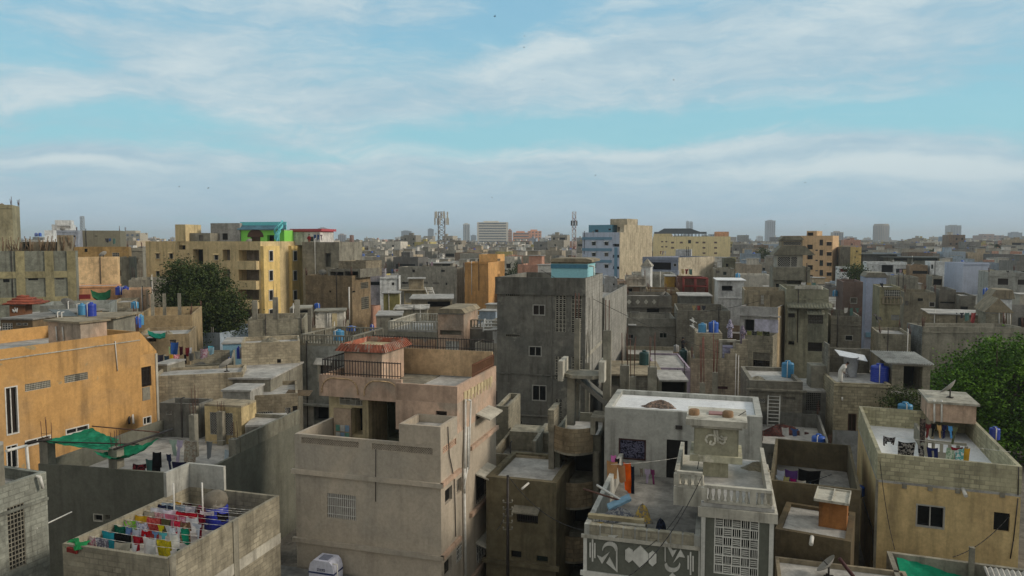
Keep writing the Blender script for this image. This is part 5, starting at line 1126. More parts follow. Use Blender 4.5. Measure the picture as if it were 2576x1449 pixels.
mh('second long shed with a pale ridge over open sides', (1240, 580), 1780, 198, W['dirty'], [('f', 1320, 588, 1450, 612), ('f', 1510, 588, 1740, 612)], d=12, par=-1.2, deck=MC['dark_sheet'], th=.02, name='pale_ridge_shed', cat='shed')
mh('white walled row house beneath the sheds', (1060, 625), 1470, 178, W['white'], [('f', 1200, 655, 1315, 725, dict(kind='door', rd=1.)), ('f', 1340, 690, 1440, 728)], d=8, th=0, par=.5, name='white_row_house')
mh('brown fronted house beneath the pale ridge shed', (1475, 655), 1672, 170, wall('brown_front', (142, 122, 98), .4), [('f', 1500, 710, 1660, 740)], d=8, th=0, par=.4, name='brown_front_house')
mh('white block with a bright blue roof frame beside it', (1675, 622), 1835, 168, W['white'], [('f', 1680, 650, 1700, 690)], d=8, th=0, par=.3, name='white_end_house')
mh('grey house with a blue sheeted balcony', (1690, 760), 1820, 140, W['conc'], [('f', 1700, 790, 1800, 850, dict(kind='door', rd=1.2))], d=7, th=0, par=.3, name='blue_sheet_house')
mh('grey block house with a brown door', (1340, 770), 1585, 128, W['conc'], [('f', 1592 - 30, 810, 1580, 860)], d=8, th=0, par=.4, name='brown_door_house')
mh('long dull block house with a deep lintel and two windows', (1420, 915), 1760, 106, wall('dull_block', (132, 124, 104), .5), [('f', 1425, 1000, 1460, 1045), ('f', 1660, 1010, 1722, 1058, 'frame1'), ('f', 1550, 975, 1600, 1002)], d=8, th=-.05, par=.9, name='lintel_house')
mh('plain dull house joined to the lintel house with a long shadow gap', (1760, 890), 1955, 108, wall('dull_grey', (116, 112, 102), .45), [('f', 1765, 1010, 1950, 1025)], d=8, th=-.05, par=.6, name='gap_house')
mh('dull house with rubble along its roof edge', (1955, 950), 2150, 104, W['blockd'], [('f', 1962, 1055, 2035, 1090)], d=8, th=-.05, par=.3, name='rubble_roof_house')
# ================================================================ left middle distance
tile('A0')
fr = wall('frame_block', (126, 128, 116), .55, block=.5, bscale=.8); cb_ = wall('frame_concrete', (152, 144, 110), .6)
H = mh('grey block framed building with concrete columns and slit windows on the left', (-90, 520), 700, 86, fr, [('f', 28, 792, 92, 822), ('f', 270, 778, 368, 802), ('f', 537, 768, 618, 795)], d=2.6, th=.4, par=.2, name='framed_block_house')
m = H.main
for x in (-80, 197, 478, 692): a = m.hit('f', (x, 700))[0]; g = MB(); g.box(a - .45, -.12, 0, a + .45, -.004, H.z); H.part(g, 'column', cb_)
z = m.hit('f', (300, 752))[1]; g = MB(); g.box(0, -.1, z - .35, H.W, -.005, z + .45); z = m.hit('f', (300, 1000))[1]; g.box(0, -.1, z - .35, H.W, -.005, z + .45); H.part(g, 'tie_beam', cb_)
uu = upper(H, 1, (190, 430), (540, 395), W['concw'], d=1.4, par=.2, wins=[('f', 225, 420, 285, 500)], name='upper_wall'); upper(H, .8, (548, 365), (690, 360), W['concw'], d=1.6, par=.2)
g = MB(); p = H.onF(.4, (20, 520))
for i in range(46):
    x = H.W * (.12 + .86 * R.random()); h = R.uniform(.6, 1.9); g.tube((x, .4 + R.random() * .6, H.z - .2), (x + R.uniform(-.5, .5), .5 + R.random() * .6, H.z + h), .06, 4)
H.part(g, 'bamboo_poles', plain('bamboo', (112, 92, 68)))
mh('tall bare concrete slab tower at the left edge', (-160, 68), 112, 97, wall('tower_conc', (152, 146, 118), .6), d=6, par=.3, th=.45, name='slab_tower_house')
mh('house with a big blank cream and peach wall', (705, 582), 1112, 101, wall('cream_peach', (224, 192, 146), .35, c2=(208, 184, 148)), d=4, th=.42, par=.15, name='cream_wall_house')
mh('brown washed house with a small square window behind the cream wall', (705, 480), 1225, 116, wall('brown_wash', (160, 132, 86), .5), [('f', 815, 495, 845, 528), ('f', 1085, 535, 1152, 585, dict(kind='jali', n=4, m=3))], d=5, par=.3, th=.4, name='brown_washed_house')
mh('dark grey rendered block on the left skyline', (735, 320), 1148, 172, wall('dark_render', (122, 118, 100), .35, vary=.08), [('f', 915, 370, 940, 378)], d=10, par=.4, th=-.04, name='dark_rendered_block')
mh('slatted blue grey house with two little windows', (545, 318), 738, 165, wall('slat_blue', (150, 156, 166), .3), [('f', 708, 368, 730, 385), ('f', 708, 462, 730, 478)], d=8, par=.3, th=-.05, name='slatted_house')
H = mh('white water tower house with a stepped top on the left skyline', (498, 262), 680, 214, W['white'], [('f', 550, 275, 680, 300, dict(kind='pane', mat=W['deck']))], d=7, par=.2, th=-.05, name='white_tower_house'); upper(H, 1, (530, 220), (685, 222), W['white'], d=5, par=.2)
mh('small white house near the blue tanks on the left skyline', (428, 318), 500, 190, W['white'], d=6, par=.3, name='small_white_house')
mh('grey three storey house with open balconies left of the yellow apartments', (1225, 490), 1360, 128, W['conc'], [('f', 1240, 590, 1330, 640, dict(kind='door', rd=.8, mat=W['concw'])), ('f', 1232, 690, 1318, 740, dict(kind='door', rd=.8, mat=W['concw']))], d=8, par=.4, th=-.06, name='open_balcony_house')
mh('grey house end with one dark window beside the cream wall', (1138, 580), 1225, 112, W['dirty'], [('f', 1140, 705, 1172, 760)], d=8, par=.3, name='grey_end_house')
H = mh('unfinished grey roofs with rebar stubs under the yellow apartments', (1240, 800), 1600, 92, W['conc'], [], d=8, par=1.2, th=-.03, name='rebar_house')
for x in (1290, 1360, 1440, 1560): p = H.onF(.3, (x, 800)); column(H, p.x, .3, H.z + .003, H.z + .3, .4, 1.3)
H = mh('peach roof room with red sheeting and a sagging green net', (705, 860), 1100, 92, wall('peach', (222, 170, 126), .3), d=4, par=.1, th=-.03, name='peach_roof_room')
g = MB(); p = H.onF(-1, (715, 940)); q = H.onF(-1, (875, 980)); g.box(p.x, -1.1, q.z, q.x, -1, p.z); H.part(g, 'red_sheet', plain('red_sheet', (128, 30, 34)))
H = mh('low peach parapet room with two blue tanks', (1180, 895), 1380, 86, wall('peach2', (206, 172, 140), .4), d=5, par=.3, th=-.03, name='tank_roof_room')
tile('D')
H = mh('grey concrete tank platform house carrying tanks and a tilted solar panel', (600, 590), 1630, 63, wall('grey_wash', (142, 146, 140), .5), d=5, par=.5, th=-.05, name='tank_platform_house')
H = mh('canopy slab house with a thick concrete slab on columns', (770, 790), 1680, 57, W['conc'], [('f', 1490, 870, 1510, 950)], d=4, par=-.4, th=.08, name='canopy_slab_house', deck=W['concw'])
H = mh('red tiled kiosk with a pale emblem on its brown wall', (140, 590), 350, 60, wall('kiosk_brown', (124, 86, 62), .3), d=1.8, par=0, th=.3, name='red_tiled_kiosk', cat='kiosk')
z = H.z + .125; x0, x1, y0, y1_ = -.35, H.W + 1.2, -.35, H.D + .35; c = (H.W * .5 + .1, H.D / 2, H.onF(H.D / 2, (340, 420)).z); g = MB(); cs = [(x0, y0, z), (x1, y0, z), (x1, y1_, z), (x0, y1_, z)]
for i in range(4): g.poly([cs[i], cs[(i + 1) % 4], c])
g.poly(cs); hp = H.part(g, 'hipped_roof', W['red'])
g = MB()
for f_ in (0, .25, .5, .75): g.path([tuple(Vector(cs[i % 4]).lerp(Vector(c), f_) + Vector((0, 0, .03))) for i in range(5)], .07, 5)
g.build('tile_course', W['red'], hp)
g = MB(); p = H.onF(-.02, (230, 650))
for a in ([(190, 640), (215, 690), (235, 640), (255, 690), (262, 620)], [(225, 610), (228, 660)], [(185, 670), (262, 668)]): g.path([H.onF(-.03, q) for q in a], .05, 5)
H.part(g, 'emblem', W['white'])
H = mh('glazed roof lantern house with brown frames below the red tiled kiosk', (10, 800), 455, 55, wall('brown_frame_wall', (122, 104, 80), .4), [('f', 30, 850, 190, 990, dict(kind='jali', n=4, m=4, fmat=PIPE)), ('f', 250, 850, 325, 885, 'frame1'), ('f', 345, 850, 420, 885, 'frame1')], d=5, par=-.15, back=580, th=-.1, deck=W['deckd'], name='glazed_lantern_house')
H = mh('block yard with a little outdoor stair and a dark gate', (1650, 545), 1950, 78, W['blockt'], [('f', 1640, 560, 1660, 690)], d=7, par=.3, th=-.05, name='stair_yard_house'); g = MB()
for i in range(8): p = H.onF(-1.5, (1830 + 20 * i, 735 - 14 * i)); g.box(p.x - .2, -1.6, p.z - .5, p.x + .6, -.6, p.z)
H.part(g, 'stairs', CONC)
tile('A0')
H = mh('brown walled roof terrace with washing strung between posts before the dense tree', (1290, 1150), 1825, 70, wall('tan_terrace', (164, 144, 110), .45), d=10, th=-.02, par=1.4, name='terrace_wall_house'); 
for x in (1475, 1590, 1735): p = H.onF(5, (x, 1100)); column(H, p.x, 5, H.deckz(), H.deckz() + 3.2, .3, 0)
mh('dark low yard wall beside the terrace wall', (1055, 1155), 1285, 71, W['dirty'], d=5, par=.5, th=-.1, name='dark_yard_wall', cat='yard wall')
tile('B0')
H = mh('low brown house with two sheet shaded windows below the terrace wall', (1322, 150), 1824, 63, wall('brown_low', (150, 134, 106), .45), [('f', 1335, 195, 1408, 255), ('f', 1440, 172, 1510, 210), ('f', 1640, 190, 1700, 235)], d=6, par=.3, th=.06, name='sheet_shade_house')
for (x0, x1, y) in ((1325, 1415, 185), (1430, 1530, 165)):
    a0, a1, zb, zt = H.main.rect('f', x0, y, x1, y + 8); g = MB(); g.box(a0, -.7, zt, a1, -.003, zt + .06); H.part(g, 'sheet_shade', SHEET)
H = mh('pale block room with a light blue tank shed roof near the laundry court', (2150, 235), 2330, 66, plain('sky_blue_wash', (120, 160, 180)), d=4, par=-.1, th=-.05, name='blue_washed_room', cat='room')
H = LC = mh('laundry court with a low grey front wall beyond the orange house', (1480, 455), 2230, 57, W['block'], d=8, th=.33, par=1.2, name='laundry_court_house')
H = mh('flat grey roof slab room by the end of the orange house', (1478, 440), 1600, 53.5, W['conc'], back=1775, d=5, par=-.05, th=-.1, name='slab_room', cat='room'); 
H = mh('long irregular block wall house running back to the tan block house', (1480, 545), 2335, 50.5, W['blockt'], d=3.5, par=.2, th=.28, name='long_block_wall_house')
tile('B1')
H = mh('tan block house with a small square hole and rough stone base', (10, 225), 575, 57, W['blockt'], [('f', 358, 378, 395, 415)], d=4, par=.35, th=.3, name='tan_block_house')
tile('B0')
H = mh('low dull concrete house with a raised roof rim', (1540, 800), 1905, 46.5, W['concd'], [('f', 1605, 880, 1660, 915, dict(kind='diag', n=4, m=2))], back=2040, par=.4, th=-.14, name='rim_roof_house')
H = mh('cream roof room with a diamond lattice screen', (1975, 830), 2310, 45, wall('cream_stained', (196, 176, 132), .6), [('f', 2030, 895, 2250, 1110, dict(kind='diag', n=10, m=9))], d=1.7, par=0, th=-.2, name='lattice_screen_room', deck=W['concw'])
H = mh('dark open fronted house with a flat pale roof behind the lattice room', (2020, 570), 2600, 52, W['conc'], [('f', 2035, 632, 2300, 780, dict(kind='door', rd=1.5))], d=7, par=-.1, th=-.04, name='open_front_house', deck=W['deck'])
H = mh('white streaked tank room with junk on its roof', (2150, 690), 2400, 48.5, wall('streaked_white', (160, 158, 150), .8), back=2530, d=3, par=-.08, th=-.06, name='streaked_tank_room', deck=W['deck'], cat='room')
tile('B1')
H = mh('brown block house with lattice vents left of the balustrade house', (95, 735), 545, 49, W['blockb'], [('f', 150, 885, 320, 960, dict(kind='diag', n=8, m=3)), ('f', 435, 845, 490, 925, dict(kind='diag', n=3, m=4)), ('f', 508, 830, 558, 885, dict(kind='grille', n=5)), ('f', 210, 680, 275, 720, dict(kind='diag', n=4, m=3))], d=5, par=.3, th=.3, name='lattice_vent_house')
H = mh('grey roof corner heaped with sheets and tyres', (48, 1035), 345, 44, W['concd'], d=3, par=0, th=.12, name='sheet_heap_roof', cat='house')
tile('B2')
H = mh('dim block room under a rubble strewn slab between the bare columns', (1215, 530), 1760, 56, W['blockd'], [('f', 1225, 545, 1355, 640, dict(kind='door', rd=.6, mat=W['dirty']))], d=6, par=-.2, deck=W['concw'], th=-.1, name='rubble_roof_house')
mh('dark shed hung with a pale green sheet behind the white roof', (1745, 590), 2010, 53, W['dirty'], [('f', 1755, 600, 2005, 740, dict(kind='door', rd=1.4))], d=4, par=-.1, th=-.1, name='dark_shed', cat='shed')
H = mh('roof terrace with a lilac painted wall showing a dark tree', (1690, 460), 2040, 60, wall('lilac_wall', (166, 152, 166), .35), d=8, par=.15, th=-.1, name='painted_wall_house')
g = MB(); p = lambda x, y: H.main.P('f', *H.main.hit('f', (x, y)), .03)
for a in ([(1950, 560), (1940, 520), (1880, 490), (1830, 480)], [(1940, 520), (1990, 480)], [(1900, 500), (1910, 470)], [(1880, 490), (1850, 520)]): g.path([p(*q) for q in a], .04, 4)
H.part(g, 'painted_tree', plain('paint_dark', (50, 40, 52)))
mh('yard of low walls in front of the two window house', (1420, 330), 2045, 74, W['block'], d=6, par=.4, th=-.08, name='low_yard_house')
tile('C1')
_q = bh.world(1.5, -.9, 0)
H = an = House('low_annex_house', 'low bare roof at the foot of the beige house with an evaporative cooler on it', A=bh.world(-.9, -2.6, 0), B=bh.world(3.2, -2.6, 0), z=2.75, d=2.4, mat=W['dirty'], par=0, deck=W['deckd'])
for h in HOUSES:
    for b in h.blocks: b.finish()
bpy.context.view_layer.update()
DG = bpy.context.evaluated_depsgraph_get()
def ground_z(x, y, z):
    ok, loc, *_ = S.ray_cast(DG, Vector((x, y, z)), Vector((0, 0, -1)))
    return loc.z if ok else 0.
def snap(P, up=.7):
    z = ground_z(P.x, P.y, P.z + up)
    return Vector((P.x, P.y, z if abs(z - P.z) < 2.2 else P.z))
# ================================================================ water tanks
def dup(o, parent=None, loc=None, rz=None, sc=None):
    c = o.copy(); COL.objects.link(c); c.parent = parent
    if loc is not None: c.location = loc
    if rz is not None: c.rotation_euler = (0, 0, rz)
    if sc is not None: c.scale = sc
    for ch in list(o.children): dup(ch, c)
    return c
TANKC = {'light': (72, 138, 178), 'blue': (40, 88, 176), 'deep': (32, 58, 158), 'teal': (58, 126, 166), 'green': (28, 66, 66), 'grey': (140, 140, 138)}
TP = {}
def tank(t_, x, yb, w, h, Y, col, label, lid=None, pipe=True, name='water_tank'):
    tile(t_)
    P = snap(atY((x, yb), Y)); s = TL[2] * P.y / F; r = w * s / 2; hh = h * s
    rt = root(name, label, 'water tank', P, R.uniform(0, 6), 'plastic water tanks on the roofs')
    if col not in TP:
        mat = plain('tank_' + col, TANKC[col], .38, 0, .07, 2); g = MB(); pr = [(.93, 0), (1, .02)]
        for i in range(7): z = .06 + i * .1; pr += [(1, z), (.965, z + .03), (.965, z + .05), (1, z + .08)]
        pr += [(1, .78), (.9, .86), (.5, .9), (.4, .905)]; g.lathe(pr, n=20); TP[col] = (g.build('tank_body', mat), None)
        g = MB(); g.lathe([(.42, .9), (.42, .97), (.38, 1.0), (.1, 1.0)], n=14); TP[col] = (TP[col][0], g.build('lid', mat)); b, l = TP[col]
        b.parent = rt; l.parent = rt; b.scale = l.scale = (r, r, hh)
    else:
        for o in TP[col]: dup(o, rt, sc=(r, r, hh))
    if pipe:
        g = MB(); a = R.uniform(-2.4, -.7) - rt.rotation_euler.z; q = Vector((math.cos(a), math.sin(a), 0)) * (r + .06)
        g.path([q, q + Vector((0, 0, hh * .95)), Vector((0, 0, hh * .97))], .03, 5); g.build('pipe', PIPE, rt)
    return rt
for a in (
 ('D', 1240, 705, 110, 180, 59, 'light', 'light blue tank beside a deeper blue one over the orange house'),
 ('D', 1375, 735, 150, 215, 58, 'deep', 'big deep blue tank next to the solar panel on the concrete slab'),
 ('D', 2070, 920, 115, 170, 66, 'blue', 'blue tank standing before a paler one by the terrace wall'),
 ('D', 2125, 880, 90, 165, 68, 'light', 'pale blue tank half hidden by the blue tank at the terrace wall'),
 ('D', 2035, 610, 110, 110, 78, 'light', 'pale blue tank above the little outdoor stair'),
 ('D', 1795, 425, 100, 135, 88, 'deep', 'left one of two deep blue tanks under the cream wall'),
 ('D', 1895, 428, 100, 140, 88.5, 'deep', 'right one of two deep blue tanks under the cream wall'),
 ('A0', 350, 378, 28, 36, 180, 'blue', 'left of two tiny blue tanks on the left skyline'),
 ('A0', 387, 378, 28, 36, 180, 'blue', 'right of two tiny blue tanks on the left skyline'),
 ('A1', 745, 1075, 55, 55, 88, 'blue', 'small blue tank on the roof shed by the brown block building'),
 ('A1', 955, 1362, 105, 108, 62, 'teal', 'teal blue tank inside the baluster railing'),
 ('A1', 1075, 1290, 95, 50, 66, 'blue', 'squat blue tank behind the baluster railing'),
 ('A1', 1275, 1305, 40, 82, 72, 'deep', 'narrow dark blue tank right of the baluster roof'),
 ('A1', 2225, 1112, 42, 60, 118, 'blue', 'blue tank at the foot of the ochre tower'),
 ('B0', 2232, 218, 62, 70, 66, 'blue', 'small blue tank on the blue washed room'),
 ('B0', 2310, 372, 45, 122, 60, 'deep', 'tall narrow dark blue tank beside the tan block house'),
 ('B2', 418, 1185, 95, 148, 43.5, 'blue', 'blue tank on the plinth at the foot of the grey tower'),
 ('B2', 955, 1095, 165, 90, 38.2, 'deep', 'wide deep blue tank in the top curved balcony'),
 ('B2', 2148, 122, 82, 92, 68, 'light', 'light blue tank on the block stair house'),
 ('B2', 2255, 122, 96, 112, 68, 'blue', 'royal blue tank with a brown weight on the block stair house'),
 ('B2', 1585, 520, 100, 155, 60, 'green', 'dark green covered tank on the rubble roof between bare columns'),
 ('B2', 2205, 770, 62, 40, 52, 'light', 'low light blue tub behind the white roof'),
 ('B3', 292, 565, 116, 160, 58, 'teal', 'tall ribbed blue tank on the ladder house roof'),
 ('B3', 590, 1235, 132, 178, 47.5, 'blue', 'ribbed blue tank behind the pierced dark parapet'),
 ('B3', 1180, 625, 168, 178, 53, 'deep', 'large deep blue tank beside the corrugated shed'),
 ('B3', 1425, 948, 135, 160, 46.8, 'teal', 'pale teal tank at the back of the yellow house roof'),
 ('B3', 2290, 1150, 95, 125, 44, 'deep', 'dark blue tank behind the yellow house under the green tree'),
 ('A3', 752, 955, 50, 62, 96, 'light', 'light blue tank right of the ribbed house'),
 ('A3', 2205, 950, 50, 78, 108, 'blue', 'blue tank by the grey house at the right edge'),
 ('A3', 845, 790, 70, 22, 130, 'grey', 'flat white tank above the maroon house'),
 ('C3', 950, 655, 165, 100, 40.5, 'blue', 'blue tank in the dark yard of the laundry yard house'),
 ('A2', 2490, 782, 46, 52, 128, 'light', 'light blue tank above the white porch house'),
 ('A2', 620, 775, 60, 25, 130, 'blue', 'blue tank low left of the aqua stair room'),
 ('B2', 1895, 305, 55, 68, 72, 'grey', 'white plastic can on the yard wall of the stair house'),
 ('B2', 1965, 420, 85, 145, 70, 'green', 'black green tank beside the block stair house')):
    tank(*a)
# ================================================================ laundry
def cl(H, y, x0, x1, zt, h, mat, label, kind='towel', cat=None, depth=.5, along='x'):
    """cloth hanging over a line at local y, from x0 to x1; zt: height of the line"""
    n = max(4, int((x1 - x0) / .09)); n = min(n, 26); m_ = max(4, int(h / .12)); m_ = min(m_, 12)
    g = MB(); ph = R.uniform(0, 6); k = R.uniform(5, 9); sk = R.uniform(-.12, .12); L = x1 - x0
    def pt(i, j, b=0):
        f_, q = i / n, j / m_
        dz = h * q * (1 + .08 * math.sin(f_ * 4 + ph)) + .05 * math.sin(math.pi * f_)
        return H.world(x0 + L * f_ * (1 - .1 * q) + sk * q * h + L * .05 * q, y + (.05 + .06 * q) * math.sin(k * f_ * L + ph + q * 1.3) + b * (.05 + .1 * q), zt - dz)
    def keep(i, j):
        f_, q = (i + .5) / n, (j + .5) / m_
        if kind == 'shirt': return (.26 < f_ < .74) or (q < .34)
        if kind == 'trousers': return q < .3 or not (.42 < f_ < .58)
        if kind == 'rag': return q < .55 + .45 * math.sin(f_ * 3.1 + ph) ** 2
        return True
    for b in (0, 1) if kind in ('towel', 'bedsheet', 'shawl') else (0,):
        hf = 1 if b == 0 else depth
        for i in range(n):
            for j in range(m_):
                if b and (j + 1) / m_ > depth: continue
                if keep(i, j): g.poly([pt(i, j, b), pt(i + 1, j, b), pt(i + 1, j + 1, b), pt(i, j + 1, b)], 0, True)
    o = g.build(kind if kind != 'rag' else 'cloth', mat)
    return tag(o, label, cat or {'bedsheet': 'bed sheet', 'rag': 'cloth'}.get(kind, kind))
def line(H, p, q, label, r=.008, sag=.12, group='clotheslines', name='clothesline'):
    g = MB(); pts = [Vector(p).lerp(Vector(q), i / 10) - Vector((0, 0, sag * 4 * (i / 10) * (1 - i / 10))) for i in range(11)]
    g.path([H.world(*a) for a in pts] if H else pts, r, 4); return tag(g.build(name, PIPE if name == 'clothesline' else DSTEEL), label, name.replace('_', ' '), group)
FB = lambda c, c2=None, s=9.: fabric('cloth_%d_%d_%d%s' % (*c, '_p' if c2 else ''), c, c2, s)
wht, red_, nav, blk = (222, 222, 226), (168, 28, 44), (34, 40, 74), (22, 22, 24)
tile('C0'); H = lh; LZ = 6.62
anch = {1: (820, 1040), 2: (940, 980), 3: (1060, 925), 4: (1170, 888), 5: (1275, 838), 6: (1360, 800), 7: (1430, 772), 8: (1500, 752), 9: (1535, 728), 10: (1575, 692)}
LY = {k: H.main.hit('l', v)[0] for k, v in anch.items()}
for k in LY: line(H, (.1, LY[k], LZ), (H.W - .1, LY[k], LZ), 'thin line stretched across the walled laundry roof', group='lines across the laundry roof', sag=.05)
def row(k, items):
    for (x0, x1, h, c, lab, *o) in items:
        kind = o[0] if o else 'towel'; c2 = o[1] if len(o) > 1 else None
        yv = anch[k][1] + 40
        a = H.onF(LY[k], (x0, yv)).x; b = H.onF(LY[k], (x1, yv)).x
        a = max(.16, a); b = min(H.W - .16, b)
        if b > a + .08: cl(H, LY[k], a, b, LZ - .03 - .03 * math.sin(math.pi * a / H.W), h * 1.3, FB(c, c2), lab + ' on the laundry roof', kind)
row(1, [(825, 918, .62, (206, 196, 200), 'white towel with pink flowers, leftmost piece', 'towel', (190, 110, 140)), (922, 1035, .66, (120, 118, 136), 'grey lilac flowered cloth beside the pink flowered towel', 'towel', (196, 196, 206)), (1115, 1262, .55, (190, 186, 170), 'cream vest turned inside out near the front wall', 'shirt'), (1270, 1330, .5, wht, 'small white shirt right of the cream vest', 'shirt'), (1700, 1965, .75, (68, 92, 82), 'dark sage sheet at the right end of the front line', 'bedsheet')])
row(2, [(958, 1108, .85, (40, 158, 176), 'turquoise towel'), (1112, 1266, .8, blk, 'black sheet beside the turquoise towel', 'bedsheet'), (1270, 1365, .42, red_, 'red cloth right of the black sheet'), (1370, 1508, .52, (226, 226, 224), 'plain white towel between red and yellow cloths'), (1512, 1648, .72, (206, 186, 34), 'bright yellow checked towel', 'towel', (176, 164, 40))])
row(3, [(1062, 1198, .6, (16, 112, 84), 'emerald green cloth with a faint pattern', 'towel', (30, 90, 74)), (1206, 1274, .3, (116, 140, 188), 'small periwinkle blue cloth'), (1280, 1350, .5, (216, 218, 230), 'white shirt below the dotted towel', 'shirt'), (1366, 1456, .38, (176, 16, 32), 'small scarlet trousers', 'trousers'), (1460, 1524, .38, (120, 160, 206), 'sky blue child shirt', 'shirt'), (1526, 1610, .38, (96, 186, 196), 'aqua child shirt', 'shirt'), (1645, 1716, .42, (220, 222, 224), 'little white cloth near the right end of the third line')])
row(4, [(1172, 1304, .48, (140, 214, 60), 'lime green striped towel', 'towel', (196, 150, 170)), (1306, 1414, .45, (208, 206, 216), 'white dotted towel', 'towel', (150, 150, 170)), (1512, 1580, .26, (218, 206, 30), 'small lemon yellow cloth'), (1588, 1640, .3, wht, 'first of three small white cloths in a row'), (1645, 1690, .3, (214, 214, 220), 'middle of three small white cloths in a row'), (1695, 1740, .3, (226, 226, 230), 'last of three small white cloths in a row'), (1750, 1800, .5, (20, 128, 100), 'teal green cloth at the right of the white cloths')])
row(5, [(1298, 1420, .58, (214, 170, 44), 'mustard yellow towel'), (1426, 1540, .7, (186, 62, 60), 'coral red patterned towel', 'towel', (206, 96, 90)), (1548, 1650, .45, (96, 92, 64), 'olive brown cloth'), (1686, 1740, .45, (196, 40, 70), 'crimson cloth beside the olive one'), (1744, 1822, .7, (112, 84, 66), 'brown flowered cloth', 'towel', (180, 150, 120)), (1852, 1952, .42, (206, 210, 222), 'pale blue white shirt', 'shirt')])
row(6, [(1376, 1484, .5, (168, 166, 156), 'sheer grey cloth'), (1488, 1580, .52, (206, 150, 166), 'pink and white patterned towel', 'towel', (226, 206, 212)), (1584, 1682, .52, (222, 130, 160), 'plain pink towel'), (1690, 1790, .45, (196, 120, 150), 'rose patterned cloth', 'towel', (224, 190, 200)), (1796, 1900, .5, (224, 226, 230), 'white towel at the right of the pink cloths')])
row(7, [(1442, 1700, .42, (222, 224, 234), 'long white sheet', 'bedsheet'), (1705, 1900, .35, (196, 26, 48), 'long bright red cloth', 'shawl'), (1905, 1968, .85, (140, 20, 44), 'dark red hanging scarf', 'shawl')])
row(8, [(1506, 1604, .45, nav, 'navy blue cloth'), (1610, 1680, .42, (52, 62, 84), 'slate blue cloth'), (1940, 2060, .2, wht, 'row of small white socks', 'rag'), (2095, 2200, .3, (36, 26, 30), 'black rag at the right end of the lines', 'rag')])
row(9, [(1537, 1656, .5, (176, 196, 214), 'pale blue shawl', 'shawl'), (1662, 1785, .55, (170, 188, 204), 'ice blue shirt', 'shirt'), (1796, 1882, .6, (196, 200, 210), 'silver grey towel'), (1892, 1984, .48, (112, 20, 46), 'maroon towel')])
row(10, [(1686, 1746, .28, (220, 166, 24), 'small orange yellow cloth at the back'), (1766, 1840, .34, (66, 34, 44), 'plum dark cloth at the back'), (1922, 1980, .3, (206, 90, 120), 'small rose pink cloth at the back')])
# drum with a sack, left corner heap
P = snap(H.world(*H.onF(H.D - 1.3, (2085, 870)).to_tuple()[:2], 5.6)); 
rt = root('storage_drum', 'deep blue drum topped by a bulging netted sack in the corner of the laundry roof', 'drum', P); g = MB(); g.lathe([(.5, 0), (.52, .1), (.52, .85), (.48, .9)], n=18); g.build('drum_body', plain('drum_blue', (34, 46, 150), .4), rt)
g = MB(); g.lathe([(.42, .88), (.5, 1.0), (.53, 1.2), (.45, 1.4), (.26, 1.54), (.06, 1.58)], n=18); g.build('sack', wall('netted_sack', (112, 106, 94), .4, patch=(164, 158, 146), pf=.6), rt)
g = MB(); p = H.world(1.05, H.D - 2.2, 5.6); g.tube(p, p + Vector((.0, 0, 2.0)), .035, 6); tag(g.build('white_post', PIPE), 'white standing pipe left of the sacked drum', 'post')
g = MB(); p = H.world(2.35, H.D - 2.0, 5.6); g.tube(p, p + Vector((.0, 0, 2.1)), .035, 6); tag(g.build('white_post', PIPE), 'white standing pipe right of the sacked drum', 'post')
g = MB(); pts = [H.world(.1 + .9 * f_, .1 + .12 * math.sin(f_ * 7), 6.71 + .05 * abs(math.sin(f_ * 5))) for f_ in [i / 10 for i in range(11)]]
for a, b in zip(pts, pts[1:]): g.poly([a, b, b + Vector((.03, .2, .02)), a + Vector((.03, .2, .04))], 0, True); g.poly([a, b, b + Vector((0, -.12, -.16)), a + Vector((0, -.14, -.14))], 0, True)
tag(g.build('green_sheet', fabric('green_poly', (30, 118, 66))), 'crumpled bright green sheet over the front left corner of the laundry roof', 'sheet')
g = MB(); p = H.world(.3, -.1, 6.45); g.obox(p, H.world(.75, -.1, 6.42) - p, H.world(.3, -.0, 6.45) - p, (0, 0, .17)); tag(g.build('red_cloth', fabric('red_rag', (120, 44, 40))), 'red cloth folded over the front wall below the green sheet', 'cloth')
# ---- green tarp on the terrace of the dark plastered house
H = th_; tile('B0')
def tarp(H, corners, label, mat, name='tarp', sag=.35, n=14):
    A, B, C, D = corners; g = MB()
    def pt(i, j):
        u, v = i / n, j / n; p = A.lerp(B, u).lerp(D.lerp(C, u), v)
        return p - Vector((0, 0, sag * 4 * (u * (1 - u) + v * (1 - v)) * .5)) + Vector((0, 0, .05 * math.sin(u * 19) * math.sin(v * 13) + .03 * math.sin((u + v) * 31)))
    for i in range(n):
        for j in range(n): g.poly([pt(i, j), pt(i + 1, j), pt(i + 1, j + 1), pt(i, j + 1)], 0, True)
    return tag(g.build(name, mat), label, 'tarp')
tg = fabric('tarp_green', (24, 112, 80), (34, 124, 92), 1.2)
c = [atZ((395, 1165), 7.75), atZ((1050, 1255), 7.55), atZ((1150, 1150), 7.7), atZ((880, 1040), 7.9)]
tarp(H, c, 'large green tarp stretched over bare columns beside the orange house', tg, sag=.15)
c = [atZ((900, 1265), 7.5), atZ((1180, 1310), 7.4), atZ((1535, 1135), 7.6), atZ((1150, 1190), 7.65)]
tarp(H, c, 'sagging torn strip of green tarp right of the big one', tg, sag=.5)
def beam(p, q, r, mat, label, name='steel_beam', cat='beam'): g = MB(); g.tube(p, q, r, 6); return tag(g.build(name, mat), label, cat)
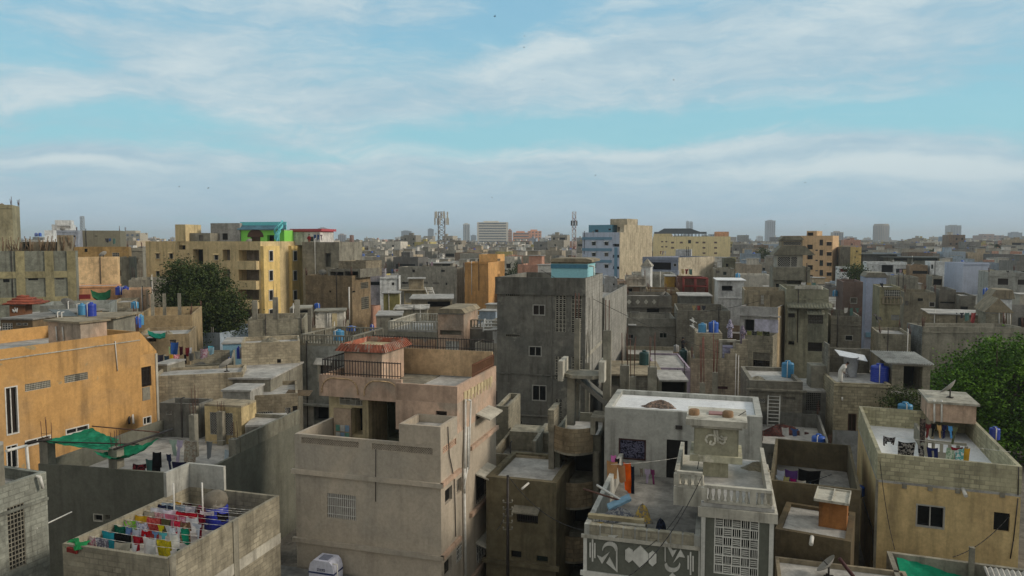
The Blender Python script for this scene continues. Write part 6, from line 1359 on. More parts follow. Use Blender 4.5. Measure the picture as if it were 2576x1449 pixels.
beam(atZ((1100, 1250), 7.75), atZ((1670, 1055), 7.95), .06, DSTEEL, 'dark steel beam slanting over the torn tarp strip'); beam(atZ((240, 1195), 7.7), atZ((500, 1150), 7.85), .06, DSTEEL, 'dark beam on the left column under the big tarp'); beam(atZ((890, 1025), 8.0), atZ((1540, 1085), 8.0), .035, STEEL, 'thin rusty rail behind the tarps'); beam(atZ((420, 1175), 7.7), atZ((1340, 1200), 7.65), .04, DSTEEL, 'thin rod holding the front edge of the big tarp')
def hang(H, y, t_, items, zl, labtail):
    tile(t_)
    for (x0, x1, ytop, h, c, lab, *o) in items:
        a = H.onF(y, (x0, ytop)); b = H.onF(y, (x1, ytop)); cl(H, y, a.x, b.x, zl if zl else (a.z + b.z) / 2, h, FB(c, o[1] if len(o) > 1 else None), lab + labtail, o[0] if o else 'towel')
hang(H, 3.0, 'B0', [(1642, 1708, 1220, .9, (166, 186, 170), 'mint green shirt', 'shirt'), (1712, 1775, 1218, 1.3, (190, 178, 200), 'lilac tunic', 'shirt'), (1782, 1888, 1195, 1.75, (176, 170, 154), 'large flowered beige sheet', 'bedsheet', (150, 134, 118)), (1990, 2055, 1205, .9, (112, 116, 118), 'grey trousers', 'trousers')], 7.3, ' on the terrace behind the raised wall')
line(H, (4.6, 3.0, 7.35), (8.8, 3.0, 7.4), 'line across the tarp terrace carrying the flowered sheet')
hang(H, 1.4, 'B0', [(1612, 1650, 1290, 1., (40, 46, 70), 'dark blue shirt', 'shirt'), (1665, 1790, 1370, .9, (34, 34, 62), 'indigo cloth'), (1480, 1545, 1275, 1.6, blk, 'long black gown', 'shawl'), (1400, 1476, 1345, 1.0, (86, 126, 122), 'sea green cloth'), (1285, 1398, 1390, .6, (60, 34, 40), 'dark striped cloth', 'towel', (170, 60, 70))], None, ' low on the tarp terrace')
hang(H, 5.5, 'B0', [(2165, 2215, 1255, .9, (168, 182, 190), 'pale blue cloth'), (2220, 2340, 1235, .9, (70, 78, 96), 'slate cloth'), ], None, ' beside the right wall of the tarp terrace')
# pipes and boards leaning on the orange wall
for i, (x0, y0, x1, y1, c, lab) in enumerate(((1190, 1040, 1245, 740, STEEL, 'rusty pole leaning on the orange wall'), (1250, 1000, 1235, 790, DSTEEL, 'dark plank leaning on the orange wall'), (1290, 1000, 1272, 840, PIPE, 'white pipe leaning on the orange wall'))):
    P1 = atY((x1, y1), 48.6); P0 = atY((x0, y0), 47.4); beam(snap(P0, 1.5), P1, .07, c, lab, 'leaning_pole', 'pole')
# ---- relief house terrace
H = rh; tile('C2'); yl = H.D - 1.1
line(H, (.2, 5.2, 8.3), (4.1, H.D - .6, 8.1), 'line across the relief house terrace')
def hl(x0, x1, yy, y, h, c, lab, kind='towel'):
    a = H.onF(y, (x0, yy)); b = H.onF(y, (x1, yy)); cl(H, y, a.x, b.x, (a.z + b.z) / 2, h, FB(c), lab, kind)
hl(1222, 1330, 335, 6.2, .8, (176, 134, 92), 'tan sheet swagged over the line by the maroon window', 'shawl'); hl(1325, 1400, 370, 6.5, .75, (186, 142, 104), 'sandy cloth beside the orange cloth'); hl(1265, 1310, 275, 7.0, .55, (196, 110, 176), 'small pink cloth under the maroon window'); hl(1305, 1345, 305, 7.0, .4, (26, 24, 26), 'black cloth beside the pink one'); hl(1385, 1455, 345, 6.6, 1.35, (226, 94, 18), 'bright orange shawl hanging on the relief terrace', 'shawl'); hl(1452, 1490, 380, 6.7, 1.4, (24, 34, 48), 'dark blue shawl beside the orange one', 'shawl'); hl(1540, 1570, 400, 8.2, .4, (120, 112, 100), 'small khaki cloth on the line', 'rag'); hl(1592, 1645, 408, 8.2, .75, (186, 172, 196), 'lilac shirt on the line near the dark door', 'shirt'); hl(1645, 1685, 410, 8.2, .9, (120, 50, 96), 'purple patterned shirt next to the lilac one', 'shirt')
DZ = 6.6
def heap(P, rx, ry, h, mat, label, name, cat, n=9, seed=0):
    g = MB(); rr = random.Random(seed)
    K = 22; J = 8; k0 = len(g.v)
    for j in range(J + 1):
        for i in range(K):
            t_ = 2 * math.pi * i / K; q = j / J; r_ = (1 - q) ** .6; nz = 1 + .25 * math.sin(3 * t_ + seed) + .15 * math.sin(7 * t_ + j)
            g.v.append((P.x + rx * r_ * nz * math.cos(t_), P.y + ry * r_ * nz * math.sin(t_), P.z + h * q * (1 + .25 * math.sin(5 * t_ + seed + j))))
    for j in range(J):
        for i in range(K): g.f.append((k0 + j * K + i, k0 + j * K + (i + 1) % K, k0 + (j + 1) * K + (i + 1) % K, k0 + (j + 1) * K + i)); g.m.append(0); g.sm.append(True)
    return tag(g.build(name, mat), label, cat)
q = H.onF(1.9, (1560, 990)); g = MB(); cx_ = q.x
rt = root('junk_table', 'old table heaped with bedding and a pale blue mattress on the relief terrace', 'table', H.world(cx_ - .9, 1.2, DZ), H.th)
g.box(-.9, 0, .62, 1.1, .9, .68)
for x in (-.85, 1.03):
    for y in (.03, .8): g.box(x, y, 0, x + .07, y + .07, .62)
g.build('table_frame', W['trim'], rt)
P = H.world(cx_ - .9, 1.65, DZ + .68); heap(P, .75, .4, .4, FB((150, 150, 148), (96, 100, 110)), 'rumpled grey bedding heaped on the old table', 'bedding', 'bedding', seed=2)
heap(H.world(cx_ + .05, 1.75, DZ + .68), .35, .35, .55, FB((176, 150, 80), (120, 116, 110)), 'yellow and grey bundle at the right of the table', 'bundle', 'bundle', seed=4)
heap(H.world(cx_ + .75, 1.6, DZ), .3, .3, .75, FB((48, 56, 76), (30, 30, 36)), 'blue black bag of rags beside the old table', 'rag_bag', 'bag', seed=7)
g = MB(); p = H.world(cx_ - 1.2, 1.5, DZ + 1.0); g.obox(p, H.world(cx_ - .4, 1.9, DZ + 1.35) - p, H.world(cx_ - 1.35, 1.9, DZ + 1.05) - p, (0, 0, .1)); tag(g.build('mattress', FB((120, 152, 170))), 'folded pale blue foam board lying on the table heap', 'mattress')
g = MB(); p = H.onF(.55, (1045, 850)); r_ = H.onF(.55, (1585, 905)); g.box(p.x, .5, p.z - .12, r_.x, .72, p.z + .02); o = tag(g.build('timber_beam', wall('old_timber', (150, 140, 112), .6)), 'weathered timber beam lying behind the relief parapet', 'beam'); o.matrix_world = H.M
beam(H.world(*H.onF(2.2, (998, 600))), H.world(*H.onF(2.0, (1380, 722))), .04, STEEL, 'rusty pole poking out over the left terrace wall', 'pole', 'pole'); beam(H.world(*H.onF(3.0, (1130, 565))), H.world(*H.onF(2.0, (1370, 715))), .05, PIPE, 'white pipe slanting across the relief terrace', 'pole', 'pole')
def bucket(P, r, h, mat, label, name='bucket', cat='bucket'): g = MB(); g.lathe([(r * .75, 0), (r, h), (r * 1.06, h), (r * .92, h - .02), (r * .7, .05)], P, 14); return tag(g.build(name, mat), label, cat)
bucket(H.world(*H.onF(.9, (1165, 930)).to_tuple()[:2], DZ + .5), .16, .22, plain('yellow_tub', (176, 146, 40)), 'yellow tub behind the relief parapet'); bucket(H.world(*H.onF(2.6, (1205, 825)).to_tuple()[:2], DZ), .22, .3, plain('clay_pot', (112, 76, 66)), 'brown clay pot by the left terrace wall', 'flower_pot', 'pot')
g = MB(); p = H.onF(.9, (2000, 1050)); 
for a in ((0, 0, .45, .04), (0, .5, .45, .54)): g.box(p.x + a[0], .4 + a[1], DZ + .1, p.x + a[2] + .1, .4 + a[3], DZ + .75)
g.box(p.x, .441, DZ + .1, p.x + .04, .899, DZ + .75); g.box(p.x + .51, .441, DZ + .1, p.x + .55, .899, DZ + .75); g.box(p.x + .041, .441, DZ, p.x + .509, .899, DZ + .12); o = tag(g.build('plastic_crate', plain('grey_crate', (82, 90, 100))), 'open grey tub in the right corner of the relief terrace', 'tub'); o.matrix_world = H.M
tile('B2'); P = atZ((1745, 840), 9.62); P.z = 9.6; heap(P, .85, .5, .32, FB((92, 84, 78), (140, 120, 106)), 'crumpled brown blanket lying on the white roof', 'blanket', 'blanket', seed=11)
for (x, lab) in ((2068, 'left brown stone block on the carved tank slab'), (2395, 'right brown stone block on the carved tank slab')):
    q = H.onF(3.0, (x, 905)); P = snap(H.world(q.x, 3.0, q.z), .3); g = MB(); g.lathe([(.2, 0), (.22, .05), (.21, .2), (.17, .25)], P, 6, sx=1.0, sy=.7); tag(g.build('stone_block', wall('brown_stone', (160, 130, 100), .3)), lab, 'stone block')
heap(snap(rh.world(6.2, 4.4, 8.9)), .5, .4, .25, W['block'], 'small heap of rubble on the tower roof corner', 'rubble', 'rubble', seed=5)
# ---- yellow house roof
H = yh; tile('B3')
hang(H, 1.1, 'B3', [(1217, 1335, 1125, .45, (36, 34, 38), 'small black patterned top', 'rag', (120, 116, 116)), (1362, 1532, 1178, .8, (30, 29, 32), 'large black cloth with white flecks', 'bedsheet', (140, 136, 132)), (1553, 1606, 1210, .8, (28, 28, 30), 'narrow black flecked scarf', 'shawl', (130, 126, 124)), (1635, 1745, 1228, .65, (30, 38, 84), 'navy trousers', 'trousers'), (1832, 1915, 1235, .75, (140, 168, 140), 'green patterned cloth', 'towel', (196, 206, 190)), (1922, 2000, 1238, .75, (96, 170, 170), 'aqua and white patterned shirt', 'towel', (216, 222, 220)), (2003, 2060, 1240, .8, (196, 150, 50), 'mustard cloth at the end'), (1868, 1990, 1228, .14, (126, 30, 44), 'dark red cloth folded')], None, ' on the front line of the white roof')
line(H, (.2, 1.1, H.onF(1.1, (1180, 1105)).z), (H.W - .2, 1.1, H.onF(1.1, (2100, 1245)).z), 'front line over the white roof of the yellow house', sag=.02)
hang(H, 4.2, 'B3', [(1572, 1625, 950, 1.3, (52, 46, 44), 'dark patterned gown', 'shawl', (96, 84, 76)), (1630, 1680, 1000, .75, (104, 44, 44), 'maroon shirt', 'shirt'), (1684, 1728, 995, .7, (22, 22, 24), 'black shirt', 'shirt'), (1735, 1775, 1010, .7, (186, 150, 96), 'beige shirt', 'shirt'), (1790, 1835, 1012, .7, (30, 34, 70), 'navy shirt', 'shirt'), (1843, 1882, 1020, .65, (76, 136, 190), 'sky blue shirt', 'shirt'), (1888, 1942, 1030, .9, (82, 86, 62), 'olive shirt', 'shirt')], None, ' crowded on the back line above the stairwell')
def dish(P, r, az, label, el=.9):
    rt = root('satellite_dish', label, 'satellite dish', P); g = MB(); n = Vector((math.sin(az) * math.cos(el), math.cos(az) * math.cos(el), math.sin(el))); M = n.to_track_quat('Z', 'Y').to_matrix(); c = Vector((0, 0, r * .9))
    prof = [(r * q, r * .35 * q * q) for q in (.05, .35, .65, .9, 1.)]; k = 18; b0 = len(g.v)
    for rr, z in prof:
        for i in range(k): g.v.append(tuple(c + M @ Vector((rr * math.cos(2 * math.pi * i / k), rr * math.sin(2 * math.pi * i / k), z))))
    for j in range(len(prof) - 1):
        for i in range(k): g.f.append((b0 + j * k + i, b0 + j * k + (i + 1) % k, b0 + (j + 1) * k + (i + 1) % k, b0 + (j + 1) * k + i)); g.m.append(0); g.sm.append(True)
    g.build('reflector', plain('dish_grey', (150, 148, 142), .5), rt); g = MB(); g.tube((0, 0, 0), c, .04, 6); g.tube(c, c + M @ Vector((0, 0, r * .9)), .02, 5); g.tube((-.2, 0, .02), (.2, 0, .02), .05, 5); g.tube((0, -.2, .02), (0, .2, .02), .05, 5); g.build('stand', DSTEEL, rt); return rt
q = H.onF(10.0, (1862, 730)); dish(snap(H.world(q.x, 10.0, 8.2)), .6, -.9, 'satellite dish on the pink stair head of the yellow house', .75)
tile('C3'); q = atZ((690, 1400), 4.02); dish(snap(q), .5, -1.1, 'satellite dish on the dusty roof at the bottom edge', .75)
c = [atZ((1345, 1262), 3.9), atZ((1420, 1470), 3.5), atZ((2230, 1480), 3.5), atZ((2210, 1345), 3.8)]; tarp(n11, [c[0], c[3], c[2], c[1]], 'green tarp sagging across the corner roof yard', fabric('tarp_teal', (22, 132, 98)), sag=.35)
beam(atZ((790, 1270), 4.6), atZ((930, 1449), 3.9), .08, plain('maroon_plank', (66, 30, 30)), 'maroon plank leaning by the satellite dish', 'plank', 'plank')
# laundry of the yard behind the orange roof box
hang(n10c, .25, 'C3', [(178, 250, 470, .5, (176, 186, 200), 'pale blue shirt', 'shirt'), (255, 312, 480, .5, (150, 144, 100), 'khaki cloth'), (318, 372, 500, .4, (140, 24, 92), 'magenta cloth'), (330, 450, 540, 1.0, (128, 56, 34), 'rust red cloth over the wall'), (380, 470, 520, .2, (206, 202, 190), 'cream cloth'), (452, 520, 540, .7, (70, 96, 122), 'denim blue cloth'), (475, 560, 552, .25, (196, 200, 206), 'white cloth')], None, ' on the olive yard wall')
hang(n10c, 2.2, 'C3', [(190, 262, 420, .6, (190, 196, 214), 'light towel'), (266, 392, 420, .8, (92, 62, 122), 'purple cloth'), (396, 615, 420, 1.0, (18, 18, 20), 'wide black cloth', 'bedsheet')], None, ' in the shade of the laundry yard')
# stair house laundry
hang(GH, -2.7, 'G', [(905, 965, 555, .75, (54, 34, 92), 'violet cloth'), (968, 1040, 565, .55, (132, 136, 84), 'moss green cloth'), (1045, 1118, 570, .95, (46, 48, 50), 'charcoal cloth', 'towel', (96, 96, 90)), (1120, 1205, 570, .9, (104, 108, 62), 'olive patterned cloth', 'towel', (140, 140, 96)), (1210, 1310, 572, 1.0, (36, 36, 34), 'dark green black cloth', 'towel', (80, 84, 62))], None, ' over the wall of the lilac room house')
# laundry court beyond the orange house
HL = LC
LCI = [(1455, 1500, 305, .8, (50, 30, 44), 'plum cloth'), (1510, 1580, 335, .8, (60, 60, 72), 'grey blue cloth'), (1585, 1630, 345, .8, (40, 60, 74), 'dark teal cloth'), (1636, 1672, 330, .9, (206, 160, 40), 'golden yellow cloth'), (1680, 1735, 332, .85, (186, 84, 96), 'pink red checked cloth', 'towel', (220, 180, 186)), (1775, 1800, 330, .8, (32, 30, 34), 'black trousers', 'trousers'), (1820, 1870, 318, .6, (96, 96, 92), 'grey cloth'), (1880, 1930, 305, .6, (110, 110, 104), 'stone grey cloth'), (1935, 2010, 275, .8, (176, 160, 168), 'pale flowered cloth', 'towel', (150, 90, 110)), (2020, 2070, 260, .6, (140, 176, 190), 'pale blue cloth')]
tile('B0')
for (x0, x1, yy, h, c, lab, *o) in LCI:
    y = 2.2; a = HL.onF(y, (x0, yy)); b = HL.onF(y, (x1, yy)); cl(HL, y, a.x, b.x, (a.z + b.z) / 2, h, FB(c, o[1] if len(o) > 1 else None), lab + ' hanging in the laundry court', o[0] if o else 'towel')
for (x0, x1, yy, h, c, lab) in ((1650, 1725, 215, 1., (44, 84, 150), 'bright blue cloth'), (1730, 1765, 255, .7, (70, 22, 34), 'dark maroon cloth'), (1790, 1830, 265, .7, (96, 26, 34), 'brick red cloth'), (1832, 1855, 265, .5, wht, 'white cloth'), (1630, 1652, 255, .6, (170, 200, 150), 'pale green cloth'), (2010, 2060, 250, .5, (90, 170, 190), 'aqua cloth')):
    y = 4.5; a = HL.onF(y, (x0, yy)); b = HL.onF(y, (x1, yy)); cl(HL, y, a.x, b.x, (a.z + b.z) / 2, h, FB(c), lab + ' on the back line of the laundry court')
# ---- poles, cables, cooler, ladder, solar panel
tile('C2'); P = atY((268, 470), 33.2); rt = root('electricity_pole', 'thin dark electricity pole with stacked insulators before the low roof house', 'utility pole', (P.x, P.y, 0))
g = MB(); g.tube((0, 0, 0), (0, 0, P.z), .09, 8, r1=.06); g.build('mast', DSTEEL, rt)
for i in range(5): g = MB(); z = P.z - 1.3 - .32 * i; g.box(-.22, -.015, z, .22, .015, z + .03); g.lathe([(.035, 0), (.05, .04), (.03, .1)], (-.2, 0, z + .05), 8); g.lathe([(.035, 0), (.05, .04), (.03, .1)], (.2, 0, z + .05), 8); g.build('insulator_bracket', CONC, rt)
def cable(pts, label, r=.016): g = MB(); g.path(pts, r, 4); return tag(g.build('cable', plain('cable_black', (26, 26, 26))), label, 'cable')
def curve(a, b, sag, n=14): return [a.lerp(b, i / n) - Vector((0, 0, sag * 4 * (i / n) * (1 - i / n))) for i in range(n + 1)]
cable(curve(atY((2140, 490), 25.4), atY((1440, 1440), 23.5), .5), 'black cable crossing the relief parapet from the tower roof'); cable(curve(atY((2080, 560), 27.5), atY((1590, 1180), 25.), .35), 'thin cable above the relief terrace', .011)
cable(curve(P, atY((1010, 1000), 26.5), .5), 'black cable from the pole to the relief house corner'); cable(curve(P - Vector((0, 0, 1.4)), atY((160, 1000), 30.), .2), 'short cable from the pole to the beige house')
tile('B2'); cable(curve(atY((2570, 880), 28.), atY((2165, 1050), 28.3), .1) + curve(atY((2165, 1050), 28.3), atY((2100, 1440), 27.5), .05), 'black cable trailing over the carved tank')
tile('C3'); cable(curve(atY((1175, 250), 35.6), atY((1330, 1190), 33.), .5), 'long cable falling down the front of the yellow house'); cable(curve(atY((2440, 860), 33.4), atY((1890, 1260), 32.), .3), 'cable slanting below the right window of the yellow house'); cable(curve(atY((190, 600), 38.), atY((720, 460), 37.), .1), 'cable strung across the laundry yard')
tile('C1'); P = snap(atY((785, 1470), 31.6), 1.2); P.z = max(P.z, 2.87); rt = root('air_cooler', 'white evaporative cooler with a navy band at the foot of the beige house', 'air cooler', P, bh.th)
g = MB(); prof = [(-.62, 0), (.62, 0), (.62, .55), (.55, .8), (.4, .95), (-.4, .95), (-.55, .8), (-.62, .55)]; g.prism([(x, 0, z) for x, z in prof], (0, .8, 0)); g.build('cabinet', plain('cooler_white', (196, 198, 212), .45), rt)
g = MB(); g.box(-.635, -.015, .36, .635, .815, .43); g.build('blue_band', plain('navy_band', (30, 44, 92)), rt); g = MB(); g.box(-.2, .15, .951, .25, .6, .99); g.build('lid', plain('cooler_lid', (120, 124, 140)), rt)
g = MB(); g.box(-.2, -.02, .5, .2, -.004, .6); pl = g.build('name_plate', plain('plate_dark', (60, 64, 84)), rt)
tx = bpy.data.curves.new('plate_lettering', 'FONT'); tx.body = 'PREMIUM'; tx.size = .1; tx.extrude = .002; tx.align_x = 'CENTER'; to = bpy.data.objects.new('lettering_curve', tx); COL.objects.link(to); bpy.context.view_layer.update(); me = bpy.data.meshes.new_from_object(to.evaluated_get(bpy.context.evaluated_depsgraph_get())); bpy.data.objects.remove(to); me.materials.append(MC['cooler_white']); to = bpy.data.objects.new('plate_lettering', me); COL.objects.link(to); to.parent = pl; to.location = (0, -.024, .515); to.rotation_euler = (math.pi / 2, 0, 0)
g = MB(); g.path([(.75, .1, 0), (.75, .1, .85), (.5, .1, .85)], .03, 5); g.build('pipe', PIPE, rt)
# ladder
tile('B3'); a = snap(atY((152, 1068), 54.0), 1.0); b = atY((163, 720), 54.7); rt = root('ladder', 'white metal ladder leaning on the wall of the ladder house', 'ladder', a)
d = b - a; e = Vector((math.cos(-.2), math.sin(-.2), 0)) * .42; g = MB(); g.tube(-e, d - e, .05, 6); g.tube(e, d + e, .05, 6); g.build('side_rails', PIPE, rt)
for i in range(9): g = MB(); p = d * ((i + .5) / 9); g.tube(p - e, p + e, .035, 5); g.build('rung', PIPE, rt)
tile('A2'); 
tile('A1'); a = atY((1855, 965), 108); b = atY((1820, 870), 109); e = Vector((.5, 0, 0)); rt = root('ladder', 'pale ladder against the yellow roof room', 'ladder', a); g = MB(); d = b - a; g.tube(-e, d - e, .08, 5); g.tube(e, d + e, .08, 5); g.build('side_rails', PIPE, rt)
for i in range(6): g = MB(); p = d * ((i + .5) / 6); g.tube(p - e, p + e, .06, 5); g.build('rung', PIPE, rt)
tile('B1'); a = atY((2430, 110), 66); b = atY((2445, -10), 67); e = Vector((.75, 0, 0)); rt = root('ladder', 'short white ladder in the gap left of the dark grey tower', 'ladder', a); g = MB(); d = b - a; g.tube(-e, d - e, .08, 5); g.tube(e, d + e, .08, 5); g.build('side_rails', PIPE, rt)
for i in range(4): g = MB(); p = d * ((i + .5) / 4); g.tube(p - e, p + e, .08, 5); g.build('rung', PIPE, rt)
tile('D'); p0 = atY((720, 640), 58.5); p1 = atY((1050, 655), 58.8); p2 = atY((1180, 745), 57.8); p3 = atY((905, 745), 57.4); rt = root('solar_panel', 'tilted solar panel seen from behind on the concrete slab', 'solar panel', p3)
n_ = (p1 - p0).cross(p3 - p0).normalized() * .06; g = MB(); g.prism([p0 - p3, p1 - p3, p2 - p3, Vector((0, 0, 0))], n_); g.build('panel', plain('solar_back', (92, 98, 96), .5), rt); g = MB(); g.tube((p0 + p1) / 2 - p3, (p0 + p1) / 2 - p3 + Vector((0, .3, -1.6)), .04, 5); g.tube(p1 - p3, p1 - p3 + Vector((0, .3, -1.6)), .04, 5); g.build('panel_stand', PIPE, rt)
tile('A0'); g = MB(); c = [atY((875, 890), 90), atY((1070, 885), 90), atY((1060, 960), 88.5), atY((910, 965), 88.5)]; tarp(None, c, 'small green net slung before the peach roof room', fabric('net_green', (34, 92, 62)), sag=.9, n=8)
tile('B0'); c = [atY((1425, 95), 62), atY((1600, 120), 62.5), atY((1590, 165), 61.2), atY((1440, 140), 61)]; tarp(None, c, 'small teal tarp on the sheet shaded house roof', fabric('net_teal', (20, 110, 92)), sag=.4, n=8)
tile('B2'); heap(snap(atY((1830, 560), 58)), 1.0, .5, .5, FB((40, 160, 84), (90, 180, 110)), 'crumpled bright green sheet on the roof behind the white roof', 'green_sheet', 'sheet', seed=3)
tile('B3'); heap(snap(atY((230, 1030), 52)), 1.6, .7, .6, FB((92, 54, 50), (60, 50, 46)), 'heap of dark red sacks at the foot of the ladder', 'sack_heap', 'sacks', seed=8); heap(snap(atY((860, 520), 55)), .5, .5, 1.1, FB((150, 150, 150), (96, 92, 88)), 'bundle of grey cloth under the plastic roof sheet', 'bundle', 'bundle', seed=9)
bucket(snap(atY((900, 565), 55.)), .55, 1.5, plain('white_drum', (170, 172, 174)), 'pale grey drum with a lid on the shed roof', 'drum', 'drum')
# bare columns behind the white roof
tile('B2')
def post(x0, x1, yt, yb, Y, lab, reb=1.6, rebm=STEEL):
    a = atY((x0, yt), Y); b = atY((x1, yb), Y); w = b.x - a.x; rt = root('concrete_column', lab, 'column', (a.x + w / 2, Y, 0), -.2, 'bare concrete columns behind the white roof')
    g = MB(); g.box(-w / 2, -w / 2, 0, w / 2, w / 2, a.z); g.build('shaft', CONC, rt)
    if reb:
        g = MB()
        for i in (-1, 1):
            for j in (-1, 1): g.tube((i * w * .3, j * w * .3, a.z), (i * w * .3 + R.uniform(-.1, .1), j * w * .3, a.z + reb * R.uniform(.85, 1.1)), .028, 4)
        g.build('rebar', rebm, rt)
for a in ((1018, 1060, 415, 690, 51, 'slim column with tall grey rebar beside the tower screens', 2.2, W['conc']), (1355, 1440, 435, 730, 50, 'thick bare column nearest the rubble roof', 2.4), (1445, 1500, 545, 730, 49, 'short column right of the thick bare column', 2.6), (1622, 1705, 450, 750, 49, 'thick bare column in front of the painted wall', 2.2), (2125, 2170, 605, 790, 48, 'column with two rust red bars left of the maroon grille', 2.9, plain('rust_red', (112, 52, 42))), (2248, 2290, 505, 800, 50, 'tall slim column with rust red bars before the block stair house', 2.4, plain('rust_red', (112, 52, 42)))): post(*a)
# ================================================================ pipes, ledges, rebar, dishes and wires of the middle quarter
rk = random.Random(5); roofs = []
for h in HOUSES:
    Y = h.root.location.y; b = h.main
    if not (38 < Y < 200) or h.W < 2.2: continue
    x0, x1, y0, y1, z0, z1 = b.b; free = lambda a, w=.25: all(not (q[0] - w < a < q[1] + w) for q in b.holes['f'])
    for k in range(rk.choice((0, 1, 1, 2))):
        a = rk.uniform(x0 + .2, x1 - .2)
        if free(a): g = MB(); t_ = rk.uniform(.2, .7); g.path([(a, y0 - .06, z1 + t_), (a, y0 - .06, max(0, z1 - rk.uniform(3, 9)))], .028 + Y * .00025, 5); g.tube((a, y0 - .06, z1 + t_), (a, y0 + .3, z1 + t_), .028 + Y * .00025, 5); h.part(g, 'drain_pipe', PIPE if rk.random() < .5 else DSTEEL)
    if rk.random() < .55: 
        z = z1 - b.par - .12 if b.par > 0 else z1 - 2.9
        if all(not (q[2] < z + .2 and q[3] > z) for q in b.holes['f']): b.ledge('f', z, .13, rk.uniform(.05, .2), a0=x0 + .01, a1=x1 - .01)
    if rk.random() < .35 and b.par > .2:
        for (x, y) in ((x0 + .1, y0 + .08), (x1 - .1, y0 + .08), (x1 - .1, y1 - .1)):
            g = MB()
            for i in range(4): g.tube((x + (i % 2) * .12 - .06, y + (i // 2) * .1, z1), (x + (i % 2) * .12 - .06 + rk.uniform(-.1, .1), y + (i // 2) * .1, z1 + rk.uniform(.5, 1.2)), .016 + Y * .0002, 4)
            h.part(g, 'rebar', STEEL)
    if b.par > .12 and h.W > 3 and h.D > 3: roofs.append((h, Y))
rk.shuffle(roofs); dn = 0
for i, (h, Y) in enumerate(roofs):
    b = h.main; x = rk.uniform(.8, h.W - .8); y = rk.uniform(.6, min(h.D - .6, 3.)); P = snap(h.world(x, y, h.deckz() + .1))
    if abs(P.z - h.deckz()) > .3 or Y < 44: continue
    k = i % 4; hn = h.root.name.split('.')[0].replace('_', ' ')
    if k == 0 and dn < 12: dn += 1; o = dish(P, .55, rk.uniform(-1.5, .3), 'small satellite dish on the roof of the ' + hn, .8); o['group'] = 'dishes on middle distance roofs'
    elif k == 1: o = heap(P, rk.uniform(.5, .9), rk.uniform(.4, .6), rk.uniform(.25, .5), W['block'], 'small heap of rubble on the roof of the ' + hn, 'rubble', 'rubble', seed=i); o['group'] = 'rubble on middle distance roofs'
    elif k == 2:
        g = MB(); e = rk.uniform(-.4, .4)
        for j in range(5): g.obox(P + Vector((0, j * .2, .04 * j)), (1.8, e, 0), (0, .16, 0), (0, 0, .05))
        o = tag(g.build('timber_stack', wall('grey_timber', (128, 112, 90), .5)), 'few grey planks stacked on the roof of the ' + hn, 'timber', 'timber on middle distance roofs')
    else:
        CS = ((206, 204, 200), (130, 60, 60), (60, 84, 130), (170, 150, 110), (90, 120, 112), (60, 60, 66), (150, 130, 140)); CN = ('white', 'dull red', 'blue', 'beige', 'grey green', 'charcoal', 'mauve grey'); z = h.deckz() + 1.7
        for j in range(3): ci_ = rk.randrange(7); o = cl(h, y, x - .6 + j * .55, x - .3 + j * .55 + rk.uniform(0, .2), z, rk.uniform(.4, 1.), FB(CS[ci_]), ('left', 'middle', 'right')[j] + ' one of three pieces, ' + CN[ci_] + ', drying on the ' + hn, rk.choice(('towel', 'shirt', 'shawl'))); o['group'] = 'washing on middle distance roofs'
for i in range(26):
    (h, Y), (q, Y2) = rk.sample(roofs, 2)
    if abs(Y - Y2) > 30 or (h.root.location - q.root.location).length > 34: continue
    a = h.world(h.W / 2, .1, h.z + .6); b = q.world(q.W / 2, .1, q.z + .6); g = MB(); g.path(curve(a, b, .5), .012 + Y * .00018, 4); tag(g.build('overhead_wire', plain('cable_black', (26, 26, 26))), 'thin dark wire slung from the ' + h.root.name.split('.')[0].replace('_', ' ') + ' to the ' + q.root.name.split('.')[0].replace('_', ' '), 'wire', 'wires between middle distance roofs')
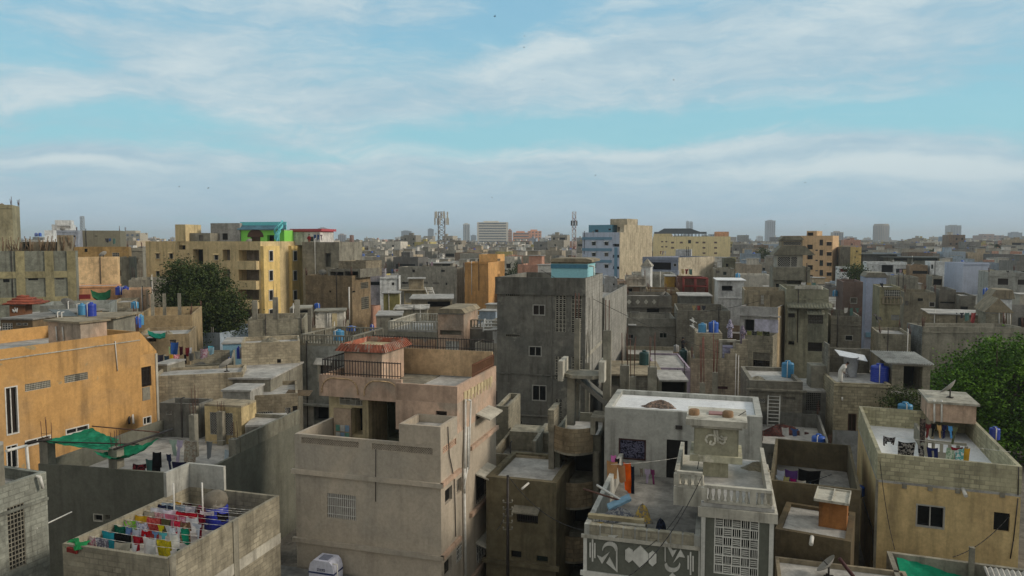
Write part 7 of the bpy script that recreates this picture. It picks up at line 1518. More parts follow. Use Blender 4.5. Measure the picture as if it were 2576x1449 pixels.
# ================================================================ trees
def leafmat(key, c, c2):
    m, t, b = newmat(key); tc = t.n('ShaderNodeTexCoord').outputs['Object']
    f = t.ramp(t.noise(tc, .55, 5, .6), .35, .65); b.inputs['Roughness'].default_value = .75; b.inputs['Specular IOR Level'].default_value = .2
    t.link(t.mix(f, lin(c), lin(c2)), b.inputs['Base Color']); return m
def tree(name, label, base, blobs, n, leaf, mats, th=.35, rr=1, limbs=7, group=None):
    """blobs: (dx, dy, dz, rx, ry, rz) crown volumes; leaves sit in clumps through their shells"""
    rt = root(name, label, 'tree', base, 0, group); rn = random.Random(rr)
    g = MB(); top = Vector(blobs[0][:3]); p = Vector((0, 0, 0)); k = 6
    for i in range(k):
        q = Vector((top.x * (i + 1) / k * .8 + rn.uniform(-.15, .15), top.y * (i + 1) / k * .8, top.z * (i + 1) / k * .9)); g.tube(p, q, th * (1 - i / k * .7), 8, r1=th * (1 - (i + 1) / k * .7)); p = q
    for b in blobs:
        for j in range(limbs):
            s_ = Vector((top.x * .5, top.y * .5, top.z * rn.uniform(.4, .75))); e = Vector((b[0] + rn.uniform(-.6, .6) * b[3], b[1] + rn.uniform(-.6, .6) * b[4], b[2] + rn.uniform(-.5, .6) * b[5])); m_ = s_.lerp(e, .5) + Vector((0, 0, .4))
            g.tube(s_, m_, th * .3, 5, r1=th * .18); g.tube(m_, e, th * .18, 5, r1=th * .05)
    g.build('trunk', plain('bark', (84, 72, 58), .9, 0, .3), rt)
    g = MB(); tot = sum(b[3] * b[5] for b in blobs)
    for b in blobs:
        nc = int(n * b[3] * b[5] / tot / 46)
        for c_ in range(nc):
            d = Vector((rn.gauss(0, 1), rn.gauss(0, 1), rn.gauss(0, 1))).normalized(); r_ = rn.random() ** .35 * rn.uniform(.82, 1.06)
            c = Vector((b[0] + d.x * b[3] * r_, b[1] + d.y * b[4] * r_, b[2] + d.z * b[5] * r_)); cr = rn.uniform(.3, .75) * leaf * 4; mi = rn.random() < .5
            for q in range(46):
                o = c + Vector((rn.gauss(0, 1) * cr, rn.gauss(0, 1) * cr, rn.gauss(0, 1) * cr * .55)); a = Vector((rn.uniform(-1, 1), rn.uniform(-1, 1), rn.uniform(-.6, .6))).normalized() * leaf * rn.uniform(.6, 1.2); e = a.orthogonal().normalized(); e.rotate(Matrix.Rotation(rn.uniform(0, 6), 3, a)); e *= leaf * .34
                g.poly([o - a * .5, o + e, o + a * .5, o - e], int(mi))
    g.build('crown', mats, rt); return rt
dk = [leafmat('acacia_leaf', (40, 54, 24), (58, 74, 34)), leafmat('acacia_leaf_pale', (58, 72, 36), (78, 90, 46))]
gn = [leafmat('neem_leaf', (44, 72, 18), (74, 108, 28)), leafmat('neem_leaf_pale', (70, 106, 28), (98, 136, 40))]
B_ = atY((515, 760), 86) if TL == TILES['U'] else None
tile('U'); c = atY((510, 760), 86); bz = c.z
tree('acacia_tree', 'big dark feathery tree in front of the yellow apartments', (c.x, 86, 0), [(0, 0, bz, 4.2, 4, 3.8), (-2.0, 0, bz + 2.6, 2.7, 2.8, 2.6), (-.3, .5, bz + 2.9, 2.8, 2.6, 1.8), (2.6, 0, bz - 1.4, 2.5, 3, 3.2), (.4, -.5, bz - 3.6, 4.2, 3, 2.6), (-2.6, 0, bz + .3, 2.4, 2.6, 2.4)], 46000, .27, dk, .42, 3)
c = atY((2480, 1000), 60)
tree('neem_tree', 'broad bright green tree filling the right edge behind the yellow house', (c.x + 1.5, 61, 0), [(0, 0, c.z, 6.2, 5.5, 4.6), (-3.6, -1, c.z + .7, 2.6, 3, 2.3), (-.2, -1.5, c.z + 3.6, 3.0, 3, 1.9), (4.5, 0, c.z + 1.8, 4.2, 4, 3.2), (-2.2, -1.5, c.z - 3.0, 3.4, 3, 2.8), (2.5, -3, c.z - 2.5, 4, 3, 3), (0, 1, c.z - 1, 5, 4, 4)], 52000, .26, gn, .5, 5)
for (u, v, Y, r, lab) in ((2152, 690, 150, 2.6, 'small dark tree beside the red and white parapet'), (1300, 690, 190, 3.2, 'low green treetop between houses left of the aqua stair room'), (1920, 640, 300, 3.5, 'small dark tree left of the stepped tower'), (2185, 745, 125, 1.4, 'little bush like tree among the roofs right of the tan apartment building')):
    c = atY((u, v), Y); tree('shade_tree', lab, (c.x, Y, 0), [(0, 0, c.z, r, r, r * .8), (r * .6, 0, c.z - r * .4, r * .7, r * .7, r * .5)], 2600, .3 + r * .04, dk, .25, int(u), 4)
def palm(u, v, Y, label):
    c = atY((u, v), Y); rt = root('palm_tree', label, 'palm', (c.x, Y, 0), 0); g = MB(); g.tube((0, 0, 0), (0, 0, c.z), .3, 6, r1=.2); g.build('trunk', MC['bark'], rt); g = MB()
    for i in range(22):
        a = i * 2.4; L = R.uniform(3.2, 4.6); e = R.uniform(.1, 1.1); p = Vector((0, 0, c.z))
        for k in range(5):
            q = p + Vector((math.cos(a) * L / 5, math.sin(a) * L / 5, L / 5 * (e - k * .35))); s_ = Vector((-math.sin(a), math.cos(a), 0)) * (.5 - .08 * k)
            g.poly([p - s_, q - s_ * .8, q + s_ * .8 + Vector((0, 0, -.2)), p + s_ + Vector((0, 0, -.2))]); p = q
    g.build('crown', dk[0], rt)
palm(2348, 632, 340, 'left one of two palms on the far right horizon'); palm(2205 + 360 - 0, 630, 330, 'palm at the far right edge of the horizon') if 0 else None
palm(2230 + 350 - 75, 620, 360, 'right one of two palms on the far right horizon')
# ================================================================ masts
def mast(name, label, uL, uR, vT, vB, Y, mats, arms=True, n=9, lt=.12):
    a = atY((uL, vB), Y); b = atY((uR, vT), Y); w = b.x - a.x; h = b.z - a.z; rt = root(name, label, 'mast', ((a.x + b.x) / 2, Y, 0)); z0 = a.z
    g = MB(); w0, w1 = w * .62, w * .5
    c = lambda k, f_: Vector(((w0 + (w1 - w0) * f_) / 2 * (1 if k in (1, 2) else -1), (w0 + (w1 - w0) * f_) / 2 * (1 if k > 1 else -1), z0 + h * f_))
    for k in range(4):
        g.tube(c(k, 0) - Vector((0, 0, z0)), c(k, 1), lt, 4)
        for i in range(n): f0, f1 = i / n, (i + 1) / n; q = (k + 1) % 4; g.tube(c(k, f0), c(q, f1), lt * .55, 4, m=i % 2 if len(mats) > 1 else 0); g.tube(c(q, f0), c(k, f1), lt * .55, 4, m=i % 2 if len(mats) > 1 else 0); g.tube(c(k, f1), c(q, f1), lt * .55, 4)
    g.build('lattice', mats, rt)
    return rt, z0, h, w
sm = plain('mast_steel', (118, 112, 106), .6); rt, z0, h, w = mast('cell_tower', 'grey lattice cell tower loaded with white panel antennas', 1096, 1126, 533, 650, 280, [sm])
for i in range(11):
    a = i * 2 * math.pi / 11; g = MB(); z = z0 + h * (.72 + .14 * (i % 2)); x, y = math.cos(a) * w * .55, math.sin(a) * w * .55; g.box(x - .28, y - .15, z, x + .28, y + .15, z + 2.6); g.tube((x, y, z + 1), (x * .3, y * .3, z + 1), .07, 4); g.build('panel_antenna', plain('antenna_white', (206, 202, 190)), rt)
for i in range(6): g = MB(); a = i * 1.1; x, y = math.cos(a) * w * .45, math.sin(a) * w * .45; z = z0 + h * (.35 + .06 * i); g.lathe([(.1, 0), (.5, .1), (.5, .3)], (x, y, z), 10); g.box(x - .2, y - .2, z - .5, x + .2, y + .2, z - .01); g.build('dish_antenna', W['white'], rt)
rw = [plain('mast_white', (190, 184, 182)), plain('mast_red', (120, 60, 62))]
rt, z0, h, w = mast('radio_mast', 'red and white lattice mast behind the aqua stair room', 1435, 1453, 533, 690, 250, rw, n=13)
for i in range(4): g = MB(); a = i * 1.57; g.box(math.cos(a) * w * .4 - .2, math.sin(a) * w * .4 - .2, z0 + h * .78, math.cos(a) * w * .4 + .2, math.sin(a) * w * .4 + .2, z0 + h * .86); g.build('panel_antenna', plain('antenna_dark', (60, 60, 64)), rt)
mast('lattice_mast', 'faint lattice mast far off on the left skyline', 202, 213, 544, 600, 900, [plain('mast_far', (150, 156, 160))], n=8, lt=.35)
mast('lattice_mast', 'small rusty mast on roofs right of the yellow apartments', 1012 - 132, 1020 - 132 + 4, 592, 640, 420, [plain('mast_rust', (140, 110, 98))], n=8, lt=.18)
tile('A1'); mast('lattice_mast', 'short forked mast between the yellow apartments and the far towers', 1055, 1095, 365, 470, 300, [MC['mast_rust']], n=6, lt=.12); tile('U')
# ================================================================ birds
bm_ = plain('crow_black', (22, 22, 24))
def bird_mesh(sp=1.1):
    g = MB(); g.lathe([(.02, -.28), (.07, -.12), (.09, .02), (.06, .16), (.05, .22), (.01, .3)], n=8)
    v = [Vector(p) for p in g.v]; g.v = [(p.x, p.z, p.y) for p in v]; h = sp / 2
    for s_ in (1, -1):
        for (a, b) in (((.06, .1, .02), (.06, -.1, .02)),): g.prism([a if s_ > 0 else (-a[0], a[1], a[2]), (s_ * h * .5, .16, .16), (s_ * h, -.02, .04), (s_ * h * .5, -.1, .13), b if s_ > 0 else (-b[0], b[1], b[2])], (0, 0, .015))
    g.prism([(-.03, -.2, 0), (.03, -.2, 0), (.1, -.42, .01), (-.1, -.42, .01)], (0, 0, .012)); return g
S2 = .7455; BL = [(x * S2, y * S2) for x, y in ((1670, 55), (1768, 160), (1831, 270), (2273, 270), (703, 635), (605, 630), (1660, 667), (493, 789), (821, 773), (833, 866), (1063, 877), (1233, 898), (1291, 1003), (1214, 1058), (1360, 1069), (807, 1038), (563, 1113), (1598, 1102), (2318, 850), (113, 1003), (1058, 1055))] + [(CX + x * S2, y * S2) for x, y in ((43, 122), (282, 592), (989, 616), (1825, 535), (1057, 757), (222, 1056), (1770, 560), (540, 1005))]
b0 = None
for i, p in enumerate(BL):
    Y = R.uniform(110, 190); P = atY(p, Y)
    if b0 is None: b0 = o = bird_mesh().build('bird', bm_)
    else: o = b0.copy(); COL.objects.link(o)
    o.location = P; o.rotation_euler = (R.uniform(-.4, .4), R.uniform(-.9, .9), R.uniform(0, 6.3)); o.scale = [.62 * R.uniform(.8, 1.25)] * 3
    tag(o, 'tiny dark bird circling high in the open sky', 'bird', 'birds in the sky')
tile('A3'); P = atY((1155, 1165), 60); o = b0.copy(); COL.objects.link(o); o.location = P; o.rotation_euler = (1.0, .5, .4); o.scale = [1.15] * 3; tag(o, 'large black bird flying in front of the pale blue tower', 'bird')
for (x, y, Y, lab) in ((1200, 850, 83.5, 'black crow perched on the olive stair house'), (2420, 725, 117.5, 'black crow on the grey house at the right edge')):
    o = b0.copy(); COL.objects.link(o); o.location = atY((x, y), Y); o.rotation_euler = (.9, 0, .6); o.scale = (.35, 1.2, 1.2); tag(o, lab, 'bird')
tile('G'); wm = plain('pigeon_white', (226, 226, 222))
for (x, y, lab) in ((150, 415, 'upper white pigeon beside the light blue tank'), (150, 505, 'lower white pigeon gliding beside the light blue tank')):
    o = bird_mesh(.9).build('bird', wm); o.location = atY((x, y), 64); o.rotation_euler = (.5, .7, 1.2); tag(o, lab, 'bird')
# ================================================================ people
SK = plain('skin', (132, 92, 68), .6)
def person(P, rz, cloth, label, bend=0., hair=True, robe=True, cover=None, h=1.68):
    """one skinned body over a joint skeleton, with clothing and hair as children"""
    rt = root('person', label, 'person', P, rz); k = h / 1.7
    sb, cb_ = math.sin(bend), math.cos(bend); up = lambda d, f_=0: Vector((0, -sb * d + -f_ * cb_, .92 + cb_ * d - f_ * sb)) * k
    J = [(up(0), .13), (up(.25), .125), (up(.45), .15), (up(.55), .06), (up(.62), .055), (up(.72, .01), .095), (up(.8), .07)]
    E = [(i, i + 1) for i in range(6)]
    for s_ in (1, -1):
        n = len(J); x = Vector((s_ * k, 0, 0))
        J += [(up(.45) + x * .17, .06), (up(.2, .06) + x * .24, .045), (up(.05, .24) + x * .2, .035), (up(.02, .33) + x * .18, .03)]; E += [(2, n), (n, n + 1), (n + 1, n + 2), (n + 2, n + 3)]
        n = len(J); J += [(Vector((s_ * .09 * k, 0, .86 * k)), .1), (Vector((s_ * .1 * k, -.04 * k, .47 * k)), .07), (Vector((s_ * .1 * k, .02, .08 * k)), .045), (Vector((s_ * .11 * k, -.13 * k, .03)), .035)]; E += [(0, n), (n, n + 1), (n + 1, n + 2), (n + 2, n + 3)]
    me = bpy.data.meshes.new('body'); me.from_pydata([tuple(j[0]) for j in J], E, []); me.materials.append(SK); o = bpy.data.objects.new('body', me); COL.objects.link(o); o.parent = rt
    o.modifiers.new('skin', 'SKIN').use_smooth_shade = True; o.modifiers.new('sub', 'SUBSURF').levels = 1
    for i, (p, r) in enumerate(J): me.skin_vertices[0].data[i].radius = (r * k, r * k)
    me.skin_vertices[0].data[0].use_root = True
    n = 16; prof = ([(.23, .12), (.22, .5), (.19, .85), (.2, 1.1), (.22, 1.36), (.1, 1.46)] if robe else [(.19, .8), (.2, 1.1), (.22, 1.36), (.1, 1.46)])
    g = MB(); g.lathe([(r * k, z * k) for r, z in prof], n=n, sy=.78); g.v = [((x, y, z) if z < .92 * k else (x, (y * cb_ - (z - .92 * k) * sb), .92 * k + (z - .92 * k) * cb_ + y * sb)) for x, y, z in g.v]
    for s_ in (1, -1): a = up(.43) + Vector((s_ * .17 * k, 0, 0)); b = up(.2, .06) + Vector((s_ * .25 * k, 0, 0)); c = up(.07, .22) + Vector((s_ * .2 * k, 0, 0)); g.tube(a, b, .085 * k, 8, r1=.075 * k); g.tube(b, c, .075 * k, 8, r1=.06 * k)
    g.build('tunic', cloth, rt)
    c = up(.74, .0); g = MB(); g.lathe([(.0, -.06), (.09, -.04), (.115, .03), (.1, .09), (.05, .125)], c, 12) if not cover else g.lathe([(.26, -.5), (.2, -.28), (.13, -.08), (.125, .04), (.1, .1), (.04, .135)], c + Vector((0, .02, 0)), 12); g.build('scarf' if cover else 'hair', cover or plain('hair_black', (20, 18, 18)), rt)
tile('G'); Yp = 67.2
pr1, pr2 = FB((176, 172, 190), (86, 84, 110), 14), FB((92, 84, 104), (150, 140, 150), 14)
def foot(x, y, Y, hpx): p = atY((x, y), Y); return snap(p, .9)
p = GS.world(GST[0] + .75, 2.2, GST[1] + 1.1); person(p, .2, pr2, 'person in a dark patterned robe on the stairs of the block stair house', robe=True, cover=pr2)
p = GS.world(GST[0] - .45, 1.6, GST[1] + 1.7); person(p, -.3, pr1, 'person in a pale violet patterned robe above the lilac gate', cover=pr1)
tile('B3'); p = atY((800, 622), 52.6); p.z = SHZ; person(p, 1.45, FB((206, 204, 196)), 'person in a long white shirt leaning over the shed roof wall', bend=.75)
tile('B2'); person(snap(atY((1960, 300), 71)), .4, FB((40, 40, 44)), 'person in dark clothes on the low yard wall beside the stair house', h=1.3)
tile('A1'); person(Vector((*M2b.world(*M2b.onF(2.2, (668, 425))).to_tuple()[:2], M2b.deckz())), 0, FB((120, 30, 36)), 'person in a dark red shirt at the doorway of the white roof room', robe=False)
# pot plants behind the lattice on the right
tile('B3'); c = atY((1400, 760), 50); tree('potted_shrub', 'leafy climbing shrub against the pierced screen beside the corrugated shed', (c.x, 50, c.z - 1.6), [(0, 0, 1.5, 1.2, .6, 1.0), (1.0, 0, 1.0, .6, .5, .7)], 2200, .16, dk, .06, 9, 3)
# ================================================================ skyline towers
tile('U')
def tower(label, uL, uR, vT, Y, c, kind='slab', name='high_rise', v0=None, glass_c=(96, 108, 120), th=0., rows=None, cols=None, dep=None):
    a = atY((uL, vT), Y); b = atY((uR, vT), Y); w = b.x - a.x; h = a.z; rt = root(name, label, 'high rise', (a.x, Y, 0), th); D = dep or w * .8
    wm_ = wall('tw_%d_%d_%d' % c, c, .2, vary=.06, frand=0); gm = glass('tg_%d_%d_%d' % glass_c, glass_c, .3); g = MB(); q = MB()
    if kind == 'round':
        g.lathe([(w / 2, 0), (w / 2, h * .94), (w * .46, h * .95), (w * .46, h)], (w / 2, w / 2, 0), 24); g.build('tower_body', wm_, rt)
        for i in range(28): t_ = 2 * math.pi * i / 28; q.obox((w / 2 + w * .5 * math.cos(t_), w / 2 + w * .5 * math.sin(t_), h * .1), (.03 * w * -math.sin(t_), .03 * w * math.cos(t_), 0), (.012 * w * math.cos(t_), .012 * w * math.sin(t_), 0), (0, 0, h * .82))
        q.build('window_strip', gm, rt); return
    g.box(0, 0, 0, w, D, h); g.build('tower_body', wm_, rt)
    n = rows or max(6, int(h / 3.6)); k = cols or 4
    if kind == 'slab':
        for i in range(n): z = h * (i + .35) / n; q.box(w * .06, -.25, z, w * .94, -.01, z + h / n * .4)
        q2 = MB()
        for i in range(n): z = h * (i + .35) / n; q.box(w + .01, D * .1, z, w + .25, D * .9, z + h / n * .4)
    elif kind == 'strip':
        for i in range(k): x = w * (i + .25) / k; q.box(x, -.3, h * .02, x + w / k * .5, -.01, h * .96)
        for i in range(k): y = D * (i + .25) / k; q.box(w + .01, y, h * .02, w + .3, y + D / k * .5, h * .96)
    else:
        for i in range(n):
            for j in range(k): x = w * (j + .28) / k; z = h * (i + .35) / n; q.box(x, -.25, z, x + w / k * .45, -.01, z + h / n * .4)
    q.build('window_band', gm, rt); g = MB(); g.box(w * .2, D * .2, h + .01, w * .7, D * .8, h + max(2, h * .03)); g.build('plant_room', wm_, rt)
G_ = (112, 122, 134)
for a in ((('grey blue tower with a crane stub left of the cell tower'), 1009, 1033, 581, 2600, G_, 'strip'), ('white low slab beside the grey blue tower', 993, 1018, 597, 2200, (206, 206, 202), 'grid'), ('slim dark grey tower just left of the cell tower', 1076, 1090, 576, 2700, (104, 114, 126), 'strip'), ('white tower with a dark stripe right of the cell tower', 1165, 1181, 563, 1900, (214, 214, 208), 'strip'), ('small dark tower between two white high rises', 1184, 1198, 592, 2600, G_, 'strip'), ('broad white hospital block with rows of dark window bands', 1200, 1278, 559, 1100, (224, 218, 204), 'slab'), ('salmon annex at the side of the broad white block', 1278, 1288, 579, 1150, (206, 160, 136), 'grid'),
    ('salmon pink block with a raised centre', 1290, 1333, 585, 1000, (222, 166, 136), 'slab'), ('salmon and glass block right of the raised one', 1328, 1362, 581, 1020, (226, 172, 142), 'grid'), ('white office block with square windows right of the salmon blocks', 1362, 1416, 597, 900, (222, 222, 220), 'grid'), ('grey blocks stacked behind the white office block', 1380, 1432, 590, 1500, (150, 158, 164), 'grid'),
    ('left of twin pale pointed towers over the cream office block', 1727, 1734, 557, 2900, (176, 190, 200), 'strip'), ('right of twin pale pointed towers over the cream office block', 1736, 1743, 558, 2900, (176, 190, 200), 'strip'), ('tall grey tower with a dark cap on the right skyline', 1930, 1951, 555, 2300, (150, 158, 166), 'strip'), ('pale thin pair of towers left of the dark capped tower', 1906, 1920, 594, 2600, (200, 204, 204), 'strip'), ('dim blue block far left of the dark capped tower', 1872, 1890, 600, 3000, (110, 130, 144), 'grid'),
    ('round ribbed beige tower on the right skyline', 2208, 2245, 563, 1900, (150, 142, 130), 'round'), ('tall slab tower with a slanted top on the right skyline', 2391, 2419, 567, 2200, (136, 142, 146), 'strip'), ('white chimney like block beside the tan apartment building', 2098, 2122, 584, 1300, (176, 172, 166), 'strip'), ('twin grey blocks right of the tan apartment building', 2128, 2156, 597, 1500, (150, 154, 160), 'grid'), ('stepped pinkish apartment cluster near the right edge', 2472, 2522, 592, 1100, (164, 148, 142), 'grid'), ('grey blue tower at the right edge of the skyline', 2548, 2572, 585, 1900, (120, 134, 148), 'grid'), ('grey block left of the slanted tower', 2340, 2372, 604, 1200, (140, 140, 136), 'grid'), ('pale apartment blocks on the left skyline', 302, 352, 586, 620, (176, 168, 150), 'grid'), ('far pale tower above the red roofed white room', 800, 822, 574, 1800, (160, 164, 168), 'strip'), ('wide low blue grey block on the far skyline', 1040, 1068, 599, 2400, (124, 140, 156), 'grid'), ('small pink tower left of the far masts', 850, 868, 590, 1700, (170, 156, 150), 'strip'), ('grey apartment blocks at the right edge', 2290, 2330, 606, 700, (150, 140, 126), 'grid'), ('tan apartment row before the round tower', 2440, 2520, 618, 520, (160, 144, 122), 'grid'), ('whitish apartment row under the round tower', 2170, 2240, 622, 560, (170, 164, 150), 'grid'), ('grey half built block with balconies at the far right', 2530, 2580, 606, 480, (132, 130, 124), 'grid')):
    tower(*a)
tile('U')
# ================================================================ filler city
PAL = [wall('far_%d' % i, c, .4, vary=.16, frand=.3) for i, c in enumerate(((150, 146, 134), (158, 148, 130), (134, 131, 124), (172, 165, 150), (184, 168, 142), (204, 198, 184), (214, 212, 204), (196, 150, 128), (158, 172, 184), (134, 116, 98), (186, 172, 112), (112, 110, 106)))]
DK = len(PAL); PALM = PAL + [DARK, W['deck'], W['deckd'], plain('far_blue_tank', (44, 90, 170), .5)]
def filler(g, rn, o, ex, ey, w, d, h, det, ci):
    """one flat-roofed house with parapet, windows, a stair head and clutter"""
    P = lambda x, y, z: o + ex * x + ey * y + Vector((0, 0, z))
    bx = lambda x0, y0, z0, x1, y1, z1, m: g.obox(P(x0, y0, z0), ex * (x1 - x0), ey * (y1 - y0), Vector((0, 0, z1 - z0)), m)
    bx(0, 0, 0, w, d, h, ci)
    pt = .2; ph = rn.uniform(.4, 1.1)
    if det: bx(0, 0, h + .002, w, pt, h + ph, ci); bx(0, d - pt, h + .002, w, d, h + ph, ci); bx(0, pt, h + .002, pt, d - pt, h + ph, ci); bx(w - pt, pt, h + .002, w, d - pt, h + ph, ci); bx(pt + .01, pt + .01, h + .001, w - pt - .01, d - pt - .01, h + .03, DK + 1 + (rn.random() < .5))
    n = int(h / 3)
    for fl in range(n):
        z = h - 2.4 - fl * 3.0
        if z < .3: continue
        k = max(1, int(w / 2.6)); bal = rn.random() < .2
        if bal and det: bx(w * .1, -.9, z - .9, w * .9, -.002, z + .1, rn.choice((ci, 3, 5))); bx(w * .12, -.05, z + .12, w * .88, -.003, z + 1.5, DK)
        else:
            for i in range(k):
                if rn.random() < .62:
                    x = w * (i + .3) / k; ww = rn.uniform(.7, 1.3); g.poly([P(x, -.04, z), P(x + ww, -.04, z), P(x + ww, -.04, z + 1.15), P(x, -.04, z + 1.15)], DK)
                    if det: bx(x - .1, -.4, z + 1.2, x + ww + .1, -.002, z + 1.28, ci)
        for y in (d * .3, d * .7):
            if rn.random() < .3: g.poly([P(w + .04, y, z), P(w + .04, y + .8, z), P(w + .04, y + .8, z + 1), P(w + .04, y, z + 1)], DK)
    if rn.random() < .7: x = rn.uniform(.3, w * .5); y = rn.uniform(.5, d * .4); s = rn.uniform(2, 3); sc_ = rn.choice((ci, ci, 3, 5, 6)); bx(x, y, h + .03, min(x + s, w - .3), min(y + 2.6, d - .3), h + 2.3, sc_); bx(x - .2, y - .2, h + 2.302, min(x + s, w - .3) + .2, min(y + 2.6, d - .3) + .2, h + 2.42, DK + 1)
    if rn.random() < .3:
        x, y = rn.uniform(.8, w - 1), rn.uniform(.6, d - 1); c = P(x, y, h + .03); g.lathe([(.5, 0), (.5, 1.1), (.2, 1.3)], c, 8, DK + 3)
    if rn.random() < .25 and det:
        for i in range(4): x = rn.uniform(.2, w - .2); g.tube(P(x, .1, h), P(x, .1, h + 1.6), .05, 4, m=2)
rn = random.Random(21)
PROT = [(1455, 1645, 705, 196), (1600, 1805, 700, 150), (1640, 1845, 642, 380), (1955, 2120, 690, 225), (1000, 1170, 745, 165), (1165, 1270, 770, 158), (360, 860, 800, 112), (2120, 2180, 672, 205), (2165, 2390, 672, 170), (2405, 2510, 735, 172), (120, 310, 640, 165), (470, 520, 650, 214), (925, 1000, 745, 150), (1690, 1770, 640, 178), (1205, 1300, 690, 190), (1085, 1140, 645, 280), (1425, 1460, 655, 250), (1195, 1290, 606, 1000), (1860, 1960, 606, 1000), (2190, 2250, 606, 1000)]
def inside(P, pad=1.0):
    for A, th, w, d, nm in FOOT:
        q = P - A; c, s_ = math.cos(th), math.sin(th); x, y = q.x * c + q.y * s_, -q.x * s_ + q.y * c
        if -pad < x < w + pad and -pad < y < d + pad: return True
    return False
buf = [9999.] * 660     # per 4-pixel column: the highest roof seen so far, front to back
cand = []
for A, th, w, d, nm in FOOT:
    pass
def spanz(cs, h):
    us, vs = zip(*[unproj(Vector((c.x, c.y, h))) for c in cs]); return min(us), max(us), min(vs)
placed = []
for A, th, w, d, nm in FOOT:
    ex, ey = Vector((math.cos(th), math.sin(th), 0)), Vector((-math.sin(th), math.cos(th), 0)); cs = [A, A + ex * w, A + ex * w + ey * d, A + ey * d]
    Hh = next(h for h in HOUSES if h.root.name == nm); placed.append((A.y, cs, Hh.z, None))
th = -.24; EX, EY = Vector((math.cos(th), math.sin(th), 0)), Vector((-math.sin(th), math.cos(th), 0))
def lots(y0, y1, sx, sy, street):
    out = []; n = int(y1 * 1.9 / sx)
    for j in range(int((y1 * 1.5) / sy)):
        yy = y0 * .6 + j * sy + (j // 2) * street; sh = rn.uniform(0, sx)
        for i in range(-n, n):
            P = EX * (i * sx + sh + (i // 6) * street) + EY * yy
            if not (y0 <= P.y < y1): continue
            q = P.x / P.y
            if -.80 < q < .78: out.append(P)
    return out
L1 = [(P, 1) for P in lots(24, 420, 8.6, 10.5, 2.6)] + [(P, 0) for P in lots(420, 1000, 11, 14, 5)] + [(P, -1) for P in lots(1000, 2600, 26, 30, 12)]
for P, det in L1:
    Y = P.y; w = (8.2 if det > 0 else 10.2 if det == 0 else 20) * rn.uniform(.75, 1.0); d = (9.8 if det > 0 else 12 if det == 0 else 20) * rn.uniform(.8, 1.)
    if Y < 76 and P.x > .5 * Y: continue
    if Y < 260 and any(inside(P + EX * x + EY * y) for x in (0, w / 2, w) for y in (0, d / 2, d)): continue
    if Y < 70: h = rn.uniform(2.6, 3.4)
    elif Y < 130: h = rn.uniform(4.5, 8.0)
    elif Y < 420: h = rn.choice((6.5, 7, 9.6, 9.8, 10, 12.6, 13)) + rn.uniform(-.6, .6)
    else: h = rn.choice((7, 10, 10, 13, 13, 15, 17)) + rn.uniform(-.8, .8); h = 21 if (det == 0 and rn.random() < .012) else h; h = rn.choice((20, 24, 28)) if det < 0 and rn.random() < .03 else h
    cs = [P, P + EX * w, P + EX * w + EY * d, P + EY * d]; u0, u1, v = spanz(cs, h + (3 if Y > 130 else 1))
    bad = False
    for (a, b, vb, py) in PROT:
        if Y < py and u1 > a and u0 < b and v < vb:
            h2 = CH - (vb - V0) * Y / F - 3.2
            if h2 < 3: bad = True
            else: h = min(h, h2)
    if bad: continue
    placed.append((Y, cs, h, (P, w, d, det)))
placed.sort(key=lambda a: a[0]); fill = []
for Y, cs, h, inf in placed:
    u0, u1, v = spanz(cs, h); vis = 0
    for c in range(max(0, int(u0 / 4)), min(645, int(u1 / 4) + 1)):
        if v < buf[c]: vis += min(buf[c], V0 + CH * F / Y) - v; buf[c] = v
    if inf: fill.append((vis * 4, Y, h, inf))
fill.sort(key=lambda a: -a[0])
one = [f for f in fill if f[0] > 40 and f[1] < 800][:285]; ids = {id(f) for f in one}
CI = lambda: rn.choice((0, 0, 0, 1, 1, 2, 2, 3, 3, 4, 5, 6, 7, 8, 9, 9, 10, 11))
CNM = ('grey', 'grey tan', 'dark grey', 'pale grey', 'tan', 'cream', 'white', 'pinkish', 'pale blue', 'brown', 'olive yellow', 'slate grey')
seen = {}
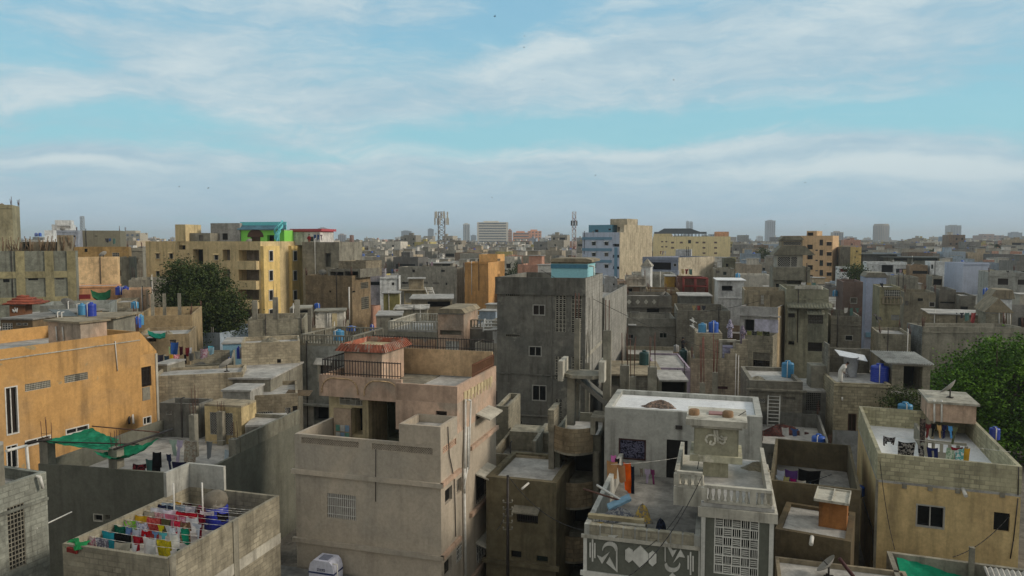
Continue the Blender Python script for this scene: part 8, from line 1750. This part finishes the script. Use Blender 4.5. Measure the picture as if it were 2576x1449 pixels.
for vis, Y, h, (P, w, d, det) in one:
    g = MB(); c_ = CI(); filler(g, rn, Vector((0, 0, 0)), Vector((1, 0, 0)), Vector((0, 1, 0)), w, d, h, 1, c_)
    o = g.build('flat_roofed_house', PALM, None, P, th); nh = min(HOUSES, key=lambda q: (q.root.location - P).length)
    if Y < 210 and (nh.root.location - P).length < 40: lb = '%s flat roofed house close to the %s' % (CNM[c_], nh.root.name.split('.')[0].replace('_', ' '))
    else: lb = 'small %s flat roofed house %s in the far dense quarter' % (CNM[c_], 'towards the left' if P.x < -.25 * Y else 'towards the right' if P.x > .25 * Y else 'in the middle')
    tag(o, lb, 'house', 'flat roofed houses: ' + lb)
g = MB()
for f in fill:
    if id(f) in ids: continue
    vis, Y, h, (P, w, d, det) = f
    filler(g, rn, P, EX, EY, w, d, h, det > 0 or Y < 620, CI())
o = g.build('distant_houses', PALM); tag(o, 'grey brown mass of distant houses running to the horizon', 'distant houses', None, 'stuff')
print('filler', len(one), len(fill), len(g.f))
g = MB()
for i in range(260):
    Y = rn.uniform(450, 1800); X = rn.uniform(-.75, .75) * Y; z = rn.uniform(6, 11); s = rn.uniform(1.5, 3.5)
    for q in range(26): c = Vector((X + rn.gauss(0, s), Y + rn.gauss(0, s), z + rn.gauss(0, s * .5))); a = Vector((rn.uniform(-1, 1), rn.uniform(-1, 1), rn.uniform(-1, 1))); b = a.orthogonal(); g.poly([c - a, c - b, c + a, c + b])
o = g.build('distant_trees', dk[0]); tag(o, 'dark specks of far off trees among the distant houses', 'trees', None, 'stuff')
# ================================================================ haze
if 1:
    g = MB(); g.box(-4500, -60, -1.5, 4500, 7000, 100); m = bpy.data.materials.new('haze'); m.use_nodes = True; nt = m.node_tree; nt.nodes.clear()
    t = NT(nt); pv = t.n('ShaderNodeVolumePrincipled'); pv.inputs['Color'].default_value = (.86, .94, 1., 1); pv.inputs['Density'].default_value = .00022; pv.inputs['Anisotropy'].default_value = .1
    ou = t.n('ShaderNodeOutputMaterial'); t.link(pv.outputs[0], ou.inputs['Volume']); o = g.build('haze', m); o['kind'] = 'stuff'; o['label'] = 'thin pale haze hanging over the whole city'; o['category'] = 'haze'
print('objects', len(S.objects))
